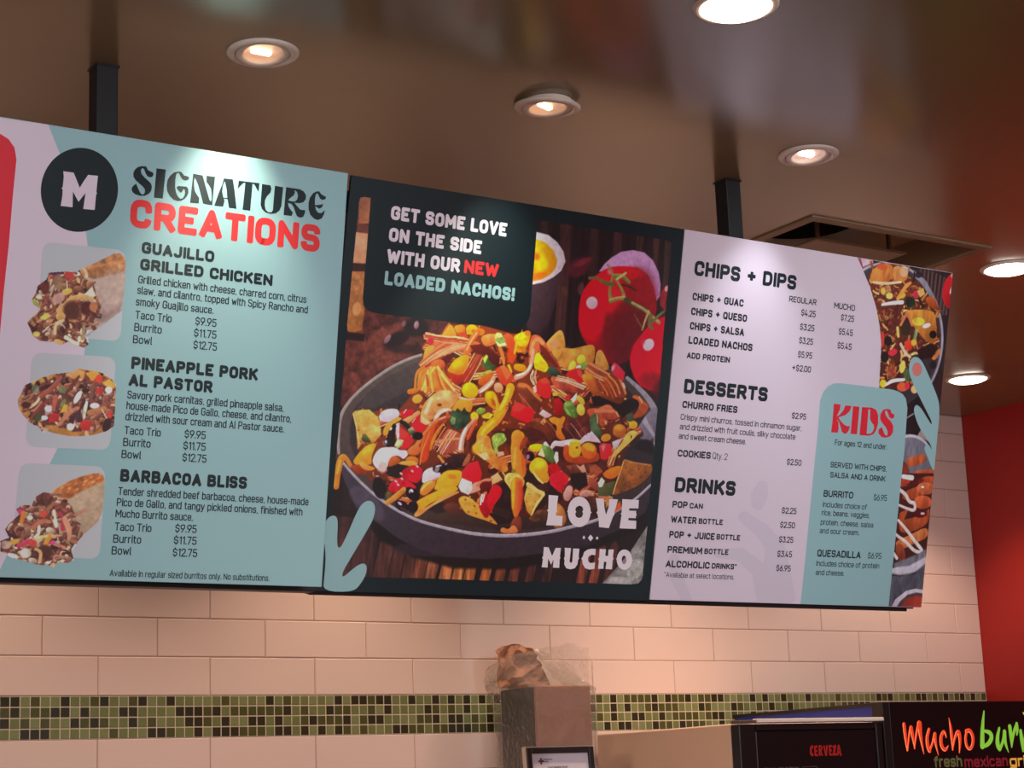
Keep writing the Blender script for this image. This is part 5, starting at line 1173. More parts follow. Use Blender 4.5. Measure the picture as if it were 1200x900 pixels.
('s',[80.2,360.1,2.6,97.2,330,3.2,107.2,309.1,2.8],'d8906c','',0.6,1,0),
('s',[83.6,360.9,3.3,102.3,332.1,3.5,115.1,310.8,2.9],'b0583e','',0.6,1,0),
('s',[91.3,364,3.8,107.9,336,2.8,118.6,312.1,2.4],'b0583e','',0.6,1,0),
('s',[97.4,363.2,3.7,112.5,337.8,3.6,125.9,314.4,2.6],'8a3c2c','',0.6,1,0),
('s',[101,368.3,3.3,116.5,339,2.1,126.9,315.2,2.8],'d8906c','',0.6,1,0),
('q',[47.5,348.7,55.8,336.2,62.4,325.6,77,315.8,90.3,312.1,96.8,317.4,96.2,329.2,89.9,343.2,81.3,354.1,69.5,353.4],'f0a81c','e06c28',1.5,1,0),
('e',[70.9,331.5,11.1,-6.9,4.5,5.4],'f8c028','',14,0.7,0),
('q',[47.5,348.7,61.5,352.4,85.2,353.7,96.9,335.9,103.1,338.7,90.2,363.4,75.9,376.4,63.4,369],'c03c2c','8a2c22',2.5,1,0),
('p',[33.2,324.9,47.7,315.2,61.7,318.9,47.8,333.6,45.4,347.2,36.3,334.6],'5a201c','',4,1,0),
('q',[7.6,337.2,25.7,326.4,39.3,327.7,46.6,340.4,37.4,344.6,18.3,346.3],'dd7440','b85030',2,1,0.2),
('q',[-15.1,390.6,-14.6,369.1,-13.4,354.1,2.7,344.3,27.2,340.5,50.4,356.8,72.6,381.7,65.4,387.3,8.2,393.7],'dc8c44','b8622e',2,1,0.12),
('s',[-18.9,387.4,5.6,-19.4,356.1,5.6,-4.2,345.6,6.4],'c87838','',0.6,1,0),
('s',[-10.7,384.3,4.3,-7.3,359.8,5.2,7.8,345.9,5.5],'c87838','',0.6,1,0),
('s',[4.8,391.7,6,3.8,363.3,4.6,20.9,343.5,4.2],'ecac5c','',0.6,1,0),
('s',[27.4,342.1,5.4,43,360.8,6.1,68.9,383.6,5.4],'ecb068','',2,1,0),
('s',[11.4,345.2,4.6,13.4,363.3,5.3,21.1,389.3,5.3],'e8a458','',2,1,0),
('s',[6.3,350.7,4.6,3.7,370.8,5.3,-2.1,387.9,5.3],'f0b468','',2,1,0),
('s',[32.7,355,5.4,38.4,371.2,6.1,49.5,383.6,4.7],'e89a54','',2,1,0),
('s',[4.5,360.8,4.3,9.5,380.3,4.3],'a84a2a','',3,1,0),
('s',[24.3,349,3.9,32.3,368.4,3.9,43.9,385.7,3.9],'b4562e','',3,1,0),
('q',[126.7,319.7,133.3,307.2,139.6,310,142.9,321.6,157.5,327,160.2,333.6,146.7,338.2,128.4,334.7],'54643a','3a4a30',1.5,1,0.3),
('p',[128.3,316.1,135.3,307.9,139.8,311.7,133.4,325.8],'b4c054','',2,1,0),
('q',[118.7,354.2,125.8,346.8,142.7,337.7,152.7,337.6,151.3,342.9,132.1,349.6,121.1,357.3],'b0a850','8c8c40',1.5,1,0.2),
('q',[121.4,360.7,132.1,349.6,151.3,342.9,159.8,347.2,147.6,363.5,132.6,371.6,122.2,367.4],'d8742c','a84420',2,1,0),
('s',[165.6,292.3,7.4,174.5,308.5,8.5,178,321.8,5.5],'e08848','c86a38',1.5,1,0),
('q',[150.3,263.2,162,260.3,173.2,271.1,182.6,282.1,177.3,289.5,153.1,288.4],'9aa05c','6a7440',1.5,1,0.35),
('p',[152,278.3,164.6,283.9,176.2,279.4,181,285.7,161.3,290.1],'d8dca0','',2,0.8,0),
('p',[154.4,264.5,164.1,261.8,169.1,269.8,157.3,272.7],'f0c890','',2,0.8,0),
('p',[170.7,266.3,180.1,260.2,192.8,265.8,200.6,280.4,193.9,293,183.5,290.6],'f2603c','e04a2c',1.5,1,0),
('p',[181.9,294.1,197.5,289.2,207.3,303.7,197,320,186.6,317.6],'d8501c','',4,0.8,0),
('q',[192.8,265.8,212,255.3,230,251.8,235,259.9,232.3,272.2,229.4,282.8,222.5,293.7,208.6,296.8,199.9,292.4,200.4,278.7],'eaa020','dc7820',1.5,1,0.25),
('e',[211.9,263.9,11,-4.6,3,5.2],'e0d024','',3,0.9,0.3),
('e',[226.4,256.5,7.7,-0.8,0.6,5.4],'ea7830','',3,1,0),
('s',[213.5,250.9,1.9,212.2,257,3.7,202.6,280.2,5.6,200.7,299.2,4.4],'b8a83c','',2,0.8,0),
('e',[216.5,277.2,12.1,-1.2,0.8,6.8],'f0b424','',5,0.8,0),
('e',[216,308,10.1,-0.9,1.2,10.2],'3a1814','',5,1,0),
('e',[219.8,306,4.4,-0.4,0.4,3.7],'a04a2c','',4,1,0),
('q',[201,319.7,225.4,319.2,232.2,325.4,231.2,334.1,202.6,333.2],'e89a24','d07818',1.5,1,0),
('q',[233,296.2,234.3,272,238.9,257.8,253.2,257.3,268.8,266.9,283.2,284.6,297.6,300.5,314,316.4,320.2,333.2,304.1,320.7,281.9,308.9,267.4,291.2,254.6,287.3,242,285,237.8,302.6],'cc6844','8e3c2c',1.5,1,0.12),
('s',[239.3,297.3,5.6,240.8,274.8,7.5,251.8,263.4,7.5,265.3,272.5,7.5],'e8936c','',3,0.8,0),
('p',[257.3,274.9,274.6,281.9,293.5,300.9,312.4,320,299.6,317.7,277.4,305.8,263.5,293.3],'5a241c','',5,0.8,0),
('s',[210.1,346.2,11.1,227.7,339.6,9.3,240.6,326.4,9.3,244.3,305.4,9.3,244.4,288.2,5.6],'e0a890','c07e6c',1.5,1,0),
('s',[211.8,342.7,4.5,233.4,335.6,3.7,241.8,319.4,3.7],'f4d0c4','',2,0.8,0),
('s',[256.1,327.9,2.2,254.6,342.1,2,260.9,354.9,1.7],'d08870','',0.6,1,0),
('s',[253.6,330.1,2.2,252.7,343,2.7,259.8,356,2.9],'d08870','',0.6,1,0),
('s',[248.9,330.3,2.8,247.5,343,1.6,255.6,357.6,2.5],'f0b8a0','',0.6,1,0),
('s',[248.3,328.8,1.9,242.1,343.2,2.6,252.3,356.5,2.7],'f0b8a0','',0.6,1,0),
('q',[247.8,308.6,251.3,294.5,259.2,292,268.8,303.2,277.8,309.3,285.1,319,280.3,331.5,263.4,327.8,250.7,325.5],'e8cc30','d8a024',1.3,1,0.15),
('e',[270.8,320.3,8.2,-0.7,0.8,6.8],'e8a828','',5,0.7,0),
('q',[283.5,322.6,290.9,315,308.6,323.8,318.1,333.4,306.1,337.9,280.5,333.2],'4c5a4c','2e3a30',2,1,0.15),
('q',[332.8,314.7,337.6,302.1,348,300.2,351.6,313,341.9,320.8,334.6,321.5],'e0cc60','c0a440',1.3,1,0),
('e',[362.3,296.3,10.2,2,-2.9,9.3],'e2d258','c8a840',1.3,1,0),
('q',[361.2,305.1,377.3,296.7,378.9,310.5,369.2,318.4,360.2,314],'8ca050','5c7038',1.3,1,0.3),
('e',[357.9,312.4,5.7,-2.3,1.8,3.1],'e8dcd8','',2,1,0),
('q',[289.4,337.6,305.9,336.2,327.2,339.5,357.1,342.2,376.8,347.5,386.7,358.9,368.5,367.5,334.2,363.3,304.7,362.3],'bb5e4a','8a3a30',1.5,1,0.2),
('s',[309.1,335.1,2.1,335.4,337.3,2,379.1,345.1,3.1],'f0a48c','',0.6,1,0),
('s',[306.2,339,2.1,336.2,340.7,2.6,378.2,350.9,3.3],'f0a48c','',0.6,1,0),
('s',[305.3,343.2,2.9,337.7,342.7,3.3,379.4,352.7,2.8],'f0a48c','',0.6,1,0),
('s',[305.6,342.8,3.1,333.4,345.8,2.1,374.7,356.1,3.3],'f0a48c','',0.6,1,0),
('p',[328.3,330.7,335.6,321.4,358.1,314.2,364.8,317.1,378.1,340.4,365.9,344.9,330.6,332.3],'dc2e36','c01e2c',1.2,1,0),
('p',[354.1,316.3,365,318.8,376,340.6,357.6,328.2],'ec5a54','',2,0.8,0),
('q',[364.1,329.4,380.3,322.7,395.5,324.8,401.2,336.7,399,354.4,383.8,352.2],'e0903c','c06a30',2,1,0),
('p',[158.6,337.1,169.6,327.6,179.3,324.2,199.3,340.3,205.5,350.1,188.2,366.9,173.2,359.6],'f45a34','ec3c30',1.2,1,0),
('p',[169.8,329.3,179.3,324.7,197.3,340.5,188.8,354.9],'fa7848','',3,0.7,0),
('p',[185.4,324.5,191.1,321.4,198.5,333.6,197.1,338.8],'f0a030','',1.5,1,0),
('p',[258.3,355.8,265.5,346.6,281.4,340.4,290.7,349.6,297.9,366.3,296.4,380.3,282.1,383.2,258.2,373.1],'f23a34','e42a30',1.2,1,0),
('p',[265.5,346.6,281.4,340.4,290.7,349.6,274.7,354.4],'f86048','',3,0.6,0),
('q',[369.8,323.6,378.3,305.3,394.6,298.6,413.5,312.7,436.3,323,458.6,328.2,475.4,340.9,488.5,359.4,471.8,366.1,458.4,363.6,431.8,358.7,404.8,348.7,385.6,331],'a85a3a','7a3a28',1.5,1,0.2),
('s',[384.9,302.7,4,408.7,312,3.9,436.3,321,3.6],'d08a68','',0.6,1,0),
('s',[382.1,308,2.5,409.4,320.2,3.9,432.1,326,2.4],'8e4630','',0.6,1,0),
('s',[376.9,313.2,3.3,401.3,324.3,3.2,432.1,331.9,4.1],'d08a68','',0.6,1,0),
('s',[375.2,320,2.1,399.5,328.2,4,428.1,336,3.5],'d08a68','',0.6,1,0),
('s',[441.4,317.6,5,460.2,332.2,4.8,474.4,352.5,2.6],'7c3420','',0.6,1,0),
('s',[433.7,323.1,3.9,456.1,336.6,3.1,466.9,357.7,4.2],'d8804c','',0.6,1,0),
('s',[427.6,328.8,5,443,342,4.5,458.5,363.9,4.7],'c86a3c','',0.6,1,0),
('s',[421.4,329.8,2.6,436.1,346.6,5,451.4,368.2,4],'a04c2c','',0.6,1,0),
('s',[411.5,335.8,2.7,430,352.5,3.9,441.8,371.6,3.6],'c86a3c','',0.6,1,0),
('s',[462.9,327.8,5.9,473.2,341.1,6.7,481.6,356.4,4.7],'d88a58','',2,0.8,0),
('e',[475.4,340.9,2.8,-1.1,3.7,6.4],'e8c0b0','',3,0.8,0),
('q',[374.2,325,386.7,322.1,397.9,326.4,401.4,338.4,414.3,356.7,441.4,366.8,468.1,371.7,460.5,381.2,430,380,400.6,368.3,383.3,348.7],'c87038','6e341c',2,1,0),
('e',[383.2,329.4,9.3,-0.8,0.7,6.2],'dc9444','',8,0.8,0),
('p',[438.5,305.2,446,294.8,459.8,301.5,475.5,314.3,472,330.6,458.6,328.2,444.4,318.8],'dc3c50','c42840',1.3,1,0),
('e',[444.1,306.5,3.8,0.8,-2.2,6.8],'f09aa8','',4,0.8,0),
('p',[394.2,368.9,417.6,366.9,444.6,375.4,469.1,380.5,485.2,368.5,515.8,366.1,521.8,379.9,489,400.2,463,402.2,439.4,386.4,405.2,389.1],'2a1518','',4,1,0),
('p',[471.6,401.6,486.1,375.6,511.4,366.4,520.6,369.3,508.7,380.9,489,400.2,481.1,408],'241218','',2,1,0),
('q',[495.5,362.4,510.2,355.8,526.8,365.2,546.1,378,537.1,396.6,520.4,405,502.9,406.3,518.3,387.3,520.6,369.3],'b8623c','8e4428',1.5,1,0.15),
('s',[517.4,360.6,2.8,526.5,372.4,2.8],'f0b078','',2,0.8,0),
('s',[544.1,379.9,1.2,553.3,372.9,1],'d88058','',1,1,0),
('s',[-29.8,395.2,10.6,-18.7,392.6,10.6,-13.2,390.5,7.1],'dc8432','b85c28',2,1,0),
('e',[-11.3,407.7,10.3,-4.2,4.1,7.5],'e8a850','c88838',2,1,0),
('q',[-1.9,441,2.9,415.7,20.1,397.7,36.4,388,53.4,384.1,77.2,388,89.1,388.7,78.7,401.3,67.2,420.7,50.1,423.7,32.2,436.7,22,449.2,7.2,453.6],'e2a068','c0764a',1.5,1,0.2),
('e',[47.1,397.2,19.2,1.3,-0.9,9.9],'eab080','',14,0.7,0.15),
('e',[39.5,415.3,5,-0.4,0.3,3],'6a3420','',5,1,0),
('s',[10.5,431.7,8.9,16.2,414.7,7.8,20.9,404.3,5.3],'e8c8b0','',4,0.7,0),
('e',[36.2,403.1,3.8,-0.3,0.3,2.3],'f2c8a4','',4,0.7,0),
('p',[-0.4,437.5,20.1,449.3,26.2,452.2,11.3,456.6,-0.8,450.9],'e4b890','',3,0.8,0),
('p',[66.6,397.3,85.8,394,90.8,403.7,72.1,411.9],'c87850','',4,0.7,0),
('q',[65.9,425.8,72.3,413.6,82.4,399.3,101.9,397.7,114.2,401.8,114.5,422,97.7,430.1,74.5,433.5],'e0983c','c87430',1.5,1,0),
('s',[84.2,397.5,4.3,104.1,400.1,4,117.5,396.5,3.3],'e8a890','',2,1,0),
('q',[85.6,383.9,89.2,371.9,100.2,365,114.2,367.2,125.3,377.3,122.9,391,111.8,397.8,93.7,395],'f0ae1c','e2901e',1.3,1,0),
('e',[97.5,376.2,8.8,-3.6,3.4,6],'fac22c','',12,0.7,0),
('s',[127.8,382.1,9.1,138.9,374.4,11,153.6,363,11,157.4,352.5,9.2],'e0a890','c07860',1.5,1,0),
('s',[130.8,381.9,4,142.7,373.3,4.4,155.2,359.5,4],'f6d4c8','',2,0.8,0),
('q',[159.5,362.5,173.2,359.6,184.6,370.6,173.7,381.7,161.2,377.7],'eea080','d87c5c',2,1,0),
('q',[140,393,143.8,382.5,155.2,377.3,165.8,382.4,173.5,397.1,178.6,406.9,171.6,415.9,159.1,411.8,146.1,402.7],'e49a1c','c87820',1.3,1,0),
('e',[149.2,386.3,7.9,-0.6,0.8,6.7],'f4b41c','',8,0.8,0),
('p',[155,393.5,165.3,396,168.8,409.3,160.5,406.6],'a85424','',3,0.9,0),
('s',[161.2,386.2,3.7,172.2,404,3.7,171.6,415.9,2.6],'eca444','',2,1,0),
('p',[66.8,434.1,69.4,422.2,75.5,425,80.6,417.9,91.1,423.9,96,415.1,102.8,422.9,108.8,424.2,110.7,440.9,104.2,453.2,93,459,81.6,461.5,69,454,64,444.4],'3c4a38','2c382c',1.3,1,0.35),
('p',[66.8,442.5,70.8,435.5,79,438.2,78.3,450,70.8,452.2],'7c8a58','',3,0.8,0.3),
('e',[121.5,431.6,9,-0.7,1,8.7],'e2bc30','c89428',1.5,1,0),
('q',[124.1,419.6,131.2,412.3,145.4,414.6,146.2,421.3,134.9,427.2,126.6,424.5],'98b04c','6a8038',1.3,1,0.3),
('p',[137.1,428.8,152.1,420.8,164.6,425,157.6,434,141.6,433.5],'dcb438','',2,0.9,0.2),
('s',[32.9,443.3,8.9,42.8,427.6,10,57.8,423.1,7.2,65.6,423.3,5.4],'e4bca8','c88a74',1.5,1,0),
('s',[34.5,439.9,3.9,44.8,428.3,3.6,59.7,422.9,2.9],'f4dcd4','',2,0.8,0),
('s',[25.4,462.2,10.7,39.2,447.9,10.7,55.6,438.3,9,61.6,439.5,5.4],'b85440','8c3428',2,1,0),
('s',[38.8,444.6,3.6,55.5,437.5,2.9],'e8a890','',2,0.8,0),
('s',[-3.3,497.5,8.9,9.7,476.7,8.9,25,458.9,7.8,38.8,444.6,7.2],'d8854c','b86038',1.5,1,0),
('s',[8.8,503.3,8.9,14.2,483,8.9,23.8,465.7,8.9,34,453.3,7.1],'d2602e','a83c24',1.5,1,0),
('s',[8.3,506.7,2.8,10.8,486.6,2.8,25.8,465.5,2.1],'f0904c','',2,0.8,0),
('s',[19.7,497.6,7.1,27.6,482.1,8.9,39.1,464.6,10.7,49.2,450.5,7.2],'8e2a22','',2,1,0),
('s',[27.9,502,7.1,33.3,481.7,7.1,43,464.3,7.9,52.3,451.9,3.6],'d88c34','a85c24',1.5,1,0.15),
('q',[43.9,507.6,49.8,490.5,55.6,473.4,61.9,459.6,81.8,463.2,94,467.4,99.4,480.4,89.6,497.9,75.2,509],'ba6a54','8a4438',1.5,1,0.2),
('s',[34.7,500.7,2.3,46.1,476.4,1.8,57.4,457.4,2.7],'c8785e','',0.6,1,0),
('s',[38.6,503,2.9,50.8,478.1,2.3,65.6,459.3,1.7],'9c4e40','',0.6,1,0),
('s',[43.9,506.5,1.6,58.3,481.5,2.6,71.2,462.2,2.6],'e8a890','',0.6,1,0),
('s',[51.8,509.6,3,64,484,2.5,76.6,465,2.6],'d89078','',0.6,1,0),
('s',[56,511,2.2,69.1,486.8,2.6,82.8,466.9,2.5],'e8a890','',0.6,1,0),
('s',[63.2,514.7,2,76.9,491,2.5,90.5,471.4,2.9],'9c4e40','',0.6,1,0),
('s',[47.3,485.7,4.7,66.1,480.2,4.7,93.2,477.5,4.3],'e88c60','',1.5,1,0),
('s',[97.4,497.4,12.7,97.1,477.2,11.6,104.7,458.2,10.2,115.2,445.6,6.5,125.8,434.7,3.6],'d4a498','b07464',1.5,1,0),
('s',[95.4,497.5,5.4,96.1,477.3,5.4,104.6,456.5,4.4],'efd8d4','',2,0.9,0),
('s',[110.7,476.3,5.4,116.7,459,8,126.6,441.4,7.3],'dc6c3c','b04428',1.5,1,0),
('p',[115,479.4,124.5,458.4,135.6,450.9,133.5,467.9,133.1,481.5,124.8,495.6,117.3,499.5],'4a2018','',4,1,0),
('s',[198.6,369.4,20.4,194.7,388.5,16.6,183,409.9,12.9,170.5,424.5,11],'eda02c','d8802c',1.3,1,0),
('s',[194.9,373.2,7.4,189.4,395.8,6.7,179.4,413.6,5.5],'f8bc50','',4,0.7,0),
('q',[130.7,478.3,130.8,461.4,142.9,445.3,161.4,432,176.1,420.7,189.2,411.2,197.4,412.2,187.3,430.1,173.2,448.1,160.5,459.3,146.1,473.8,139.4,484.5],'eba42c','d27a2c',1.5,1,0),
('s',[139.8,470.9,7.3,147.8,453.4,7.3,166.1,438.5,6.3],'f4bc50','',5,0.7,0),
('s',[197.1,409.7,3.7,186.9,426.7,6.3,174.8,444.6,5.5],'e07a3a','',3,0.8,0),
('q',[208,363.5,221.6,357.2,235.9,357.7,256.2,373.2,273.7,382.1,279.2,393.8,269.1,413.6,244.2,412,230.1,396],'8e4a34','5c2c22',2,1,0.2),
('s',[219.9,360.8,9.3,238.4,361,8.2,256.6,376.6,6.7,274.3,387.3,5.6],'d27a48','',3,0.8,0),
('s',[235.3,364.8,1.8,253.6,379.9,1.8,280.8,397.5,1.5],'6c3428','',0.6,1,0),
('s',[229.9,372,2.4,245.5,388.1,1.5,272.9,407,1.8],'6c3428','',0.6,1,0),
('s',[220.3,379.2,2.1,238,393.1,1.7,263.1,414,2.1],'a8604a','',0.6,1,0),
('p',[206.8,406.4,213.7,395.6,224,396.4,241,402,256.9,405.9,260.9,414.2,258.4,428.2,246.9,435.9,225.9,430.6,206.8,423.5],'f03034','dc1c2c',1.2,1,0),
('p',[208.7,404.5,215.8,395.7,241,402,228,413.3,209.8,414.7],'f65048','',4,0.6,0),
('p',[251,363.3,258.5,357.5,262.1,371,256.4,374.9],'eab0a0','',1.5,1,0),
('p',[272.3,415,280.5,404.9,304.5,415.2,296.8,420.1,288.7,422.4],'d6b8bc','b89094',1.3,1,0),
('p',[299.5,371.4,311.5,366.9,328.6,369.9,329.1,374.2,302.2,376.4],'c8a048','a07c38',1.5,1,0.3),
('p',[305,383.1,317,378.6,326.6,388.3,328.9,409,319.3,416.6,308.2,410.6],'a82028','80181e',2,1,0),
('p',[331.6,377.4,339,369,345.8,372.8,340.5,381.9],'d42c38','',1.5,1,0),
('q',[329.7,388,340.5,381.9,351.4,384.6,363.7,399.3,368.5,412.9,361.6,417.8,342.1,413.2,332.7,405.2],'6c8048','48602e',1.3,1,0.4),
('p',[331.9,398.3,342.7,400.9,352.7,414.1,339.6,409.9],'a0b868','',3,0.7,0),
('p',[346.6,379.7,359.7,364.7,360.9,375.1,353.7,386.1],'dcd4c8','',1.5,1,0),
('q',[358.6,373.5,364.5,369.5,377.9,375.4,383.6,387.2,373.2,389.8],'dcb044','c4943c',1.2,1,0),
('e',[373.2,398.6,9.7,-2.5,4.4,11.6],'e4bc64','cc9c44',1.2,1,0),
('q',[297,421.8,311.1,417.3,324.1,421.5,331.6,414,338.5,418.7,331.7,433.1,329,445.5,345.6,461.7,329.1,464.6,315.2,453.4,321.5,435.6,299.8,428.5],'e08a34','c06428',1.5,1,0.1),
('q',[250.2,428.8,278.3,421.5,304.4,431.7,315.4,455.1,308.3,466,281.2,447.2,260.3,445.2],'7e4028','5a2820',2.5,1,0.3),
('p',[277.4,431.9,286.5,420.9,291.6,429.1,286.2,436.4],'eaa078','',2,0.8,0),
('s',[289.9,425.8,2.3,309.6,439.3,1.6,321.3,455.3,1.5],'a05c34','',0.6,1,0),
('s',[283.7,431.6,2.3,305.9,444.9,1.9,316.3,461,1.5],'6a3420','',0.6,1,0),
('s',[278,435.4,1.4,299.2,448.4,2.4,309.6,464.2,2.1],'6a3420','',0.6,1,0),
('s',[273.5,440.5,2.5,291.5,451.3,2.2,306,468.1,2.7],'6a3420','',0.6,1,0),
('q',[164,472.6,172.8,461.8,188.5,459,198.1,463.4,197.5,475.4,187.4,484.6,173.4,485.5],'9cae62','70843e',1.3,1,0.35),
('s',[173.1,482.2,8.5,178.2,492,8.5,181,498.7,7.4],'94a658','6c7c3c',1.5,1,0.2),
('s',[223.1,495.9,16.7,220.6,482.4,16.7,227.9,466.4,20.5,233.4,460.9,14.9],'eb8e28','d06c24',1.3,1,0),
('e',[229.4,461.2,13.8,3.1,-2,6.6],'f4a838','',8,0.8,0),
('q',[235,474.5,249.7,459.8,253.3,473.3,242.6,487.7,232.9,491.8],'a85030','70301f',3,1,0),
('q',[256.3,481.7,268,475.7,284.4,474.6,285.5,484.9,269.7,491.1,259.3,490.1],'e6b81c','cc9420',1.3,1,0.15),
('p',[284.4,474.6,297.1,477.2,314.6,484.7,317.3,489.7,294.6,491.2],'5e7440','',1.5,1,0.3),
('s',[294.7,473.9,8.7,301.6,480.4,7.6],'e0d0d0','',1.5,1,0),
('s',[310.1,481.5,7.6,317.2,470.6,11.4,325.7,471.8,9.5,338.2,470.9,13.3,354.5,466.3,11.5,366.9,463.7,9.6],'d8c0c8','b498a0',1.3,1,0),
('s',[381.9,464.5,9.6,391.5,455,11.6,399.3,449.2,9.7],'d4bcc6','b090a0',1.5,1,0),
('q',[386.9,397.5,403.5,392.7,418.6,393.3,443,380.8,455,390.4,466.9,398.4,470.1,407,459.9,413.1,433.9,413.3,422,423,394.9,410.9],'ba6248','8e4030',1.5,1,0.12),
('s',[410.7,399.2,7,431.8,395.8,7.8,455.7,395.7,6.6],'d88060','',3,0.8,0),
('s',[420.7,393.1,5.8,439.2,384.6,7,448.4,389.2,4.7],'c87054','',2,0.8,0),
('s',[462.3,397,4.7,469.9,405.3,3.9],'e8a070','',2,0.8,0),
('q',[421.2,416,437.9,411.2,443.5,421.4,433.8,430.9,422.5,426.5],'b86038','8c4024',1.5,1,0),
('p',[434.3,416.8,441.8,416.2,441.7,425,437.2,423.6],'e0946c','',2,1,0),
('q',[395.3,414.4,408.9,402.8,415.7,405.8,420.5,428.4,433.1,443.3,427.7,452.5,410.4,452,402.2,436.7],'5c6c4c','465640',1.3,1,0.25),
('s',[414.5,404.2,1.5,418.8,423.2,1.6],'c0b890','',1,1,0),
('p',[336.8,422.3,395.3,414.4,402.4,438.5,379,457.7,349.6,459.7,336.9,441.4],'5a282a','',4,0.7,0.5),
('s',[363.4,419.2,1,378,433.6,1.3,395.1,450.3,1.8],'8a4a48','',0.6,1,0),
('s',[351.9,428.2,1.2,366.3,440.3,1.3,382.8,457.2,0.9],'c09088','',0.6,1,0),
('s',[340,436.7,1,355.2,449.7,1.6,372,465.3,1.2],'8a4a48','',0.6,1,0),
('e',[475.5,435,16.4,3.6,-4.3,13.3],'c07c34','8e4e24',1.5,1,0),
('e',[472.5,428.1,10.8,-0.8,0.7,6.3],'d4963c','',10,0.7,0),
('e',[508.9,420.1,10.9,-0.8,1,8.5],'e2aa28','c08424',1.2,1,0),
('e',[442.7,451.5,11.7,-4.4,4.1,7],'dc9438','b86c2c',1.5,1,0),
('p',[489,400.2,501.6,395.7,509,402.3,503.7,413.4,492.8,414.2],'54604c','3c4638',1.5,1,0),
('p',[338.2,470.9,358.1,460.9,377.3,461.3,380.6,471.6,351.6,477],'dcc6cc','',1.5,0.9,0),
('p',[379.8,464.6,404.7,440.1,425.9,456.2,431,462.9,400.8,461.4],'c8acb8','',2,1,0),
('q',[338.6,474.4,353.1,471.7,354.9,487.3,383.2,494.2,409.6,481.9,429,482.4,433.2,499.8,406,506.8,372.4,510.6,342,503.8],'b85428','8e3a20',2,1,0),
('q',[382.7,471.4,396.7,463.5,414.1,465.8,424.1,477.4,419.5,493.6,401,500,384.7,488.8],'dc7c28','b85424',1.3,1,0),
('p',[383.8,471.4,399,465.1,416.9,470.9,416,481.5,398.8,480.9],'e89838','',3,0.9,0),
('q',[353,480.4,354.1,462.9,377,458.7,384.6,478.3,383,492.4,368.9,498.6,355.7,494.2],'e0a434','cc8c2c',1.2,1,0),
('e',[372.7,476.5,3.4,-0.2,0.3,2.4],'7a4418','',2,1,0),
('s',[358.5,464.3,3.8,375.3,462.3,3.8],'ecc460','',2,1,0),
('p',[458.8,459.2,473.3,452.9,483.9,450.4,475.1,468.7,464.9,474.7],'d0bcc4','a88c98',1.5,1,0),
('q',[460.3,491,467.5,478.1,483,461.1,493.5,439,505.8,431,521.6,433.5,522.2,438.8,508.5,454,492.5,467.6,476.8,482.8,464.8,492.5],'e0b468','c49048',1.2,1,0.1),
('e',[507,445.2,2,-0.1,0.5,3.9],'6a4020','',1.5,1,0),
('p',[427.4,468.4,435.3,462.6,457,462.9,462.7,483.7,448,497.1,434.9,496.1],'e0363e','c01e2c',1.2,1,0),
('p',[431.8,469.9,439.8,464,444.5,467.3,439.7,481.7],'f08088','',3,0.8,0),
('p',[349.7,515.5,372.4,510.6,397.8,509,423.3,507.4,439.5,517,442.7,525.7,408.5,527.7,366.2,530.2],'7a4434','4a2620',3,1,0.3),
('p',[374.6,511.3,385.7,515,393.5,509.3,404.2,527.9,393.6,528.6],'d89a84','b87868',1.5,1,0),
('q',[409.5,532.9,433.3,543.9,454.1,548.9,450.7,563.5,425.2,560.8,408.6,547.3],'9a5240','70342a',2,1,0),
('p',[407.3,514.6,424,507.4,443.2,520.6,431.6,529.6,411.5,528.7],'8c4a34','',2,1,0.2),
('q',[471.9,570.6,479.3,547.4,491,494.9,498.4,492.4,517,497.5,553.3,498.3,567.9,500.5,570.7,513,554.8,532.7,530.8,548.7,491.4,563.4],'9a6236','6c3e20',1.5,1,0.22),
('s',[473.9,566.4,2.3,479.1,545.4,3.2,493.8,496.8,3.2],'cc9a60','',1.5,1,0),
('s',[496,493.6,2.8,519.6,498.3,3.2,564,500.8,3.3],'b07a48','',2,0.8,0),
('e',[500.6,510.9,2.2,0.5,-0.4,1.4],'4a2814','',2,0.8,0),
('e',[517.6,524.5,2.2,0.5,-0.5,1.4],'4a2814','',2,0.8,0),
('e',[534.1,511,2.2,0.5,-0.5,1.4],'4a2814','',2,0.8,0),
('e',[552.8,516.1,2.3,0.5,-0.5,1.4],'4a2814','',2,0.8,0),
('e',[498.2,533.9,2.2,0.5,-0.4,1.4],'4a2814','',2,0.8,0),
('e',[524.9,542.8,2.2,0.5,-0.5,1.4],'4a2814','',2,0.8,0),
('e',[541.2,527.3,2.3,0.5,-0.5,1.4],'4a2814','',2,0.8,0),
('e',[511.6,539.4,2.2,0.5,-0.5,1.4],'4a2814','',2,0.8,0),
('q',[442.9,528.9,448.2,520.3,464.9,511.1,487.1,505.5,490.6,513.6,477.6,533.1,457.7,536.3],'dc7c24','b85c20',1.5,1,0),
('p',[434,550,475.8,539.4,473.4,562.3,466.8,570.9,436.7,572.5],'5e5c38','4a4a2e',2,1,0),
('p',[433.6,545.9,440.9,533.1,450.6,540.8,444.5,553.5,437,553.9],'e8c8b8','',1.5,1,0),
('p',[311.7,540.7,320.2,530.1,339.2,524.9,360.4,537.8,358.1,550.2,339.5,569.5,315.8,554.6],'e0304a','b81c34',1.2,1,0),
('p',[334.4,526.2,339.2,524.9,348.4,540.6,333.5,539.4],'f08a94','',3,0.8,0),
('p',[304.1,516.9,325.4,511.5,339.2,524.9,313.7,536.5],'a81c2c','',2,1,0),
('q',[351.7,568.9,357.4,554.3,372.3,555.5,372.2,575.9,363.8,588.6,350.8,583.1],'cfa09c','a87470',2,1,0),
('q',[389,570.9,400.1,560.1,423,562.9,421.4,571.2,407,576.1,391.9,574.9],'c89a90','a06c60',2,1,0),
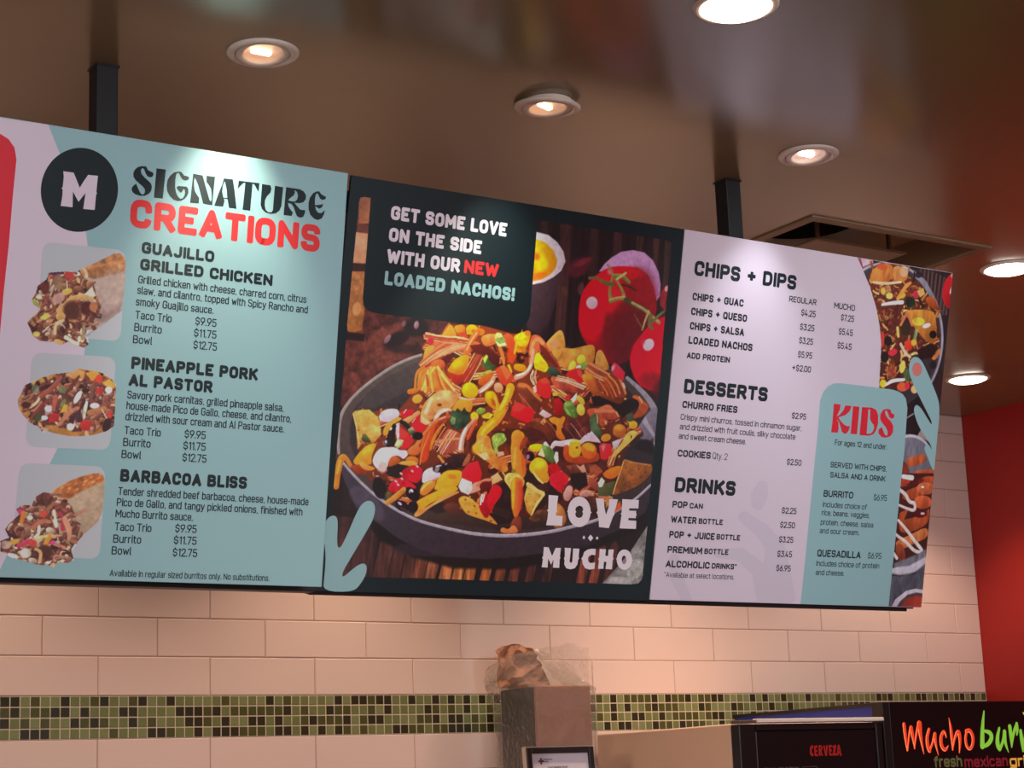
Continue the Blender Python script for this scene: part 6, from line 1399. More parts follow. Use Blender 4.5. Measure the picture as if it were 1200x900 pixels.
('p',[362.1,531.6,401.1,525.2,409.1,551.4,388.3,564.8,367.2,553.8],'2a161a','',4,1,0),
('q',[336.8,610.3,336.9,590,355.4,601.2,365.6,625.2,355.2,641.9,330.8,643],'b8804c','8c5634',3,1,0),
('p',[411.7,573.8,436.7,572.5,449.6,596.5,436.9,617.8,422.4,622.5],'5c3424','3c2018',4,1,0.3),
('p',[457.4,577.6,464,569,468.7,587.3,459.6,596],'a87848','',3,1,0),
('p',[481.9,590.8,493.3,579.9,500.1,594,483.3,603.2],'b4562e','',4,1,0),
('p',[-148.6,446.4,-144,441.2,-127.9,437.5,-113.3,436.4,-93.3,449.5,-85.8,467,-84,483.3,-97.2,498.9,-122.7,502.3,-130.6,514.2,-138.9,470.9],'dea860','be8040',1.3,1,0.25),
('e',[-114.1,462.5,11,-0.8,1.1,9.7],'c88848','',14,0.7,0.2),
('e',[-98,474.4,12.9,-0.9,1.1,9.7],'e6b878','',12,0.6,0.25),
('s',[-147,447.1,2.7,-135.5,477.1,2.8,-128.1,502.6,2.4],'ecc488','',2,0.8,0),
('e',[-132.8,476.9,2.2,-0.2,0.2,1.9],'a0602c','',3,1,0),
('p',[-124.5,494.2,-123.8,483.6,-115.5,483.8,-109.2,489.9,-102.8,498.5,-115.5,500.2],'5c5c3c','44482c',1.3,1,0.3),
('q',[-92.9,452.8,-88.8,439.4,-74.7,431.7,-52.4,430,-45.5,441,-57.2,455,-79.3,458.3],'d8c8d6','bfa8b8',2,1,0),
('q',[-80.3,483,-78.4,466.5,-64.8,454,-50.8,444.7,-39,448.7,-53.3,456.4,-66.9,468.9,-69,483.8],'eba040','cc7c34',1.5,1,0),
('s',[-34.6,455,12.3,-18.7,443.9,10.6,-6.4,434.7,8.9],'e0a070','c07a50',2,1,0),
('p',[-46.1,436.1,-33.5,430.2,-16.6,428.8,-17.4,438.8,-39,448.7],'e02038','b8182c',1.5,1,0),
('s',[-38.4,437.1,1.8,-33.5,430.2,1.8],'f8d8d8','',1.2,1,0),
('p',[-18.8,460.5,-14.6,446.9,-4.2,437.8,1.3,452.4,17.2,457.8,9.2,471.7,-10,471.4],'e02434','c41c2c',1.3,1,0),
('s',[-17.6,453.8,1.8,-11,445,1.4],'f4b0a8','',1.5,1,0),
('p',[-54.8,459.8,-45.8,455.8,-40.7,485.2,-47.8,488.9],'cbb0b8','',1.5,1,0),
('s',[-62.2,494.9,21,-59.5,476.6,14,-56.3,463.2,8.8],'2a1218','1c0c12',1.3,1,0),
('e',[-62.2,494.9,12.1,-4.9,4.8,8.9],'2c1218','',1.3,1,0),
('s',[-42.2,453.9,7,-32.3,458.1,10.6,-23.9,465.8,7.1],'2c1418','',1.3,1,0),
('e',[-63.1,469.5,2,0.8,-1.5,3],'f0e4e4','',1.2,1,0),
('e',[-72.2,497.2,5.4,1.3,-1.7,5.7],'8a7c88','',3,0.6,0),
('e',[-71.2,494.7,1.9,0.2,-0.2,2.6],'e8e0e4','',1.5,1,0),
('q',[-96.8,536.5,-94.5,523.3,-84.8,509.5,-74.1,505.5,-48,503.8,-39.8,509.8,-25,507.2,-18.4,515,-28.5,527.3,-38.8,519.7,-50,520.4,-60.3,529.3,-62.4,544.2,-68.7,554.4,-84.3,548.8],'dcccd8','c0a8b8',1.3,1,0),
('e',[-74.2,521.9,13.4,-5.4,5.6,10.4],'e6dae2','',16,0.7,0),
('p',[-78.6,532.1,-63.1,537.7,-61.6,550.7,-72.3,556.3,-84.1,550.4],'c8a49c','',5,0.7,0),
('p',[-44.9,464,-24.9,474.1,-9.9,489.6,-21.6,503.7,-36.3,508,-41.6,493.5],'d83038','b82430',1.3,1,0),
('p',[-42.8,465.5,-24.8,475,-27.5,484.2,-40.7,485.2],'e4483e','',4,0.7,0),
('p',[-25.6,467.6,-16.7,462,-10.3,468.1,-7.5,476.2,-14.7,480,-23,474],'b8b494','5c5c44',1.3,1,0.4),
('p',[-52.1,500.8,-46.1,487.2,-32.6,489.5,-35.3,499.6,-43.9,506.8],'c4c8a0','7c8058',1.3,1,0.4),
('e',[-2.4,479.2,11.7,-0.8,0.9,7.9],'1c0e14','',1.3,1,0),
('q',[-138.8,539.1,-132.8,527.4,-121.4,513.6,-108,501.3,-89.8,498.4,-95.6,513.5,-99.7,526.9,-96.4,539.7,-107.3,542,-125.4,544.8],'e8a030','d27e30',1.5,1,0),
('e',[-110.3,514.5,9,-7.9,5.3,4.7],'f2b448','',12,0.7,0),
('s',[-168.3,586.3,12,-169,563.7,13.7,-166.6,544.1,15.4,-161.8,529.2,13.7,-152.4,531.9,8.6,-141.8,545.8,7.6],'e0903c','b8662c',1.3,1,0),
('s',[-169.3,560.4,5.1,-165.5,537.6,5.1],'f0b060','',4,0.7,0),
('p',[-143.6,545.9,-122.1,541.3,-99.2,548.1,-109,560.1,-127.3,561.2],'a04820','7a3018',3,1,0),
('q',[-126.1,538.3,-121,534.7,-107.3,542,-92.2,544.4,-88,549,-102.3,553.2,-117.5,549.2],'d89a58','b87838',1.5,1,0),
('q',[-63.1,537.7,-57.3,522.5,-46.2,520.1,-34.1,527.6,-40.7,536.3,-54.7,545.4],'c06c34','8e4420',2,1,0),
('q',[-26.6,527.1,-16.2,518.2,3.1,520.3,6.3,531.7,-14.9,529.7],'dc8434','b86028',2,1,0),
('q',[-24.8,508.8,-7.4,494.4,4.3,497,6.5,516.7,-20.1,516.8],'d87c48','b85c34',3,1,0),
('q',[-42.7,534.8,-30.1,529.8,-11.4,527,5.2,530.9,1,536.2,-23.5,537.7],'e2a45c','c07c38',1.3,1,0),
('p',[-64.2,544.3,-40.7,536.3,-17.8,538.2,-33.3,552.3,-37.6,564.1,-56.8,560.3],'2a171a','',3,1,0),
('q',[6.4,533.3,7.3,506.7,12.2,481.5,30.4,455.2,36.5,458.1,26.8,492.1,26.6,525.4],'d4582c','a83c22',2,1,0),
('s',[8.3,533.2,2.8,10.2,506.5,3.2,24.2,469,2.5],'f08c48','',2,0.8,0),
('q',[-32.1,553.9,-24.8,543.6,-10.1,539.3,2.8,535.2,17,542.7,15.1,559.4,6.8,571.5,-10.7,567.5,-28.4,561.9],'d81e38','a8162c',1.5,1,0.25),
('q',[-56.6,580,-48.5,568.1,-32.4,560.5,-10.7,567.5,9.7,579.7,-12.7,584.2,-27.9,583.4,-42,592.4,-53.8,588.1],'d82440','a8182e',1.5,1,0.25),
('e',[-28.2,563.6,3.1,1.9,-1.2,1.5],'f4b8bc','',2,0.85,0),
('e',[-40.8,569.3,3.1,1.9,-1.2,1.5],'f4b8bc','',2,0.85,0),
('e',[-7.3,547.5,3.1,1.9,-1.2,1.5],'f4b8bc','',2,0.85,0),
('e',[3.1,537.7,3.1,1.9,-1.2,1.5],'f4b8bc','',2,0.85,0),
('e',[-31.2,553.9,3.1,1.9,-1.2,1.5],'f4b8bc','',2,0.85,0),
('e',[-35.4,575.6,3.1,1.9,-1.2,1.5],'f4b8bc','',2,0.85,0),
('q',[15.9,549.4,26.4,540.4,39.4,536.3,60.3,550.1,53.3,557.2,34.7,563.3,16.5,572.6],'d6c4d0','b8a2b0',1.3,1,0),
('e',[55.1,537.9,17,-4.2,3,8.3],'30141f','1c0c14',1.3,1,0),
('e',[47.6,540.8,3.2,-6,4.6,1.9],'9a8c9c','',4,0.8,0),
('e',[50.7,533.9,7.4,-1.6,0.5,1.6],'cfc4d0','',2,0.8,0),
('e',[67.7,529.5,3.9,-0.2,0.2,2],'a898b4','',3,0.8,0),
('e',[81.7,532,13.6,-0.8,0.7,6.7],'2a161c','',4,1,0),
('p',[60.8,519.9,90.5,506.3,118.4,509.5,109.3,533.7,85.9,535.1,73.2,525.8],'4a2a28','321a1c',4,1,0.3),
('q',[101.3,532.5,114.1,506.4,119.8,504.4,122.1,516,112.8,530.1],'b07050','8a5038',2,1,0),
('q',[12.3,586.2,20,569.1,34.7,563.3,48.1,562.5,47.5,574.2,30.2,591.8,18.9,594.1],'dc9040','b86c30',1.5,1,0),
('s',[17.6,582.5,3.6,27.8,570.3,4.3,38.7,564.7,3.2],'f0b878','',3,0.7,0),
('q',[47.7,575.9,50,562.4,60.1,548.4,71,541.1,102,539.2,106.7,545.6,101.3,567.8,86.7,577.1,64,583.3,48.2,580.9],'eaa638','dc8c30',1.3,1,0),
('e',[84,552.9,9.7,0.9,-0.4,4.7],'b86c24','',6,0.8,0),
('q',[7.2,626.3,7.1,608,15.8,600.9,37.7,589.8,59.6,578.6,86.1,572.1,99.9,573,98.7,579.8,80.1,587.5,61.6,596.9,39.7,608,25.5,618.7,11.5,631],'f0a438','d47e2c',1.3,1,0),
('q',[5.3,634.7,9.1,626.2,25.5,618.7,50.8,604.1,68.6,589.8,98.7,579.8,105,582.8,84.5,592.3,58.7,605.4,37,618.2,23,630.5,14,635.9],'e6a068','b86c3c',1.3,1,0.15),
('e',[-2.3,591.9,14.7,10.9,-7.7,7.9],'26101a','1a0a12',1.3,1,0),
('e',[-4,585.4,3.3,2.9,-1.9,1.6],'d8ccd8','',2,1,0),
('e',[-8.6,587.3,1.9,-0.1,0.4,3.3],'a090a4','',2,1,0),
('e',[-22.4,616.1,15.5,6.7,-4.7,8.8],'2c141e','1c0c14',1.3,1,0),
('e',[-27.7,611.5,4.7,2.9,-1.5,1.8],'c4b4c4','',2,0.9,0),
('e',[-17.9,622.5,8.6,3.7,-1.4,2.6],'5c3a4a','',4,0.7,0),
('e',[2.3,616.6,11.4,-0.6,1.3,11.5],'241218','',3,1,0),
('s',[-55,611.2,10.5,-37.6,598.8,12.3,-22.1,584.7,10.6],'d0924c','a86c34',1.5,1,0),
('e',[-74.8,584.3,14,-4.2,8.5,20.1],'20121a','',3,1,0),
('e',[-82.8,561.8,3.7,-0.2,0.2,1.6],'c0b0b8','',2,0.8,0),
('e',[-54.8,596.4,7.5,-0.4,0.7,6.5],'5c6040','',3,0.7,0),
('q',[63.1,610.2,101.2,601.5,113.2,621.1,120.2,630.9,84.3,625.9],'6e3e34','4c2a26',3,1,0),
('p',[105.7,554.1,104.4,542.4,118.1,524.7,139.2,518.3,151.9,543,148.1,561.8,130.2,561.2,117.8,556.8],'f03040','e01e30',1.2,1,0),
('p',[99.8,571.3,105.7,554.1,130.2,561.2,133.8,576.2,125.1,586.8,106.7,581],'dccfd4','c4b4b8',1.2,1,0),
('q',[123.2,586.9,133.8,576.2,130.3,562.8,151.7,558.2,163.8,559.2,155.6,575],'d89a88','c07c70',2,1,0),
('q',[100.8,598.2,109.6,589.3,125.5,590.1,144.6,601,170.4,618.3,192.3,634.3,201.5,644.1,172.4,635.3,131.6,627,119.1,620.8],'d8a050','b87c38',1.3,1,0.15),
('e',[119.3,596.4,2.5,0.6,-0.5,1.8],'84441c','',2,0.9,0),
('e',[141.4,607.9,2.5,0.6,-0.5,1.8],'84441c','',2,0.9,0),
('e',[128.9,620.4,2.5,0.6,-0.5,1.8],'84441c','',2,0.9,0),
('e',[146.9,622,2.5,0.6,-0.5,1.8],'84441c','',2,0.9,0),
('e',[169.3,626,2.5,0.6,-0.6,1.8],'84441c','',2,0.9,0),
('e',[182.4,635.6,2.5,0.6,-0.6,1.8],'84441c','',2,0.9,0),
('q',[120.4,492.5,131.3,483.3,131.6,468.1,161.2,466,168.1,491,176.8,497.2,182.1,508.8,207.7,520.8,213.3,534.2,197.6,538.5,176.2,527.9,159,517.1,138.1,508.2],'e29a54','c07438',1.5,1,0.25),
('e',[132.6,495.1,9.8,-0.7,1.1,10.1],'eca43c','',8,0.8,0),
('e',[154.6,478.3,5.8,1.3,-3,9.8],'d86c34','',8,0.7,0),
('p',[137.7,504.9,157.1,500.2,166.6,513.2,152.9,515.8],'f0c4a0','',3,0.7,0.2),
('p',[181,498.7,196.8,495.9,199.6,502.6,184.1,508.7],'d8987c','',2,1,0.2),
('p',[174.3,511,201.9,505.8,211.9,522.3,196.2,526.7],'b86c3a','',3,0.8,0),
('q',[165.2,465.7,197.1,463.5,202.3,473.3,191.2,482.6,181.6,486.7,182.8,496.8,174.4,494,175.1,482],'9cae5a','768a44',1.3,1,0.35),
('s',[225.7,464.9,27.9,223.6,482.2,18.6,225.2,495.8,20.5,233.2,512.4,33.6,239.8,534.3,29.9],'e8923c','c46a30',1.5,1,0),
('p',[237.7,498.4,248.2,501.1,255.4,528.2,251.3,545.6,245.3,528.8],'b85a2c','',3,0.8,0),
('s',[224.4,489,6.3,225.1,512.9,7.4,224.6,526.6,5.6],'f4ac58','',6,0.6,0),
('q',[203.1,551.9,209.6,537.8,229.8,536.6,246.8,542.5,256.5,555.7,245.9,570,226,574.5,216.8,564.8],'e8b068','cc8844',1.5,1,0.3),
('e',[225.4,533.4,5.7,-0.3,0.4,3.7],'7a7828','',3,1,0),
('p',[172.6,548.5,187.6,539.1,201.1,552,189.7,557.8,178.2,562.7],'e0b088','c08a60',1.2,1,0),
('s',[144.5,565.4,9.1,159.4,556.1,8.1,175.1,553.5,5.5],'d88870','b86454',1.5,1,0),
('e',[162.7,567.8,13.5,-2.8,3.2,9.9],'701c1c','50141a',1.5,1,0),
('q',[172.2,580.9,176.7,567,188.1,561.3,203.3,570.6,201,586.1,188.5,600.4,182.4,617.8,171.6,628.5,160.5,618.8,162.2,598.4],'cc1c34','a01426',1.3,1,0),
('q',[148.7,602.5,162.3,581.4,172.6,584.2,168.5,601.4,180.4,617.9,172.2,633.6,156.5,619],'b4182c','8e1222',2,1,0),
('s',[154.8,603.8,4,156.7,585.1,4.4],'f2e0e4','',1.3,1,0),
('s',[159.2,598.5,2.9,161.7,584.8,3.3],'ecd0d4','',1.3,1,0),
('s',[234.2,556.9,24.2,236.9,580.8,24.3,240,608.1,20.5,240.6,621.8,9.3],'ea8834','cc4c30',1.3,1,0),
('s',[227.3,550.5,7.4,228.8,581.2,8.2,231.7,606.8,5.6],'f6ac3c','',6,0.8,0),
('s',[244.3,556.4,9.3,249.5,583.6,11.2,248.1,607.7,7.5],'d04838','',8,0.8,0),
('e',[260.6,501.2,11,-0.7,1.1,9.6],'30141e','1c0c12',1.3,1,0),
('e',[255.7,503.2,4.1,0.3,-0.5,5.1],'b88aa8','',3,0.8,0),
('q',[256.1,480,268.1,476.6,288.5,474.3,284.1,490.2,269.8,492,259.1,488.4],'e8bc20','d09820',1.2,1,0.1),
('p',[278.7,497.4,287.2,481.3,298.3,487.5,295.8,501.5],'e2c898','',1.5,1,0),
('q',[284.6,476.3,305.6,478.4,319.4,489.6,324.1,511.9,300.7,508.1,292.5,491.4],'667a44','4c6034',1.3,1,0.25),
('p',[318.5,500.1,321.3,487.7,327.7,489,330.7,506.2,326.2,512.6],'d8e0c0','',1.5,1,0.3),
('q',[262,531.2,261.2,515.8,271.5,506.5,279.2,501.7,296.2,505,305.6,514.8,307.4,530.2,312.9,542.1,310,552.6,293.4,553.6,279.5,540.5],'e2ac30','c07c30',1.3,1,0),
('e',[285,516,14.4,-0.9,1,8.6],'ecc438','',12,0.8,0),
('s',[272.4,532.3,4.5,284.2,545.5,4.9,297.6,553.3,3.8],'eeb878','',2,1,0),
('p',[305.5,532.1,309.9,516.2,330.5,513.2,338.6,528.4,324.4,532.7],'a81420','',2,1,0),
('p',[312.9,542.1,331.9,525.3,345,529.7,352.9,543.2,351.1,564.2,336.9,568.5],'d02438','a81828',1.2,1,0),
('p',[261,558.9,268.8,555,286.6,566.1,303.7,570.3,306.5,577.1,295.7,591.5,283.3,609.4,278.7,623.4,264.8,610.3,256,586.7],'d0a058','b07c3c',1.3,1,0.15),
('s',[261.9,557.9,8.3,282.9,569.7,8.3,301.2,575.6,7.6],'e8c080','d0a064',1.5,1,0),
('s',[301.4,577.4,4.9,287.9,595.4,4.9,278.9,616.5,3.8],'dcb478','',1.5,1,0),
('e',[283.4,592.1,1.6,-0.1,0.1,1.2],'6c4420','',2,0.7,0),
('e',[279.4,602.7,1.6,-0.1,0.1,1.2],'6c4420','',2,0.7,0),
('e',[262.9,593.2,1.6,-0.1,0.1,1.2],'6c4420','',2,0.7,0),
('e',[267.3,577.5,1.6,-0.1,0.1,1.2],'6c4420','',2,0.7,0),
('q',[229.5,641.2,235.9,625.5,251.7,621.3,257.8,638.2,255.6,655.5,231.3,656.5],'8e4a34','5c2c24',3,1,0),
('q',[206,656.8,209.7,645.5,226.6,651.6,233.6,641,244.1,644,251.7,656.5,227.5,659.3],'e08a58','bc5c38',1.5,1,0.1),
('p',[276.7,623.5,291.5,609,314,606.2,314.6,628.7,279.7,632],'7c5038','4c2e26',4,1,0.3)], 1.08)
pic.build('nacho_photo', 'mid', [[-178.8, 46.8], [-176.8, 39.2], [-169.8, 36.6], [-155.2, 36.2], [245.4, 28.3], [546.9, 28.2], [560.7, 30.0], [565.7, 34.8], [565.9, 45.6], [564.6, 195.0], [568.6, 383.4], [570.6, 631.2], [571.5, 733.6], [569.3, 742.6], [561.2, 750.0], [543.8, 752.3], [246.5, 754.6], [-65.3, 755.7], [-169.8, 756.9], [-173.9, 635.1], [-175.9, 441.2], [-178.4, 279.7]], 2, (1.48, 1.5, 1.42))['label'] = 'wide printed photo of loaded nachos on a grey plate'
pic = Picture(1075.1,-2.5,1387.5,785.5, 1.15, 9)
pic.run([
('p',[1065.4,-34.4,1420.1,-41.1,1491.5,500.3,1135.7,519.9],'33262c','',1,1,-0.2),
('p',[1278.8,-5.3,1285,-4.6,1289.5,109,1282.4,109.8],'6a4a48','',2,0.8,0),
('p',[1291.5,-2.3,1297.7,-1.6,1300.7,107.9,1293.6,108.6],'6a4a48','',2,0.8,0),
('p',[1304.2,0.6,1310.5,1.4,1311.8,106.7,1304.7,107.4],'6a4a48','',2,0.8,0),
('p',[1317,3.6,1323.3,4.4,1323,105.5,1315.9,106.3],'6a4a48','',2,0.8,0),
('p',[1329.8,6.6,1336.1,7.4,1334.3,104.3,1327.1,105.1],'6a4a48','',2,0.8,0),
('p',[1342.7,9.6,1349,10.4,1345.5,103.2,1338.4,103.9],'6a4a48','',2,0.8,0),
('p',[1355.6,12.6,1361.9,13.4,1356.8,102,1349.6,102.7],'6a4a48','',2,0.8,0),
('p',[1368.5,15.7,1374.9,16.4,1368.2,100.8,1361,101.6],'6a4a48','',2,0.8,0),
('p',[1381.5,18.7,1387.9,19.5,1379.5,99.6,1372.3,100.4],'6a4a48','',2,0.8,0),
('e',[1388.8,42,31.2,-0.3,-2.6,41.4],'c8202c','9a1a22',2,1,0),
('e',[1386.2,38.5,4,0.6,-3.9,11.1],'f0d0d0','',2,0.9,0),
('e',[1385.2,6.6,6.2,-0.7,0.7,5.2],'b08a80','',3,1,0),
('p',[1378.6,84.6,1415,80.8,1430.7,200.5,1404.3,240.7,1384.5,129.3],'2c1a1c','',5,1,0),
('p',[1356.5,274.9,1372.3,235.9,1399.4,203.3,1430.7,200.5,1414.2,315.5],'3a2226','',5,1,0),
('p',[1074.7,0.8,1133.6,1,1135,11.8,1097.6,27.1],'8a4058','',3,1,0),
('e',[1200.1,170,174.2,-17.1,22,171.1],'a49cac','8c8494',2,1,0),
('e',[1200.1,170,167.2,-16.4,21.3,165.7],'4a4048','',3,1,0),
('p',[1260,8.1,1303.8,29.1,1340.2,70,1332.3,89.6,1297.9,63.3,1263.8,37.4],'8c8494','75707c',5,1,0),
('e',[1200.1,170,160.8,-15.8,20.6,160.2],'463c44','3a3038',4,1,0),
('e',[1276.6,17.3,11.1,-1.3,1,7.3],'2a2228','',4,0.9,0),
('p',[1094,-1.6,1131.2,1.2,1133.3,6.5,1103.9,19.1],'c8b8c0','',3,0.8,0),
('p',[1121.1,57.2,1127.1,27.3,1158.7,3.4,1183.5,2.3,1218.6,1.8,1240.5,14.1,1249.9,27.8,1289.5,38.2,1302.5,59.1,1335.5,74.2,1352.8,87.4,1351.1,113.9,1359,154.4,1365.5,183.9,1347.8,208.1,1326.8,206.2,1293.9,190.6,1286.2,210,1301.6,249.6,1299.9,275.9,1255,283.4,1189.8,285.1,1167.7,151.1,1145.1,91.2],'6e3424','4e221c',4,1,0),
('x',[1121.1,57.2,1127.1,27.3,1158.7,3.4,1183.5,2.3,1218.6,1.8,1240.5,14.1,1249.9,27.8,1289.5,38.2,1302.5,59.1,1335.5,74.2,1352.8,87.4,1351.1,113.9,1359,154.4,1365.5,183.9,1347.8,208.1,1326.8,206.2,1293.9,190.6,1286.2,210,1301.6,249.6,1299.9,275.9,1255,283.4,1189.8,285.1,1167.7,151.1,1145.1,91.2],['b46c44','90502f','c88a50','683226','c07a4c','d49c5c','a45238','4a221c','b04438','c89a74','d8a868'],300,23,7,16),
('q',[1126.5,42,1135.9,19,1163.6,2.9,1193.6,3,1202.1,29.6,1174.8,51.2,1140.5,55],'d88844','b0602c',2,1,0.2),
('q',[1194.3,8.4,1218.6,1.8,1245.9,17.1,1238.5,38.4,1203.7,42.4,1196.7,26.6],'d08c50','ac6434',2,1,0.15),
('e',[1230.5,15.2,13,-1.5,1.6,12.4],'d8a888','',4,0.7,0),
('s',[1139.8,49.6,5.9,1174.6,49.3,6.8,1223.6,40.1,5.1],'e8b088','',2,1,0),
('e',[1162.3,12.2,17.7,0.2,-0.8,7.3],'c4502c','',4,0.8,0),
('s',[1173.2,97.3,6,1199.9,90.7,8.5,1234.5,85.1,9.5],'dcc8cc','',2,1,0),
('e',[1171.8,66.2,6.9,-0.8,1,8],'e0a848','',3,1,0),
('e',[1192.9,74.9,10.9,-1.2,0.9,7.3],'e0b060','',3,1,0),
('e',[1230.1,70.8,12.7,-4.9,3.4,5.2],'dc9c2c','',3,1,0),
('s',[1218.6,79.5,7.7,1239.7,47.5,10.3,1253.8,38.5,6.9],'d88c44','',3,1,0),
('e',[1259.5,82.4,15.1,-1.6,1.6,12.5],'344030','',4,1,0.4),
('e',[1274.7,62.2,9.1,-1,1.1,8.8],'c02c48','',3,1,0),
('p',[1276.3,54.6,1295.6,44.9,1302.5,59.1,1288.3,68.1],'d09c58','',2,1,0),
('q',[1304,70.2,1318,59.3,1340.2,70,1353.8,94.8,1316.1,83.8],'b85a28','8c3c1c',3,1,0),
('q',[1241.6,101.1,1332.6,91.4,1345.5,110.7,1355.8,169.7,1322,169.3,1254.2,120.1],'c88438','9c5c28',2,1,0.15),
('e',[1290.4,123.8,20.2,-2.1,1.2,9.6],'dcb43c','',3,1,0.2),
('e',[1317,130.5,12,-4.5,3.1,4.6],'e0d0d0','',3,1,0),
('e',[1340.1,148.8,11.3,-1.1,1.2,8.9],'241418','',3,1,0),
('e',[1251.5,139,17,-1.7,2.8,22],'3c2c20','',6,1,0),
('s',[1236.1,136.8,6.9,1252.3,105.5,8.6,1271.2,133.3,6.9],'c87048','',3,1,0),
('s',[1231.9,163.2,7.7,1227,145.2,8.6],'d8b060','',3,1,0),
('s',[1281.4,173.2,8.7,1285.7,146.7,10.4],'7c9068','',3,1,0.4),
('e',[1267,180.2,13.1,-1.3,1.6,12.5],'e0482c','c43028',3,1,0),
('e',[1281.4,173.2,8.1,-0.8,1,7.4],'e0a030','',3,1,0),
('s',[1241.7,180.7,7.7,1259.6,201.3,8.6,1275.6,207.2,5.2],'e0a48c','',2,1,0),
('e',[1219.2,201.4,13.5,-5.1,4.3,6.5],'c82c44','',3,1,0),
('e',[1183.3,175.3,6.9,-0.7,2.3,18.2],'d04034','',4,0.8,0),
('e',[1201,177.3,11.9,-1.2,1.4,10.9],'2c1a18','',5,1,0),
('e',[1195.8,214.6,11.9,-1.1,1.7,13.1],'2c1c1c','',5,1,0),
('p',[1342.2,204.8,1365,180.2,1371.1,187.1,1352.9,207.6],'c07040','',2,1,0),
('p',[1293.9,190.6,1332.7,172,1364.5,176.4,1341.7,201.1,1307,211.8],'30181a','',5,1,0),
('e',[1349.3,219.2,10.3,-0.9,1.2,8.9],'2a1e22','',4,1,0),
('e',[1253.4,231.6,9,0.3,-1.6,14.8],'e0b454','',3,1,0),
('e',[1270.8,248.6,12.1,-1.1,1.9,14.7],'445034','',4,1,0.4),
('e',[1198.6,275.2,10.9,-0.9,1.2,9.5],'dcb028','',3,1,0),
('s',[1208.7,276.2,6.8,1227.4,265.3,9.4,1262.2,260.5,6.9],'dccad0','',2,1,0),
('e',[1259.3,277.4,17.1,-1.4,1.3,10.3],'d85a34','',3,1,0),
('e',[1274.1,274.3,8.1,-0.7,1,8.1],'d02c40','',3,1,0),
('e',[1297.8,279.8,11.1,-0.9,1.2,9.6],'d8a070','',3,1,0),
('e',[1219.4,242,14.9,-1.3,1.9,14.6],'a84c38','',6,0.7,0),
('e',[1179,83.8,206.8,-22.6,27.9,217.7],'000000','',1,0,0),
('p',[1269.6,322.4,1319.9,287.6,1392.8,322,1402.1,392.9,1283.9,401],'2a1a1e','',1,1,0.2),
('p',[1277.1,347.8,1302.6,333.6,1305.1,336.5,1279.5,350.7],'8c8088','',2,0.9,0),
('p',[1320,386.2,1330.6,370,1349.4,384.1,1355.3,396.1],'8c7a72','',3,1,0),
('e',[1308.5,460.8,79.5,-4.9,10,76.9],'b4a8b8','8a8294',2,1,0),
('e',[1308.9,463.8,76.1,-4.6,9.5,73.2],'74707e','5c5864',3,1,0.1),
('q',[1293.2,440.2,1317.5,432.5,1350.4,424.2,1356.2,436.2,1353.2,445.7,1308.5,460.8,1294.8,452.4],'c0643c','94442a',2,1,0.25),
('q',[1313.9,469.7,1350.9,461.3,1393.4,458.7,1395.8,477.2,1338,492.9,1320,484.7],'b85c38','8c4028',2,1,0.25),
('p',[1281.1,444.1,1299.3,455.2,1310.9,479.1,1321.2,493.9,1284.8,505.1],'7a3428','',3,1,0.3),
('p',[1272.2,475.7,1397.3,468.2,1405.7,645.5,1284.4,681.6],'4a2220','',4,1,0),
('e',[1365.6,487.8,28.2,-5.3,3.9,10.2],'b8522c','8a3a22',2,1,0.2),
('e',[1330.6,518,39.3,-13,7.5,11.5],'b05430','843a24',2,1,0.25),
('e',[1363,505.6,29.1,-1.6,1.8,14.1],'c46a44','9a4a2e',2,1,0.2),
('e',[1357.4,537.8,29,-1.5,2,15.5],'c8623c','a04428',2,1,0.15),
('e',[1289.1,495.7,23.8,-1.4,1.3,10.4],'a03c2c','',3,1,0.3),
('q',[1286.1,583.5,1319.1,578.4,1365.9,565.6,1383.1,547.1,1383.2,586.1,1341.9,605.6,1294.9,614.6],'b85c34','8a3c22',2,1,0.25),
('q',[1278.1,632.8,1324,616.9,1379.1,591.6,1387.4,617.8,1345.6,633.7,1299.8,653],'c87848','9c5430',2,1,0.2),
('p',[1288.6,565.8,1315.9,554,1300.8,586.3,1286.5,587],'a44c2c','',3,1,0),
('q',[1281.4,639.7,1307.1,635.2,1320.8,666.3,1313.5,684.1,1298.2,677.6],'9c4a34','7c3828',2,1,0.2),
('e',[1356.2,566.1,18.7,-3.4,2.8,7.5],'5a1420','',3,1,0),
('e',[1360.8,564.1,6.8,-0.3,0.4,2.8],'e0a8a8','',2,1,0),
('e',[1327.4,493.5,26.2,-8.7,4.1,6.4],'5c1c1c','',4,0.8,0),
('e',[1352.9,502.7,4.8,-0.3,0.4,2.8],'f0c8c8','',2,1,0),
('s',[1281.9,513.6,8.2,1302.3,523,9,1314.1,540,8.2,1333.5,540.7,9.1,1336,560,8.2,1306.3,554.4,6.6,1284,548.5,5.7],'dcc4c4','b89a9c',1.5,1,0),
('s',[1286.1,583.5,6.5,1317.9,606.6,8.2,1345.1,630.2,8.3,1372.1,650.3,9.1,1367.9,655.8,8.3,1343,651.4,8.2,1316.3,631.3,8.2,1296,623.4,7.4,1280.6,615.2,6.5],'dcc8c8','b89c9c',1.5,1,0),
('s',[1281.7,660.7,8.2,1292.6,670.8,7.4],'d0b8b8','',2,1,0),
('s',[1316.4,483.6,12.3,1287.3,481.8,9.8],'dcc4c4','',2,1,0),
('p',[1276.7,695.9,1313.5,684.1,1382.7,657,1386.4,678.1,1354.2,700.4,1307.1,708.9,1277.8,704.6],'bcb2c0','a49aaa',2,1,0),
('p',[1284.4,681.6,1312.1,673.7,1358.4,657.9,1381.3,646.4,1383.6,664.1,1333.1,687,1285.7,692.1],'6c6874','',5,1,0.2),
('p',[1269,710.1,1307.4,711.7,1354.7,704,1390.3,678,1394.4,784.3,1278.8,786.8],'565460','484650',3,1,0.3),
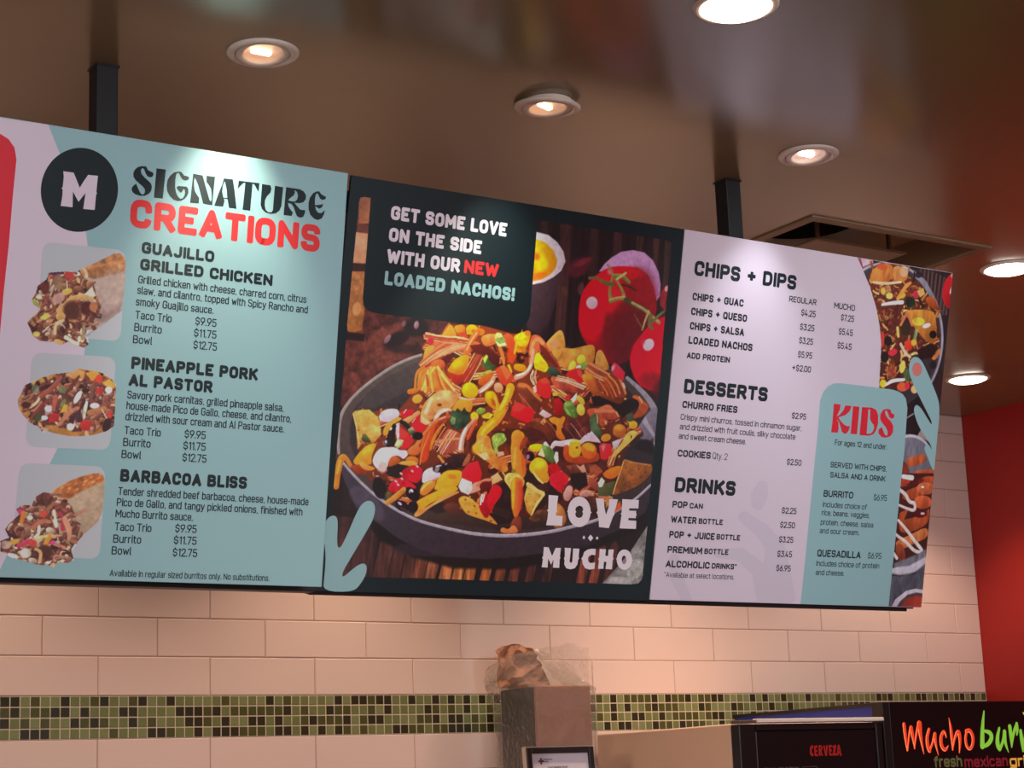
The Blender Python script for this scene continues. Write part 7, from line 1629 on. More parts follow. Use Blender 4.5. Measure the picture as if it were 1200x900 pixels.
('s',[1278.1,707,3.3,1316.6,708.7,4.1,1354.3,701.1,4.1,1383.5,681.8,3.3],'8c8492','',2,0.8,0),
('p',[1288.3,786.6,1299.9,765.3,1331,745.2,1359.2,739.1,1393.7,741.8,1399.7,787.8],'b8aebc','988e9e',2,1,0),
('p',[1302.9,788,1315,770.2,1336.9,753.8,1365.2,747.8,1394.9,750.6,1399.7,787.8],'5a4248','4a343a',3,1,0),
('p',[1317.4,789.5,1333.5,764.5,1361.3,755,1395.8,757.7,1399.7,787.8],'8e342c','a84436',4,1,0.15)], 0.9)
pic.build('dish_photo_strip', 'right', [[1078.1, 0.5], [1084.7, 1.4], [1101.9, 23.1], [1128.8, 60.0], [1154.4, 104.8], [1171.1, 147.2], [1181.2, 186.5], [1183.9, 230.4], [1187.0, 283.5], [1192.4, 490.8], [1198.6, 782.5], [1384.5, 782.5], [1384.5, 0.5]], 2, (1.48, 1.5, 1.42))['label'] = 'printed photos of nachos and of churros on plates'
inset = Ink(); inset.poly([[(a-SPAN['left'][0], b) for a, b in [[-786.3, 221.2], [-785.8, 215.1], [-784.2, 210.0], [-781.4, 206.1], [-777.6, 203.2], [-772.6, 201.5], [-766.5, 200.8], [-657.2, 198.6], [-651.1, 199.0], [-646.1, 200.6], [-642.2, 203.3], [-639.3, 207.1], [-637.6, 212.0], [-637.0, 218.1], [-635.6, 338.2], [-636.1, 344.3], [-637.7, 349.3], [-640.5, 353.2], [-644.3, 356.0], [-649.3, 357.7], [-655.4, 358.3], [-764.9, 358.8], [-771.0, 358.2], [-776.0, 356.6], [-779.9, 353.8], [-782.8, 350.0], [-784.5, 345.0], [-785.1, 338.9]]]], 2, 0); inset = inset.build('photo_inset', [PRINT['grey']], PANEL['left'])
pic = Picture(-806.6,195.6,-631.1,378.6, 1.1, 3)
pic.run([
('p',[-864.4,202.5,-625.1,172,-610.5,367,-850,389.8],'b5a9b2','a79ba4',1,1,0),
('p',[-863,274.3,-830.5,264.4,-787.3,221.9,-772,199.1,-798.3,189.9,-868.8,199],'b8a2ac','',20,1,0),
('p',[-713.1,351.6,-679.7,331.4,-637.4,305.9,-623.5,312.9,-632.6,369.1,-709,376.4],'b9b4ba','',8,1,0),
('p',[-699.8,354.5,-668.8,330.3,-635.3,303.5,-634.8,310.9,-661.9,333.9,-687,351.2],'6a5a62','',9,0.7,0),
('q',[-725.4,245.9,-708.8,235.5,-687.8,223.5,-658.3,205,-648.5,202.8,-637.9,210,-634.1,224.5,-635.3,303.5,-666.7,328,-695.9,347.8,-714.3,335,-727.3,277.6],'bca096','9a7c78',2,1,0.08),
('q',[-729.5,248.5,-708.8,235.5,-687.8,223.5,-658.3,205,-648.5,202.8,-637.9,210,-634.1,230.9,-651.1,241.4,-672.7,248.2,-689.8,255.4,-707.5,252.2,-720.8,249.5],'c28452','a0684a',5,1,0.3),
('e',[-710.8,238.3,2.6,-1.6,0.8,1.4],'d08a4c','',5,0.7,0),
('e',[-707.4,244.8,2.6,-1.6,0.8,1.4],'b46a38','',5,0.7,0),
('e',[-705.2,236.7,2.7,-1.6,0.8,1.4],'c87c48','',5,0.7,0),
('e',[-701.9,243.2,2.7,-1.6,0.8,1.4],'9c5830','',5,0.7,0),
('e',[-699.7,235.1,2.7,-1.6,0.8,1.4],'d08a4c','',5,0.7,0),
('e',[-696.3,241.6,2.7,-1.6,0.8,1.4],'b46a38','',5,0.7,0),
('e',[-694.1,233.5,2.7,-1.6,0.8,1.4],'c87c48','',5,0.7,0),
('e',[-690.7,240,2.7,-1.6,0.8,1.4],'9c5830','',5,0.7,0),
('e',[-688.5,231.9,2.7,-1.6,0.9,1.4],'d08a4c','',5,0.7,0),
('e',[-685.2,238.4,2.7,-1.6,0.9,1.4],'b46a38','',5,0.7,0),
('e',[-682.9,230.3,2.7,-1.6,0.9,1.4],'c87c48','',5,0.7,0),
('e',[-679.6,236.9,2.7,-1.6,0.9,1.4],'9c5830','',5,0.7,0),
('e',[-677.3,228.7,2.7,-1.6,0.9,1.4],'d08a4c','',5,0.7,0),
('e',[-673.9,235.3,2.7,-1.6,0.9,1.4],'b46a38','',5,0.7,0),
('e',[-671.7,227.1,2.7,-1.6,0.9,1.4],'c87c48','',5,0.7,0),
('e',[-668.3,233.7,2.7,-1.6,0.9,1.4],'9c5830','',5,0.7,0),
('e',[-666.1,225.5,2.7,-1.6,0.9,1.4],'d08a4c','',5,0.7,0),
('e',[-662.7,232.1,2.7,-1.6,0.9,1.4],'b46a38','',5,0.7,0),
('e',[-660.4,223.9,2.7,-1.6,0.9,1.4],'c87c48','',5,0.7,0),
('e',[-658.2,215.7,2.7,-1.6,0.9,1.4],'9c5830','',5,0.7,0),
('e',[-654.8,222.3,2.7,-1.6,0.9,1.4],'d08a4c','',5,0.7,0),
('e',[-652.5,214.1,2.7,-1.6,0.9,1.4],'b46a38','',5,0.7,0),
('e',[-649.1,220.7,2.7,-1.6,0.9,1.4],'c87c48','',5,0.7,0),
('e',[-646.8,212.5,2.7,-1.6,0.9,1.4],'9c5830','',5,0.7,0),
('e',[-643.5,219,2.7,-1.6,0.9,1.4],'d08a4c','',5,0.7,0),
('e',[-641.2,210.8,2.7,-1.6,0.9,1.4],'b46a38','',5,0.7,0),
('e',[-656,265.4,21.2,4.9,-7.8,26.8],'b0948a','',40,0.5,0),
('p',[-687.7,340.7,-637.5,303.7,-636.1,293,-680.6,318.9],'7a5e5e','',16,0.6,0),
('p',[-803.6,342,-796,330.9,-782.2,317,-795.4,310.1,-799.2,302.2,-792.7,291.2,-789.6,276.3,-775.6,264.3,-772.2,252.4,-744.8,247.1,-725.4,245.9,-711.9,252.7,-691.4,263,-683,287.4,-676.9,310,-688.5,330.2,-700.7,342,-701.5,361,-692.2,368.5,-700.4,375.6,-711.5,372.5,-720.2,371.2,-729.1,367.9,-741.5,375.3,-754.7,370.4,-778.1,371.6,-791.4,363.6,-798.8,349.8],'84483c','5e2e2c',3,1,0),
('x',[-803.6,342,-796,330.9,-782.2,317,-795.4,310.1,-799.2,302.2,-792.7,291.2,-789.6,276.3,-775.6,264.3,-772.2,252.4,-744.8,247.1,-725.4,245.9,-711.9,252.7,-691.4,263,-683,287.4,-676.9,310,-688.5,330.2,-700.7,342,-701.5,361,-692.2,368.5,-700.4,375.6,-711.5,372.5,-720.2,371.2,-729.1,367.9,-741.5,375.3,-754.7,370.4,-778.1,371.6,-791.4,363.6,-798.8,349.8],['a8684c','8a4a3c','c08a60','6e3830','cc9c6c','9a5a48','5a2c2a','b4785c','d0aa88','94584a','e0c8ac','b86850'],260,11,8,17),
('p',[-773.2,253.6,-761.8,249.1,-744.7,247.7,-744.4,252.3,-763.4,256.6],'5a2450','',2,1,0),
('p',[-798.5,311.5,-798.6,302.2,-793.1,299.5,-782.8,309.8,-790.8,315.8],'a8a850','8c8c44',2,1,0),
('e',[-737.8,281.9,9,-4.3,2.3,4.9],'d8b850','c09040',2,1,0),
('p',[-709.3,286.1,-693.3,267.5,-686.6,283.6,-695.9,291],'e0ccb4','',2,1,0),
('s',[-742.3,308.6,8.5,-730.4,294.7,9.3,-713.6,286.6,8.5,-691.7,288.4,6.4],'d8a868','b88050',2,1,0),
('e',[-746,315.3,8.5,-0.9,0.5,6.2],'d8a05c','',3,1,0),
('e',[-726.8,313.2,15,-1.6,1.3,16.6],'5c2c24','',8,0.9,0),
('e',[-745.3,325.6,8.5,-0.9,0.6,7.5],'dca864','b87c44',2,1,0),
('e',[-785.3,359.9,6.3,-0.6,0.3,4.5],'d8b050','',2,1,0),
('e',[-746.2,369.5,8.2,2.1,-1.4,4.8],'d89c58','',2,1,0),
('p',[-783.2,331.6,-771.2,322.1,-761.4,325.2,-772.4,334.7],'c8b850','',2,1,0),
('e',[-701.3,306.3,10,-1.1,0.9,12.5],'5a2420','',6,1,0),
('e',[-688.4,302.8,7.4,-0.8,0.6,8.4],'b86c48','',4,1,0),
('e',[-776.6,279,8.4,-1,0.6,8.3],'6c2c28','',6,1,0),
('e',[-751.9,295,9.2,-9.1,6,5.7],'c4948c','',5,0.8,0),
('s',[-753.7,355.7,5,-753,336.8,4.6,-740.5,331.4,4.2],'d8b08c','',2,1,0),
('s',[-703.8,359.1,6.4,-703.2,338.1,5.5],'a08060','',3,1,0),
('e',[-735.7,253.4,8.6,-1,0.5,6.2],'b83a34','',4,1,0),
('e',[-754.1,266,8.5,-1,0.9,12.4],'8e6c54','',6,0.8,0),
('s',[-737,278.7,2.1,-739.1,264.3,2.1],'dcb8a0','',1.5,1,0)], 0.82)
o = pic.build('dish_photo', 'left', [[-803.6, 342.0], [-796.0, 330.9], [-782.2, 317.0], [-795.4, 310.1], [-799.2, 302.2], [-792.7, 291.2], [-789.6, 276.3], [-775.6, 264.3], [-772.2, 252.4], [-744.8, 247.1], [-725.4, 245.9], [-708.8, 235.5], [-687.8, 223.5], [-658.3, 205.0], [-645.1, 203.4], [-636.6, 212.0], [-634.1, 224.5], [-635.3, 303.5], [-662.4, 327.6], [-687.3, 347.0], [-693.2, 356.0], [-691.1, 368.4], [-700.4, 375.6], [-711.5, 372.5], [-720.2, 371.2], [-729.1, 367.9], [-741.5, 375.3], [-754.7, 370.4], [-778.1, 371.6], [-791.4, 363.6], [-798.8, 349.8]], 3, (1.48, 1.5, 1.42), inset); o['label'] = 'printed photo of a burrito cut open, the upper one'
inset = Ink(); inset.poly([[(a-SPAN['left'][0], b) for a, b in [[-790.5, 411.4], [-790.0, 405.3], [-788.4, 400.2], [-785.6, 396.2], [-781.7, 393.3], [-776.7, 391.4], [-770.6, 390.6], [-661.2, 386.4], [-655.0, 386.7], [-650.0, 388.1], [-646.1, 390.8], [-643.3, 394.5], [-641.6, 399.5], [-641.1, 405.6], [-640.3, 527.4], [-640.9, 533.5], [-642.5, 538.5], [-645.2, 542.5], [-649.1, 545.4], [-654.1, 547.2], [-660.2, 547.9], [-770.2, 550.9], [-776.3, 550.6], [-781.3, 549.0], [-785.2, 546.3], [-788.0, 542.5], [-789.7, 537.6], [-790.3, 531.5]]]], 2, 0); inset = inset.build('photo_inset', [PRINT['grey']], PANEL['left'])
pic = Picture(-813.3,383.4,-632.7,553.9, 1.1, 3)
pic.run([
('p',[-851.2,374.3,-611.7,350.9,-597.1,545.3,-836.9,561.1],'b2a7ae','a9a6ae',1,1,0),
('p',[-806.4,497.6,-762,527.3,-708.1,531.8,-654.4,521.7,-630.5,515.8,-633.7,532.9,-728.7,543.6,-783,528.7],'8a7a84','',14,0.6,0),
('q',[-810.3,473.2,-804.9,462.5,-793.4,447.1,-773.4,433,-748.5,423.6,-716.7,417.7,-708.6,410.7,-682.3,412.5,-655.5,418.6,-636.8,431.8,-633.5,505.5,-648.3,515,-673.9,524.2,-708.3,528.7,-740.8,525.8,-766.9,518.3,-786.6,509.4,-800.1,497.1,-807.7,485.3],'c88e44','a86c30',1.5,1,0.15),
('p',[-802.8,462.3,-799.6,448.7,-780.9,446.1,-762.4,438.3,-742.1,424.1,-725.4,417.4,-708.4,412.7,-690.8,415.4,-666.6,417.4,-643.8,428.1,-636,442.3,-634.5,492.9,-643.6,518.9,-653.3,506.9,-675.2,506.4,-678.8,517.2,-709,520.4,-720.2,513.9,-737.6,511,-756.7,512.4,-764.2,525.3,-769.2,515.4,-787,504.3,-783.7,491.7,-798.8,486.7],'80443a','5e302c',3,1,0),
('x',[-802.8,462.3,-799.6,448.7,-780.9,446.1,-762.4,438.3,-742.1,424.1,-725.4,417.4,-708.4,412.7,-690.8,415.4,-666.6,417.4,-643.8,428.1,-636,442.3,-634.5,492.9,-643.6,518.9,-653.3,506.9,-675.2,506.4,-678.8,517.2,-709,520.4,-720.2,513.9,-737.6,511,-756.7,512.4,-764.2,525.3,-769.2,515.4,-787,504.3,-783.7,491.7,-798.8,486.7],['a65c46','86463c','c0805c','6a3030','cc9470','94504a','542428','b47060','7e4e40','d4b0a0'],250,17,7,16),
('p',[-708.5,411.7,-695.2,415.8,-696.4,428.4,-715.8,430.1,-729.3,422.9],'e0a060','c88040',2,1,0),
('p',[-695,417.8,-673.6,411.7,-664.1,421.4,-680.9,431.3],'e09c34','cc7c28',2,1,0),
('p',[-678.9,429,-671,417.8,-661.9,421.3,-665.4,434.2],'d83c28','',2,1,0),
('p',[-663.3,431.9,-650.7,424.5,-639,432,-640.6,440.6,-656.3,437.6],'dc9438','',2,1,0),
('p',[-673.4,443.3,-660.5,440.1,-659.7,450.6,-672.7,453.7],'c02c2c','',2,1,0),
('p',[-753.6,497.7,-747.7,491,-733.7,492,-736,504.7,-752.8,508],'cc2c30','a82028',2,1,0),
('p',[-699.1,508.2,-691.1,498.2,-675.7,500.2,-678.9,516.1,-691.9,517.1],'d83028','b02024',2,1,0),
('p',[-652.7,485.8,-643.4,476.7,-641.2,491.3,-649.7,496.1],'cc3c34','',2,1,0),
('e',[-704.8,460.6,4.3,2,-5.6,11.3],'dccad4','',2,1,0),
('e',[-754.6,484.3,7.2,-0.6,0.4,5.8],'d4bccc','',2,1,0),
('e',[-760.8,500.3,6.3,-0.5,0.3,4.1],'e0d4d4','',2,1,0),
('e',[-713.9,512.4,6.2,1.7,-1.8,6],'dcccc8','',2,1,0),
('e',[-673.4,472.7,8.7,-0.7,0.4,5],'d8c0c8','',3,1,0),
('e',[-650.3,443.5,6.6,-0.5,0.4,5.9],'dccabc','',2,1,0),
('s',[-691.4,495.1,4.3,-690.3,480.3,7.7,-688,467.6,4.3],'c8d4b8','',2,1,0.3),
('e',[-774.7,499.3,8.4,3.9,-3.1,6.3],'5c6440','48502e',3,1,0.4),
('e',[-732.6,450.3,7.7,-0.6,0.4,5.4],'6c7454','',3,1,0.3),
('e',[-780.4,452.2,6.3,-0.5,0.5,7],'7c8468','',3,0.8,0.4),
('e',[-729.8,473,3.9,1.8,-3.7,7.5],'7c7c48','',3,1,0),
('p',[-734.9,490,-727.5,474.9,-721.1,474.4,-722.3,487],'dc9c30','',2,1,0),
('s',[-786.4,483.7,5,-774.5,474.5,5.4,-771,463.9,4.2],'e0b890','',2,1,0),
('s',[-784.9,504.2,4.2,-769.6,482.4,5,-755.8,468.8,4.2],'8c3c30','',2,1,0),
('s',[-768.9,463.7,8.4,-748.9,447.5,9.2,-737.3,429.9,6.3],'b4604c','94463c',2,1,0),
('s',[-744.8,472.1,8.4,-743.7,459.6,8.4,-746,484.7,6.3],'b05a44','',2,1,0),
('s',[-733.5,508.6,6.3,-720,488.9,8.5,-703.4,479.3,6.4],'bc7454','',2,1,0),
('s',[-724.8,453.8,5.1,-711.2,433.9,6.4,-705.3,425,4.2],'7c342c','',2,1,0),
('s',[-681.2,485.9,10.7,-655.5,477.6,10.7],'c07c50','a06040',2,1,0),
('s',[-659.9,478,1.7,-649.8,494.1,1.7],'e0c0a8','',1.2,1,0),
('e',[-649.1,504.5,7.2,1.9,-3.6,12.1],'3c1a1e','',3,1,0),
('e',[-702.3,493.8,8.6,-0.7,0.8,10.4],'4c2430','',5,0.8,0),
('e',[-794,481.2,8.4,-0.7,0.4,5.3],'5a241e','',4,1,0)], 0.82)
o = pic.build('dish_photo', 'left', [[-810.3, 473.2], [-804.9, 462.5], [-803.1, 458.2], [-799.7, 447.7], [-773.4, 433.0], [-748.5, 423.6], [-716.7, 417.7], [-708.6, 410.7], [-682.4, 411.5], [-655.7, 416.5], [-636.8, 431.8], [-635.7, 505.7], [-648.2, 516.0], [-673.8, 525.2], [-708.2, 529.7], [-740.7, 526.8], [-762.0, 527.3], [-769.0, 518.5], [-786.5, 510.5], [-800.0, 498.1], [-807.6, 486.4]], 3, (1.48, 1.5, 1.42), inset); o['label'] = 'printed photo of an open taco'
inset = Ink(); inset.poly([[(a-SPAN['left'][0], b) for a, b in [[-798.1, 599.1], [-797.4, 593.0], [-795.6, 587.9], [-792.8, 584.0], [-788.8, 581.1], [-783.8, 579.4], [-777.7, 578.7], [-665.8, 576.6], [-659.7, 577.1], [-654.7, 578.6], [-650.8, 581.4], [-648.0, 585.2], [-646.3, 590.2], [-645.7, 596.3], [-645.1, 716.3], [-645.6, 722.4], [-647.3, 727.4], [-650.0, 731.2], [-653.9, 733.9], [-658.9, 735.5], [-665.0, 736.0], [-780.5, 734.2], [-786.6, 733.5], [-791.6, 731.8], [-795.4, 728.9], [-798.1, 725.0], [-799.7, 720.0], [-800.1, 713.8]]]], 2, 0); inset = inset.build('photo_inset', [PRINT['grey']], PANEL['left'])
pic = Picture(-824.2,573.6,-640.9,757, 1.1, 3)
pic.run([
('p',[-836.6,573.5,-553.8,555.4,-536.8,784,-819.9,791.5],'b3b1b8','a7a4ac',1,1,0),
('p',[-687.9,705.5,-649.4,674.5,-639.2,674,-644.6,738,-695.4,739.7],'bcbac2','',8,1,0),
('p',[-687.7,707.9,-668.7,690,-644.8,666.9,-644.3,674.3,-668.2,697.3],'5c4a50','',8,0.7,0),
('e',[-757.9,609,1.5,-0.1,0.1,1.2],'5a5a60','',1,1,0),
('q',[-741.7,625.5,-725,614.9,-705.8,602.9,-681.1,592.9,-661.1,588,-650.7,588.7,-644.2,600.6,-643.2,620.2,-646.9,667,-668.9,687.6,-688,704.2,-704.1,691.5,-722.8,643.9],'bc9e84','9c7e6a',2,1,0.1),
('q',[-741.5,627.9,-722.6,613.6,-700.9,600.2,-676.2,591.4,-658.5,587.9,-649.4,589.8,-646,600.7,-664.5,610.3,-689.1,622.7,-708.2,637.1,-728.7,632.1],'c06c34','a4582c',5,1,0.3),
('e',[-729.6,619.8,2.7,-1.7,1,1.4],'c86428','',4,0.7,0),
('e',[-726.2,628.6,2.7,-1.7,1,1.4],'a84c20','',4,0.7,0),
('e',[-723.9,622.9,2.7,-1.7,1,1.4],'d88a50','',4,0.7,0),
('e',[-721.6,617.2,2.7,-1.7,1,1.4],'e0a870','',4,0.7,0),
('e',[-718.1,625.9,2.7,-1.7,1,1.4],'b45c2c','',4,0.7,0),
('e',[-715.8,620.2,2.7,-1.7,1,1.4],'c86428','',4,0.7,0),
('e',[-713.5,614.5,2.7,-1.7,1,1.4],'a84c20','',4,0.7,0),
('e',[-710,623.3,2.7,-1.7,1,1.4],'d88a50','',4,0.7,0),
('e',[-707.7,617.6,2.7,-1.7,1,1.4],'e0a870','',4,0.7,0),
('e',[-705.3,611.9,2.7,-1.7,1,1.4],'b45c2c','',4,0.7,0),
('e',[-701.9,620.7,2.7,-1.7,1,1.4],'c86428','',4,0.7,0),
('e',[-699.5,615,2.7,-1.7,1,1.4],'a84c20','',4,0.7,0),
('e',[-697.2,609.2,2.7,-1.7,1,1.4],'d88a50','',4,0.7,0),
('e',[-693.7,618.1,2.7,-1.7,1,1.4],'e0a870','',4,0.7,0),
('e',[-691.4,612.3,2.7,-1.7,1,1.4],'b45c2c','',4,0.7,0),
('e',[-689,606.6,2.7,-1.7,1,1.4],'c86428','',4,0.7,0),
('e',[-685.6,615.4,2.7,-1.7,1,1.4],'a84c20','',4,0.7,0),
('e',[-683.2,609.7,2.7,-1.7,1,1.4],'d88a50','',4,0.7,0),
('e',[-680.8,603.9,2.7,-1.7,1,1.4],'e0a870','',4,0.7,0),
('e',[-677.4,612.8,2.7,-1.7,1,1.4],'b45c2c','',4,0.7,0),
('e',[-675,607,2.7,-1.7,1,1.4],'c86428','',4,0.7,0),
('e',[-672.6,601.2,2.7,-1.7,1,1.4],'a84c20','',4,0.7,0),
('e',[-670.2,595.5,2.7,-1.8,1,1.4],'d88a50','',4,0.7,0),
('e',[-666.7,604.3,2.7,-1.7,1,1.4],'e0a870','',4,0.7,0),
('e',[-664.4,598.5,2.8,-1.8,1,1.4],'b45c2c','',4,0.7,0),
('e',[-662,592.8,2.8,-1.8,1,1.4],'c86428','',4,0.7,0),
('e',[-658.5,601.6,2.8,-1.8,1,1.4],'a84c20','',4,0.7,0),
('e',[-656.1,595.9,2.8,-1.8,1,1.4],'d88a50','',4,0.7,0),
('e',[-653.7,590.1,2.8,-1.8,1,1.4],'e0a870','',4,0.7,0),
('e',[-650.2,599,2.8,-1.8,1,1.4],'b45c2c','',4,0.7,0),
('e',[-667.7,636.2,18.4,8.8,-10,19.6],'b8987c','',36,0.5,0),
('p',[-821.2,710.8,-807.1,705.5,-815.4,691.5,-808.9,681.7,-793,666.6,-798.6,657.3,-789.3,649.7,-772.2,648.8,-765.9,634.1,-754.1,626.2,-739,627.8,-730.5,641.9,-715.8,636.3,-702.4,647.7,-693.7,661.9,-695.1,676.6,-685.6,685.9,-687.9,705.5,-696.9,720.4,-693.1,737.2,-700.1,744.7,-720.1,745.4,-724.4,754,-734.7,750.7,-757.1,749.1,-769.7,745.9,-782.2,742.7,-804.5,738.8,-809.9,731.8,-819.8,729.8],'84463c','5c2e2a',3,1,0),
('x',[-821.2,710.8,-807.1,705.5,-815.4,691.5,-808.9,681.7,-793,666.6,-798.6,657.3,-789.3,649.7,-772.2,648.8,-765.9,634.1,-754.1,626.2,-739,627.8,-730.5,641.9,-715.8,636.3,-702.4,647.7,-693.7,661.9,-695.1,676.6,-685.6,685.9,-687.9,705.5,-696.9,720.4,-693.1,737.2,-700.1,744.7,-720.1,745.4,-724.4,754,-734.7,750.7,-757.1,749.1,-769.7,745.9,-782.2,742.7,-804.5,738.8,-809.9,731.8,-819.8,729.8],['a0604a','84463a','c09070','6c3430','d0b090','94564a','b87460','cca080','a4644e','5c2c28','e4d0b8','c05a58'],270,13,8,17),
('e',[-750.7,638.1,14.9,-0.8,0.9,12],'6e3830','583028',6,1,0.4),
('e',[-790.9,661.7,5.3,-3.4,2.5,3.6],'d0306c','',2,1,0),
('s',[-787.2,678.3,7.3,-784.6,663.8,8.2],'e08030','c86828',2,1,0),
('p',[-758.6,665,-749.3,656.1,-742.7,661.8,-748.2,670.5],'d84434','',2,1,0),
('e',[-773,670.5,5.4,-0.3,0.3,3.8],'e4c8b8','',2,1,0),
('s',[-730.6,673.3,4.9,-724.5,687.6,5.4,-731.9,656.5,4.4],'e4ccb0','',2,1,0),
('s',[-714.5,687.1,7.4,-711.8,672.5,7.4,-721.5,660.8,5.9],'c42c58','a83444',2,1,0),
('s',[-712,670.1,9.9,-701.8,689,9.9,-701.9,703.6,5.9],'d89878','b87058',2,1,0),
('s',[-788.9,719.1,7.2,-772.4,710.1,8.2],'cc3c64','b83050',2,1,0),
('e',[-730.2,710.8,5,-0.2,0.3,3.9],'d83a70','',2,1,0),
('s',[-742.4,714.9,8.3,-737.3,700.2,9.8],'e09a3c','c87c30',2,1,0),
('e',[-796.8,712.2,8.3,-2.6,1.5,4.1],'d8903c','',2,1,0),
('s',[-758.1,703.5,5.8,-741,700.4,4.9],'dcb878','',2,1,0),
('e',[-743.9,727,14.9,-0.6,0.9,12],'5c2c24','',6,0.9,0.3),
('e',[-797.4,736.1,9.4,2.9,-1.2,4.1],'e0d0c0','',2,1,0.2),
('e',[-775.8,730.6,9.8,-0.4,0.7,8.6],'d8c8b4','',4,0.8,0.3),
('e',[-811,717.6,8.7,-0.3,0.5,7.1],'c8b4a0','',4,0.7,0.4),
('e',[-764.8,713.4,7.4,-0.3,0.5,6.2],'d04038','',3,1,0),
('s',[-766.8,687,7.3,-752.9,674.4,8.3,-737.9,676.1,6.4],'b86c50','',3,1,0),
('s',[-750.3,741.6,5.8,-748.9,727.2,5.9,-759.1,722.7,4.9],'d09868','',2,1,0)], 0.82)
o = pic.build('dish_photo', 'left', [[-821.2, 710.8], [-807.1, 705.5], [-815.4, 691.5], [-808.9, 681.7], [-793.0, 666.6], [-798.6, 657.3], [-789.3, 649.7], [-772.2, 648.8], [-765.9, 634.1], [-754.1, 626.2], [-741.7, 625.5], [-729.9, 616.4], [-705.9, 601.7], [-676.2, 590.2], [-656.0, 587.0], [-646.7, 590.9], [-644.0, 603.0], [-643.9, 627.6], [-646.9, 667.0], [-668.8, 688.8], [-684.1, 705.3], [-687.3, 712.7], [-694.0, 725.1], [-690.4, 739.6], [-700.1, 744.7], [-720.1, 745.4], [-724.4, 754.0], [-734.7, 750.7], [-757.1, 749.1], [-769.7, 745.9], [-782.2, 742.7], [-804.5, 738.8], [-809.9, 731.8], [-819.8, 729.8]], 3, (1.48, 1.5, 1.42), inset); o['label'] = 'printed photo of a burrito cut open, the lower one'


# ------------------------------------------------------------------ menu board frame: two posts from the ceiling, rails behind the panels
fr = empty('ceiling_mount', (0, -1.75, 1.98), 'black metal hanging frame with two ceiling posts behind the menu panels', 'frame')
black = mat('black_metal', (30, 28, 30), .45, spec=.4)
def wbox(name, lo, hi, m_, parent, bev=.002, mw=None):
    bm = bmesh.new(); org = Vector(parent.location) if parent else Vector((0, 0, 0))
    bx(bm, [lo[i]-org[i] for i in range(3)], [hi[i]-org[i] for i in range(3)], bev)
    return link(name, bm, m_, parent)
for x in (-.672, .757):
    p = wbox('post', (x-.02, -1.785, 2.735), (x+.02, -1.745, CEIL), black, fr)
    bm = bmesh.new(); bx(bm, (x-.0225, -1.7875+1.75, CEIL-1.98-.003), (x+.0225, -1.7425+1.75, CEIL-1.98), .001)
    link('ceiling_plate', bm, black, p)
wbox('top_rail', (-1.0, -1.785, 2.69), (1.36, -1.745, 2.735), black, fr)
# ------------------------------------------------------------------ ceiling lights
white_trim = mat('white_trim', (226, 206, 192), .4)
alu = mat('lamp_reflector', (220, 205, 195), .25, metal=.8)
can = mat('lamp_can', (40, 36, 34), .7)
warm_bulb = mat('warm_bulb', (255, 240, 215), .4, emit=(255, 214, 160), es=5)
cool_bulb = mat('cool_bulb', (255, 250, 245), .4, emit=(255, 246, 236), es=6)
lens_glass = mat('lamp_lens', (205, 178, 170), .3, emit=(255, 205, 180), es=.22)
def gimbal(loc, label, bulb, tilt=0, drop=0, spin=0):
    t = empty('gimbal_downlight', (loc[0], loc[1], CEIL), label, 'ceiling light', 'round gimbal lights above the menu board')
    mw = Matrix.Translation((0, 0, -drop)) @ Matrix.Rotation(spin, 4, 'Z') @ Matrix.Rotation(tilt, 4, 'X')
    bm = bmesh.new(); lathe(bm, [(.0485, .012), (.0485, -.004), (.050, -.0068), (.060, -.006), (.064, -.003), (.064, .0), (.0500, .0)])
    link('trim_ring', bm, white_trim, t, mw=mw)
    bm = bmesh.new(); lathe(bm, [(.0475, .01), (.0475, -.0035), (.046, -.0055), (.037, -.005), (.0345, -.002), (.033, .022), (.020, .030)])
    g = link('gimbal_ring', bm, white_trim, t, mw=mw @ Matrix.Rotation(R(-7), 4, 'X'))
    bm = bmesh.new(); lathe(bm, [(.0335, .004), (.0325, .006), (.012, .008), (.0005, .008)], 36, close=True)
    link('lens', bm, lens_glass, g)
    bm = bmesh.new(); bx(bm, (-.019, .000, -.001), (.019, .012, .0075), .003)
    link('bulb', bm, bulb, g)
    bm = bmesh.new(); lathe(bm, [(.050, 0), (.050, .1), (.001, .1)], 32, close=True)
    link('can', bm, can, t)
    return t
gimbal(SPOTS[0], 'round white gimbal light above the left menu panel, glowing warm', warm_bulb)
gimbal(SPOTS[1], 'round white gimbal light hanging loose and tilted above the middle menu panel', warm_bulb, tilt=R(5), drop=.008, spin=R(20))
gimbal(SPOTS[2], 'round white gimbal light above the right menu panel, glowing cool white', cool_bulb)
for (x, y), c, pw in zip(SPOTS, ((1, 1, .80), (.84, 1, .88), (.84, .95, 1)), (11, 13, 5.5)):
    spot('gimbal_lamp', (x, y, CEIL-.012), (x, y+.50, 1.95), pw, c, R(62), 1, .02)
hot = mat('downlight_diffuser', (255, 250, 240), .5, emit=(255, 244, 226), es=9)
def downlight(loc, label, group='round flat downlights'):
    t = empty('downlight', (loc[0], loc[1], CEIL), label, 'ceiling light', group)
    bm = bmesh.new(); lathe(bm, [(.060, .010), (.0605, -.003), (.063, -.005), (.071, -.004), (.074, -.001), (.074, .0), (.062, .0)], 56)
    link('trim_ring', bm, white_trim, t)
    bm = bmesh.new(); lathe(bm, [(.0598, .002), (.059, -.006), (.05, -.0105), (.03, -.013), (.001, -.014)], 56, close=True)
    link('diffuser', bm, hot, t)
    bm = bmesh.new(); lathe(bm, [(.0595, .008), (.056, .09), (.001, .09)], 40, close=True)
    link('can', bm, can, t)
    return t
downlight(DOWN[0], 'bright round downlight at the top edge, out in front of the board')
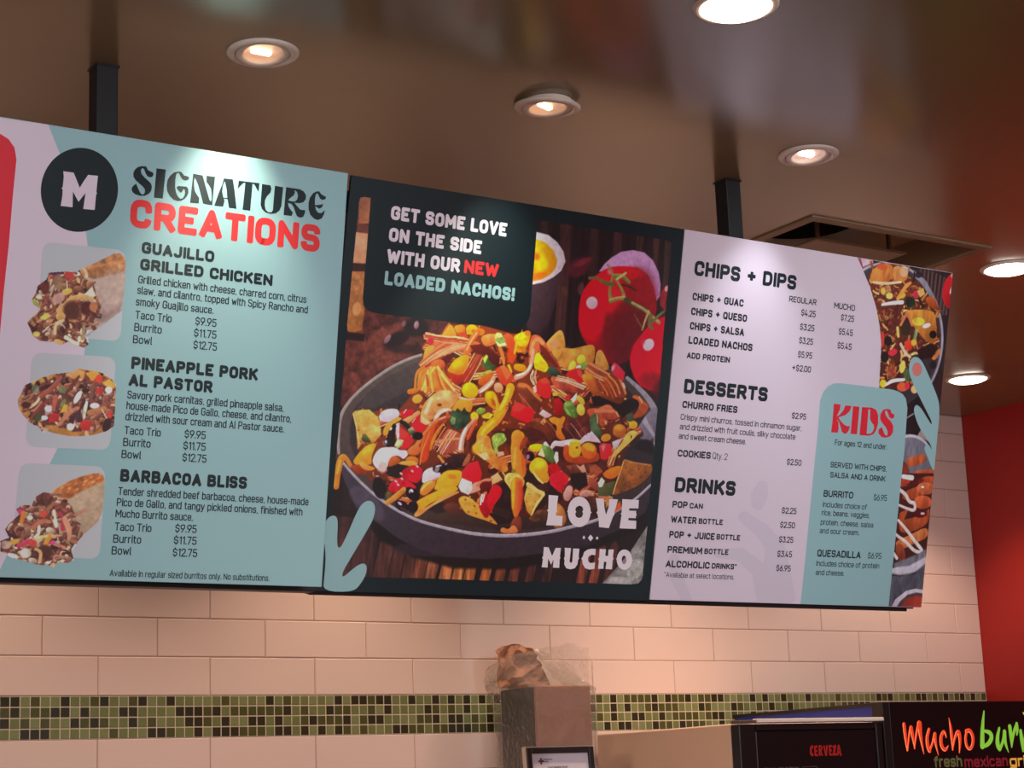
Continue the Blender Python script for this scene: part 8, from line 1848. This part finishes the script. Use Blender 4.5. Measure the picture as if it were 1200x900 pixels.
downlight(DOWN[1], 'bright round downlight at the right edge, beside the square ceiling vent')
downlight(DOWN[2], 'bright round downlight close to the red wall and the tile wall')
spot('downlight_lamp', (*DOWN[0], CEIL-.02), (*DOWN[0], 0), 20, WHITE, R(120), .6, .06)
spot('downlight_lamp', (*DOWN[1], CEIL-.02), (*DOWN[1], 0), 26, SOFT, R(120), .6, .06)
spot('downlight_lamp', (*DOWN[2], CEIL-.02), (*DOWN[2], 0), 34, WARM, R(115), .5, .06)
# unseen gimbal lights added further out, aimed back to light the board
for x, pw in ((-.85, 42), (.40, 28), (1.65, 66)):
    gimbal((x, -3.55), 'added unseen gimbal light out in front, aimed back at the menu board', cool_bulb)['group'] = 'added gimbal lights out in front of the board'
    spot('gimbal_lamp', (x, -3.55, CEIL-.02), (x-.05, -1.72, 2.3), pw, (.84, .95, 1), R(74), .8, .04)
# unseen downlights added to the tile wall row, behind the board, washing the tiles
for x in (1.75, .68, -.39):
    downlight((x, -.501), 'unseen downlight added to the row along the tile wall, behind the menu board', 'added downlights hidden behind the menu board')
    spot('downlight_lamp', (x, -.501, CEIL-.02), (x, -.501, 0), (57 if x > 1 else 60 if x > 0 else 50), WARM, R(106), .8, .06)

# ------------------------------------------------------------------ ceiling vent
vx, vy, vs = VENT
vt = empty('ceiling_vent', (vx+vs/2, vy+vs/2, CEIL), 'square brown ceiling air diffuser with a hanging centre plate', 'vent')
vp = mat('vent_paint', (132, 106, 80), .45)
h = vs/2
def frame_ring(bm, prof):
    """square lathe: prof = (half side, z)"""
    rings = [[bm.verts.new((sx*a, sy*a, z)) for sx, sy in ((-1, -1), (1, -1), (1, 1), (-1, 1))] for a, z in prof]
    for p, q in zip(rings, rings[1:]):
        for i in range(4): bm.faces.new((p[i], p[(i+1) % 4], q[(i+1) % 4], q[i]))
    return rings
bm = bmesh.new(); frame_ring(bm, [(h-.016, .004), (h-.004, .003), (h, 0), (h, -.003), (h-.003, -.005), (h-.026, -.005), (h-.028, -.002), (h-.034, .075)])
link('frame', bm, vp, vt)
bm = bmesh.new()
n = 48; nx, ny = -.10, -.05
hh = h-.033; oq = []
for i in range(n):
    t = 2*math.pi*i/n; k = 1/max(abs(math.cos(t)), abs(math.sin(t))); oq.append(bm.verts.new((hh*k*math.cos(t), hh*k*math.sin(t), .075)))
inn = [bm.verts.new((nx+.135*math.cos(2*math.pi*i/n), ny+.135*math.sin(2*math.pi*i/n), .075)) for i in range(n)]
for i in range(n):
    j = (i+1) % n; bm.faces.new((oq[i], oq[j], inn[j], inn[i]))
link('back_plate', bm, vp, vt)
bm = bmesh.new()
ia = [bm.verts.new((nx+.135*math.cos(2*math.pi*i/n), ny+.135*math.sin(2*math.pi*i/n), .075)) for i in range(n)]
ib = [bm.verts.new((nx+.135*math.cos(2*math.pi*i/n), ny+.135*math.sin(2*math.pi*i/n), .22)) for i in range(n)]
for i in range(n):
    j = (i+1) % n; bm.faces.new((ia[i], ia[j], ib[j], ib[i]))
bm.faces.new(ib)
link('neck', bm, mat('duct_dark', (58, 48, 40), .6), vt)
bm = bmesh.new(); r0 = .150
frame_ring(bm, [(r0-.03, .014), (r0, .006), (r0, .002), (r0-.004, .0)])
bx(bm, (-r0+.004, -r0+.004, .0), (r0-.004, r0-.004, .004))
for sx in (-1, 1):
    for sy in (-1, 1): bx(bm, (sx*.12-.004, sy*.12-.004, .003), (sx*.12+.004, sy*.12+.004, .076))
link('centre_plate', bm, vp, vt)

# ------------------------------------------------------------------ steel shelf with the wrapped box and the certificate
sh = empty('wall_shelf', (1.25, 0, 1.42), 'steel wall shelf under the wrapped box and the framed certificate', 'shelf')
steel = mat('brushed_steel', (170, 165, 160), .35, metal=.9)
wbox('shelf_board', (.9, -.42, 1.40), (1.56, -.0065, 1.42), steel, sh)
for x in (1.0, 1.46):
    bm = bmesh.new()
    vsx = [bm.verts.new((x+d-1.25, y, z-1.42)) for d in (0, .02) for y, z in ((-.0065, 1.40), (-.36, 1.40), (-.0065, 1.18))]
    bm.faces.new(vsx[:3]); bm.faces.new(vsx[3:][::-1])
    for i in range(3): bm.faces.new((vsx[i], vsx[3+i], vsx[3+(i+1) % 3], vsx[(i+1) % 3]))
    link('bracket', bm, steel, sh)
bxo = empty('towel_dispenser_box', (1.309, -.155, 1.42), 'tall box with bronze front and black side, wrapped in clear plastic', 'box')
bronze = mat('bronze_face', (158, 110, 90), .45, metal=0, noise=.06, nscale=30)
dark = mat('black_side', (40, 35, 33), .4, noise=.1, nscale=20)
wbox('case', (1.214, -.238, 1.4205), (1.404, -.06, 1.909), dark, bxo, .006)
bm = bmesh.new(); bx(bm, (1.214-1.309, -.252+.155, 0.001), (1.405-1.309, -.237+.155, .491), .004)
link('front_cover', bm, bronze, bxo)
# crumpled kraft sheet standing inside the wrap
from mathutils import noise as mnoise
def sheet(name, outline, y, thick, amp, m_, parent, freq=18, seed=0, sub=3, yfun=None):
    bm = bmesh.new()
    f = bm.faces.new([bm.verts.new((x, 0, z)) for x, z in outline])
    r = bmesh.ops.triangulate(bm, faces=[f])
    bmesh.ops.subdivide_edges(bm, edges=bm.edges[:], cuts=sub, use_grid_fill=True)
    org = Vector(parent.location)
    for v in bm.verts:
        q = Vector((v.co.x*freq, v.co.z*freq, seed))
        d = mnoise.noise(q)*amp + abs(mnoise.noise(q*2.3))*amp*.8
        v.co = Vector((v.co.x + .3*amp*mnoise.noise(q*1.7), y+d+(yfun(v.co.x, v.co.z) if yfun else 0), v.co.z)) - org
    bmesh.ops.solidify(bm, geom=bm.faces[:], thickness=thick)
    return link(name, bm, m_, parent)
kraft = mat('kraft_paper', (186, 128, 96), .7, noise=.08, nscale=25)
sheet('kraft_sheet', [(1.176, 1.9115), (1.174, 1.96), (1.176, 2.020), (1.190, 2.032), (1.23, 2.040), (1.262, 2.038), (1.292, 2.026), (1.315, 1.995), (1.345, 1.955), (1.372, 1.9115)], -.115, .002, .030, kraft, bxo, 24, 3, 7)
def film_mat():
    M = bpy.data.materials.new('clear_film'); M.use_nodes = True; nt = M.node_tree
    for n_ in list(nt.nodes): nt.nodes.remove(n_)
    out = nt.nodes.new('ShaderNodeOutputMaterial'); mix = nt.nodes.new('ShaderNodeMixShader'); tr = nt.nodes.new('ShaderNodeBsdfTransparent')
    gl = nt.nodes.new('ShaderNodeBsdfGlossy'); fz = nt.nodes.new('ShaderNodeFresnel'); bp = nt.nodes.new('ShaderNodeBump'); tx = nt.nodes.new('ShaderNodeTexNoise'); tc = nt.nodes.new('ShaderNodeTexCoord')
    tr.inputs[0].default_value = (.96, .95, .94, 1); gl.inputs['Roughness'].default_value = .09; gl.inputs[0].default_value = (1, .97, .94, 1)
    fz.inputs['IOR'].default_value = 1.45
    tx.inputs['Scale'].default_value = 60; tx.inputs['Detail'].default_value = 3; bp.inputs['Strength'].default_value = .9; bp.inputs['Distance'].default_value = .02
    nt.links.new(tc.outputs['Object'], tx.inputs['Vector']); nt.links.new(tx.outputs['Fac'], bp.inputs['Height'])
    nt.links.new(bp.outputs[0], gl.inputs['Normal']); nt.links.new(bp.outputs[0], fz.inputs['Normal'])
    mu = nt.nodes.new('ShaderNodeMath'); mu.operation = 'MULTIPLY'; mu.inputs[1].default_value = .8; mn = nt.nodes.new('ShaderNodeMath'); mn.operation = 'MINIMUM'; mn.inputs[1].default_value = .4
    nt.links.new(fz.outputs[0], mu.inputs[0]); nt.links.new(mu.outputs[0], mn.inputs[0]); nt.links.new(mn.outputs[0], mix.inputs[0])
    df_ = nt.nodes.new('ShaderNodeBsdfDiffuse'); df_.inputs[0].default_value = (.95, .88, .82, 1); m2 = nt.nodes.new('ShaderNodeMixShader'); m2.inputs[0].default_value = .06
    nt.links.new(tr.outputs[0], m2.inputs[1]); nt.links.new(df_.outputs[0], m2.inputs[2])
    nt.links.new(m2.outputs[0], mix.inputs[1]); nt.links.new(gl.outputs[0], mix.inputs[2]); nt.links.new(mix.outputs[0], out.inputs[0])
    return M
film = film_mat()
def bag():
    """film hugging the box, gathered to a knot above it, then fanning out to the right"""
    bm = bmesh.new(); org = Vector(bxo.location)
    secs = []   # (z, cx, cy, hx, hy, squareness)
    for z, cx, cy, hx, hy, k in [(1.4225, 1.309, -.155, .105, .110, 1), (1.56, 1.309, -.155, .108, .112, 1), (1.72, 1.309, -.155, .106, .112, 1), (1.85, 1.307, -.152, .112, .111, 1), (1.905, 1.300, -.150, .125, .106, 1),
                                 (1.935, 1.275, -.145, .126, .085, .8), (1.97, 1.262, -.145, .115, .070, .6), (2.000, 1.268, -.145, .09, .05, .3), (2.012, 1.278, -.148, .04, .03, 0), (2.016, 1.287, -.150, .014, .014, 0)]:
        ring = []
        for i in range(64):
            t = 2*math.pi*i/64; c, s_ = math.cos(t), math.sin(t)
            q = max(abs(c), abs(s_)); f = (1-k) + k/q
            ring.append((cx+hx*c*min(f, 1.38), cy+hy*s_*min(f, 1.38), z))
        secs.append(ring)
    fine = []
    for a, b in zip(secs, secs[1:]):
        for j in range(5): fine.append([tuple(a[i][k]+(b[i][k]-a[i][k])*j/5 for k in range(3)) for i in range(64)])
    fine.append(secs[-1])
    rings = []
    for ring in fine:
        vr = []
        for x, y, z in ring:
            q = Vector((x*26, y*26, z*20)); a = .006 if z < 1.9 else .010*max(0, min(1, (2.016-z)/.03))
            d = Vector((mnoise.noise(q), mnoise.noise(q+Vector((7, 1, 3))), mnoise.noise(q+Vector((2, 9, 5)))*.5))*a
            vr.append(bm.verts.new(Vector((x, y, z))+d-org))
        rings.append(vr)
    for a, b in zip(rings, rings[1:]):
        for i in range(64): bm.faces.new((a[i], a[(i+1) % 64], b[(i+1) % 64], b[i]))
    w = link('plastic_wrap', bm, film, bxo)
    # loose fan of the bag mouth
    bm = bmesh.new(); org = Vector(bxo.location); N = 40
    for layer in range(2):
        g = []
        for i in range(N):
            t = i/(N-1); row = []
            for j in range(18):
                s_ = j/17
                x = 1.290+.200*t*(1-.12*abs(s_-.5)); half = .010+.075*min(1, t*1.5)
                zc = 2.014-.052*t; z = zc+(s_-.5)*2*half*(1 if s_ > .5 else 1.05)*(.75 if s_ > .5 else 1)
                q = Vector((x*46, z*46, layer*5)); y = -.150+layer*.022*t+.022*mnoise.noise(q)+.016*abs(mnoise.noise(q*2.2))
                row.append(bm.verts.new(Vector((x, y, z+.006*mnoise.noise(q*1.3)))-org))
            g.append(row)
        for i in range(N-1):
            for j in range(17): bm.faces.new((g[i][j], g[i+1][j], g[i+1][j+1], g[i][j+1]))
    link('bag_mouth', bm, film, w)
    bm = bmesh.new(); bmesh.ops.create_icosphere(bm, subdivisions=2, radius=.0075, matrix=Matrix.Translation(Vector((1.287, -.155, 2.014))-org) @ Matrix.Diagonal((1, .8, 1.1, 1)))
    link('knot', bm, mat('white_tie', (240, 220, 205), .5), w)
bag()

ct = empty('certificate_frame', (1.243, -.335, 1.42), 'black picture frame with a printed certificate, in front of the wrapped box', 'picture frame')
cm = Matrix.Rotation(R(-5), 4, 'X')
cw, ch = .228, .315
bm = bmesh.new()
for lo, hi in (((-cw/2, -.012, 0), (-cw/2+.017, .008, ch)), ((cw/2-.017, -.012, 0), (cw/2, .008, ch)), ((-cw/2+.017, -.012, 0), (cw/2-.017, .008, .017)), ((-cw/2+.017, -.012, ch-.017), (cw/2-.017, .008, ch))): bx(bm, lo, hi, .002)
cf = link('moulding', bm, mat('black_moulding', (32, 24, 26), .35), ct, mw=cm)
bm = bmesh.new()
for lo, hi in (((-cw/2-.0025, -.009, -.0), (-cw/2, .009, ch)), ((cw/2, -.009, 0), (cw/2+.0025, .009, ch)), ((-cw/2-.0025, -.009, ch), (cw/2+.0025, .009, ch+.0025))): bx(bm, lo, hi)
link('silver_edge', bm, mat('silver_edge', (205, 190, 178), .3, metal=.6), cf)
bm = bmesh.new(); bx(bm, (-cw/2+.015, -.004, .012), (cw/2-.015, .004, ch-.012))
pp_ = link('paper', bm, mat('certificate_paper', (226, 214, 224), .5), ct, mw=cm)
ink = Ink(); gx = lambda a: a
def cross(cx, cy, s_):
    for dx, dy in ((0, -1), (0, 1), (-1, 0), (1, 0)):
        c = np.array((cx+dx*s_*.62, cy+dy*s_*.62)); d = np.array((dx, dy)); n_ = np.array((-dy, dx))
        ink.poly([[tuple(np.array((cx, cy))+n_*s_*.16), tuple(c+n_*s_*.42+d*s_*.3), tuple(c+d*s_*.42), tuple(c-n_*s_*.42+d*s_*.3), tuple(np.array((cx, cy))-n_*s_*.16)]], 1, 0)
cross(28-114+22, 38, 8.5)
for s_, a, v_, b, cp in (('Food Handling', 58, 35, 88, 4.2), ('Permit', 58, 41, 74, 4.2), ('Food Handling Permit', 72, 58, 138, 5.6), ('Food Handling Permit', 62, 68, 148, 5.0)):
    ink.text(s_, a-114, v_, b-114, cp, .16, 1, 0)
o = ink.build('certificate_print', mat('certificate_ink', (60, 48, 62), .6), pp_)
o.matrix_local = Matrix.Translation((0, -.0045, ch)) @ Matrix.Rotation(R(90), 4, 'X')

# ------------------------------------------------------------------ drinks cooler with the beige side
ca = empty('drinks_cooler', (1.85, -.36, 0), 'drinks cooler with beige side and black door marked in red', 'cooler')
beige = mat('beige_enamel', (232, 196, 170), .45, noise=.05, nscale=3)
blk = mat('black_plastic', (26, 19, 20), .35)
org = Vector(ca.location)
def cbox(bm, lo, hi, bev=0): return bx(bm, [lo[i]-org[i] for i in range(3)], [hi[i]-org[i] for i in range(3)], bev)
bm = bmesh.new(); cbox(bm, (1.577, -.665, .06), (2.118, -.03, 1.777), .004); link('cabinet', bm, beige, ca)
bm = bmesh.new(); cbox(bm, (1.60, -.655, .0), (2.10, -.06, .06), .004); link('plinth', bm, blk, ca)
bm = bmesh.new(); cbox(bm, (1.579, -.7, .06), (1.640, -.664, 1.774), .004); cbox(bm, (2.090, -.7, .06), (2.116, -.664, 1.774), .004); cbox(bm, (1.640, -.7, 1.757), (2.090, -.664, 1.774)); cbox(bm, (1.640, -.7, .06), (2.09, -.664, .2))
df = link('door_frame', bm, blk, ca)
bm = bmesh.new(); cbox(bm, (1.640, -.696, .2), (2.090, -.668, 1.757), .004); dr = link('door', bm, mat('door_black', (20, 13, 15), .3), ca)
bm = bmesh.new(); cbox(bm, (2.075, -.735, .9), (2.09, -.70, 1.3), .004); link('handle', bm, blk, dr)
bm = bmesh.new(); cbox(bm, (1.638, -.712, 1.7775), (2.115, -.690, 1.788), .002); link('white_strip', bm, mat('white_strip', (250, 232, 218), .4), ca)
bm = bmesh.new(); cbox(bm, (1.577, -.706, 1.776), (1.638, -.668, 1.785), .002); link('corner_cap', bm, mat('grey_cap', (96, 80, 72), .4), ca)
def brush(ink, pts, off, layer, mi, dw=0, shift=(0, 0)):
    """variable width brush stroke: (x, y, w) in sign mm, smoothed"""
    p = np.array(pts, float)
    for _ in range(3):
        q = np.stack([.75*p[:-1]+.25*p[1:], .25*p[:-1]+.75*p[1:]], 1).reshape(-1, 3); p = np.concatenate([p[:1], q, p[-1:]])
    xy = p[:, :2]*off[2]+np.array(off[:2])+np.array(shift); w = np.maximum(p[:, 2]*off[2]+dw, .6)
    ink.stroke(list(xy), list(w), layer, mi)
    ink.disc(xy[0], w[0]/2, layer, mi, 10); ink.disc(xy[-1], w[-1]/2, layer, mi, 8)
def face_print(ink, name, mats, parent, origin):
    o = ink.build(name, mats, parent)
    o.matrix_local = Matrix.Translation(Vector(origin)-org) @ Matrix.Rotation(R(90), 4, 'X')
    return o
ink = Ink()
# hand cut capitals C E R V E Z A, (0,0) at the upper left, 120 x 33 mm
CV = [[(2,8),(8,1),(15,2),(14,10),(9,11),(8,22),(14,24),(13,31),(6,32),(1,26)], [(18,3),(31,2),(30,9),(24,9),(24,14),(29,14),(29,20),(24,20),(24,26),(31,25),(31,32),(18,31)],
      [(35,2),(44,1),(49,6),(48,14),(44,18),(50,32),(44,31),(40,21),(40,31),(34,32)], [(52,3),(58,2),(61,19),(64,1),(70,3),(64,31),(58,32)],
      [(73,2),(85,1),(84,8),(79,9),(79,14),(84,14),(83,20),(79,20),(79,26),(86,25),(85,32),(73,31)], [(88,4),(101,1),(101,8),(95,25),(102,24),(101,32),(87,31),(87,24),(93,9),(88,10)],
      [(108,2),(114,1),(120,32),(114,32),(113,26),(109,26),(107,32),(102,31)]]
for c in CV: ink.poly([[(a*1.0, b) for a, b in c]], 1, 0)
ink.poly([[(40,6),(43,6),(44,10),(40,13)]], 3, 1); ink.poly([[(111,11),(112.5,20),(109.5,20)]], 3, 1)
face_print(ink, 'red_lettering', [mat('red_ink', (190, 36, 34), .5), mat('door_black', (20, 13, 15))], dr, (1.834, -.6965, 1.714)).__setitem__('label', 'red word CERVEZA')
ink = Ink(); ink.text('DOMESTIC', 0, 26, 128, 26, .2, 1, 0)
for a, b, c, d in ((140, 0, 195, 1.5), (140, 0, 141.5, 60), (193.5, 0, 195, 60)): ink.poly([[(a, b), (c, b), (c, d), (a, d)]], 1, 0)
face_print(ink, 'grey_lettering', [mat('grey_ink', (92, 78, 78), .5)], dr, (1.664, -.6965, 1.655)).__setitem__('label', 'grey word DOMESTIC')

# ------------------------------------------------------------------ taller cooler with the lit sign
cb = empty('sign_cooler', (2.62, -.36, 0), 'tall black cooler with a lit red and green script sign and blue side', 'cooler')
org = Vector(cb.location)
bm = bmesh.new(); cbox(bm, (2.128, -.66, .05), (3.1, -.02, 1.828), .004); link('cabinet', bm, blk, cb)
bm = bmesh.new(); cbox(bm, (2.124, -.655, 1.0), (2.1285, -.03, 1.822)); link('blue_side_panel', bm, mat('blue_side', (30, 48, 140), .45), cb)
bm = bmesh.new(); cbox(bm, (2.122, -.66, 1.822), (2.140, -.02, 1.832), .001); cbox(bm, (2.122, -.7, .05), (2.15, -.655, 1.832), .002); link('edge_trim', bm, mat('edge_black', (24, 18, 18), .45), cb)
bm = bmesh.new(); cbox(bm, (2.15, -.6995, 1.45), (3.1, -.659, 1.832), .002); sg = link('sign_face', bm, mat('sign_black', (18, 10, 12), .3), cb)
bm = bmesh.new(); cbox(bm, (2.15, -.695, .1), (3.1, -.66, 1.445), .003); link('door', bm, mat('cooler_glass', (22, 24, 26), .08), cb)
bm = bmesh.new(); cbox(bm, (2.15, -.65, 0), (3.08, -.05, .05)); link('plinth', bm, blk, cb)
ink = Ink(); SG = [[[[53.9,64.8,12.6],[55.6,100.9,12.6],[59.2,140.2,6.8]],[[60.4,140.2,5.7],[71.4,92.9,7.3],[81.4,75,13.3]],[[81.4,75,14.2],[86.1,104.6,11.5],[89.5,135.9,4.6]],[[88.5,134.2,5],[101.8,88.4,8.8],[115,63.9,14.3]],[[116.1,63.9,19.7],[116.9,101.8,13.9],[124.6,151.3,3.5]],[[153.7,80.9,10.5],[141.5,105.5,12.8],[143.1,131.9,14.8],[148.8,142.7,13.9]],[[148.7,143.5,9.3],[162.8,122.3,7.9],[175.5,94.4,11.2]],[[176.6,94.4,12.2],[174.9,119.2,11.7],[183.5,155.7,2.8]],[[222.4,105.1,4.7],[216.6,84.2,9.9],[200.6,99.7,12.9],[197.3,127.9,14.1],[211.8,144.7,12.2],[227.6,130.1,4.7]],[[239.8,48.6,2.8],[244.5,78.7,11.8],[245.2,112.1,12.3],[245.1,142,5.9]],[[244.2,140.3,5.9],[259.6,100.6,9.5],[275.7,85.8,15.5],[279.6,112.6,13.1],[271.4,150.8,4.7]],[[307.6,87.6,11.9],[323.2,85.4,13.6],[334.8,102.3,13],[331.8,126,11.9],[315.8,144.7,9.5],[302.3,130.3,11.9],[301.9,106.5,10.8],[309,90,9.5]]],[[[390.3,29.9,5.2],[377.1,79,15.5],[370.2,133.8,18.9]],[[370,135,10.3],[394.9,129.5,13.1],[414.6,110.6,16.6],[409.8,93.8,15.6],[384.5,88.6,8.6]],[[449.7,81.1,8.7],[437.4,108.6,14.6],[436,132.6,18.1],[443.3,143.5,13.9]],[[445.1,143.5,10.4],[462.3,118.6,11.2],[471,92.2,12.3]],[[471,92.2,14.7],[468.6,123.5,14],[480.4,153.8,2.8]],[[495.9,76.8,14.8],[497.5,104.7,14.8],[496.5,138.5,5.3]],[[497.1,133.6,7],[511.4,92.7,11.3],[526.7,71.1,11.3]],[[527,68.7,11.3],[528.3,85.7,12.7],[523.5,102.6,5.3]],[[541.8,90.7,12.4],[543.2,119.9,15.9],[544.2,151.4,7.1]],[[544.6,149,7.1],[559.3,105.6,10.7],[573.3,81.4,11.4]],[[573.7,79,11.4],[576.7,96.1,12.1],[572.2,110.6,5]],[[592.3,86.5,12.9],[591.2,120.7,15],[592.2,152.3,6.4]],[[622.3,64.8,9.4],[617.6,111.3,14.4],[619.1,152.8,7.2]],[[605.6,94,5.7],[632.9,91.9,6.5]],[[651.2,65.2,9.4],[646.4,111.7,14.5],[647.8,153.4,7.2]],[[636.2,94.4,5.8],[661.9,92.3,6.5]],[[679.7,95,10.9],[696.4,92.8,14.6],[704.9,110.2,13.9],[699.6,134.7,12.4],[682.6,151.6,10.2],[670.1,136.6,12.3],[669.6,114.6,11.6],[678.8,96.2,9.5]]],[[[560.9,36.1,5],[563.1,41,3.6]],[[594.2,59.6,8.6],[603.8,54.8,3.6]]]]
for st in SG[0]: brush(ink, st, (0, 0, 1), 1, 0, .3); brush(ink, st, (0, 0, 1), 2, 1, -3.6, (-1.1, .6)); brush(ink, st, (0, 0, 1), 3, 2, -6.2, (.3, 0))
o = face_print(ink, 'red_script', [mat('sign_red', (228, 50, 40), .4, emit=(228, 44, 34), es=.55), mat('sign_orange', (250, 150, 90), .4, emit=(250, 150, 84), es=.6), mat('sign_orange_red', (226, 74, 40), .4, emit=(226, 70, 36), es=.5)], sg, (2.15, -.700, 1.832))
o['label'] = 'glowing red word Mucho'
ink = Ink()
for st in SG[1]: brush(ink, st, (0, 0, 1), 1, 0)
o = face_print(ink, 'green_script', [mat('sign_green', (126, 190, 62), .4, emit=(140, 205, 66), es=.5)], sg, (2.15, -.700, 1.832)); o['label'] = 'glowing green word burrito'
ink = Ink()
for st in SG[2]: brush(ink, st, (0, 0, 1), 1, 0)
o = face_print(ink, 'flame_mark', [mat('sign_yellow', (235, 200, 60), .4, emit=(235, 200, 60), es=.5)], sg, (2.15, -.700, 1.832))
for w, a, b, v_, mt in (('fresh', 163, 279.3, 192, mat('sign_olive', (104, 100, 60), .4, emit=(104, 100, 60), es=.25)), ('mexican', 288.2, 473.8, 195.2, mat('sign_maroon', (130, 32, 44), .4, emit=(130, 30, 42), es=.3)), ('grill', 481.5, 585, 197, mat('sign_amber', (230, 170, 70), .4, emit=(230, 165, 66), es=.4))):
    ink = Ink(); ink.text(w, a, v_, b, 33, .2, 1, 0); face_print(ink, 'tagline', [mt], sg, (2.15, -.700, 1.832))
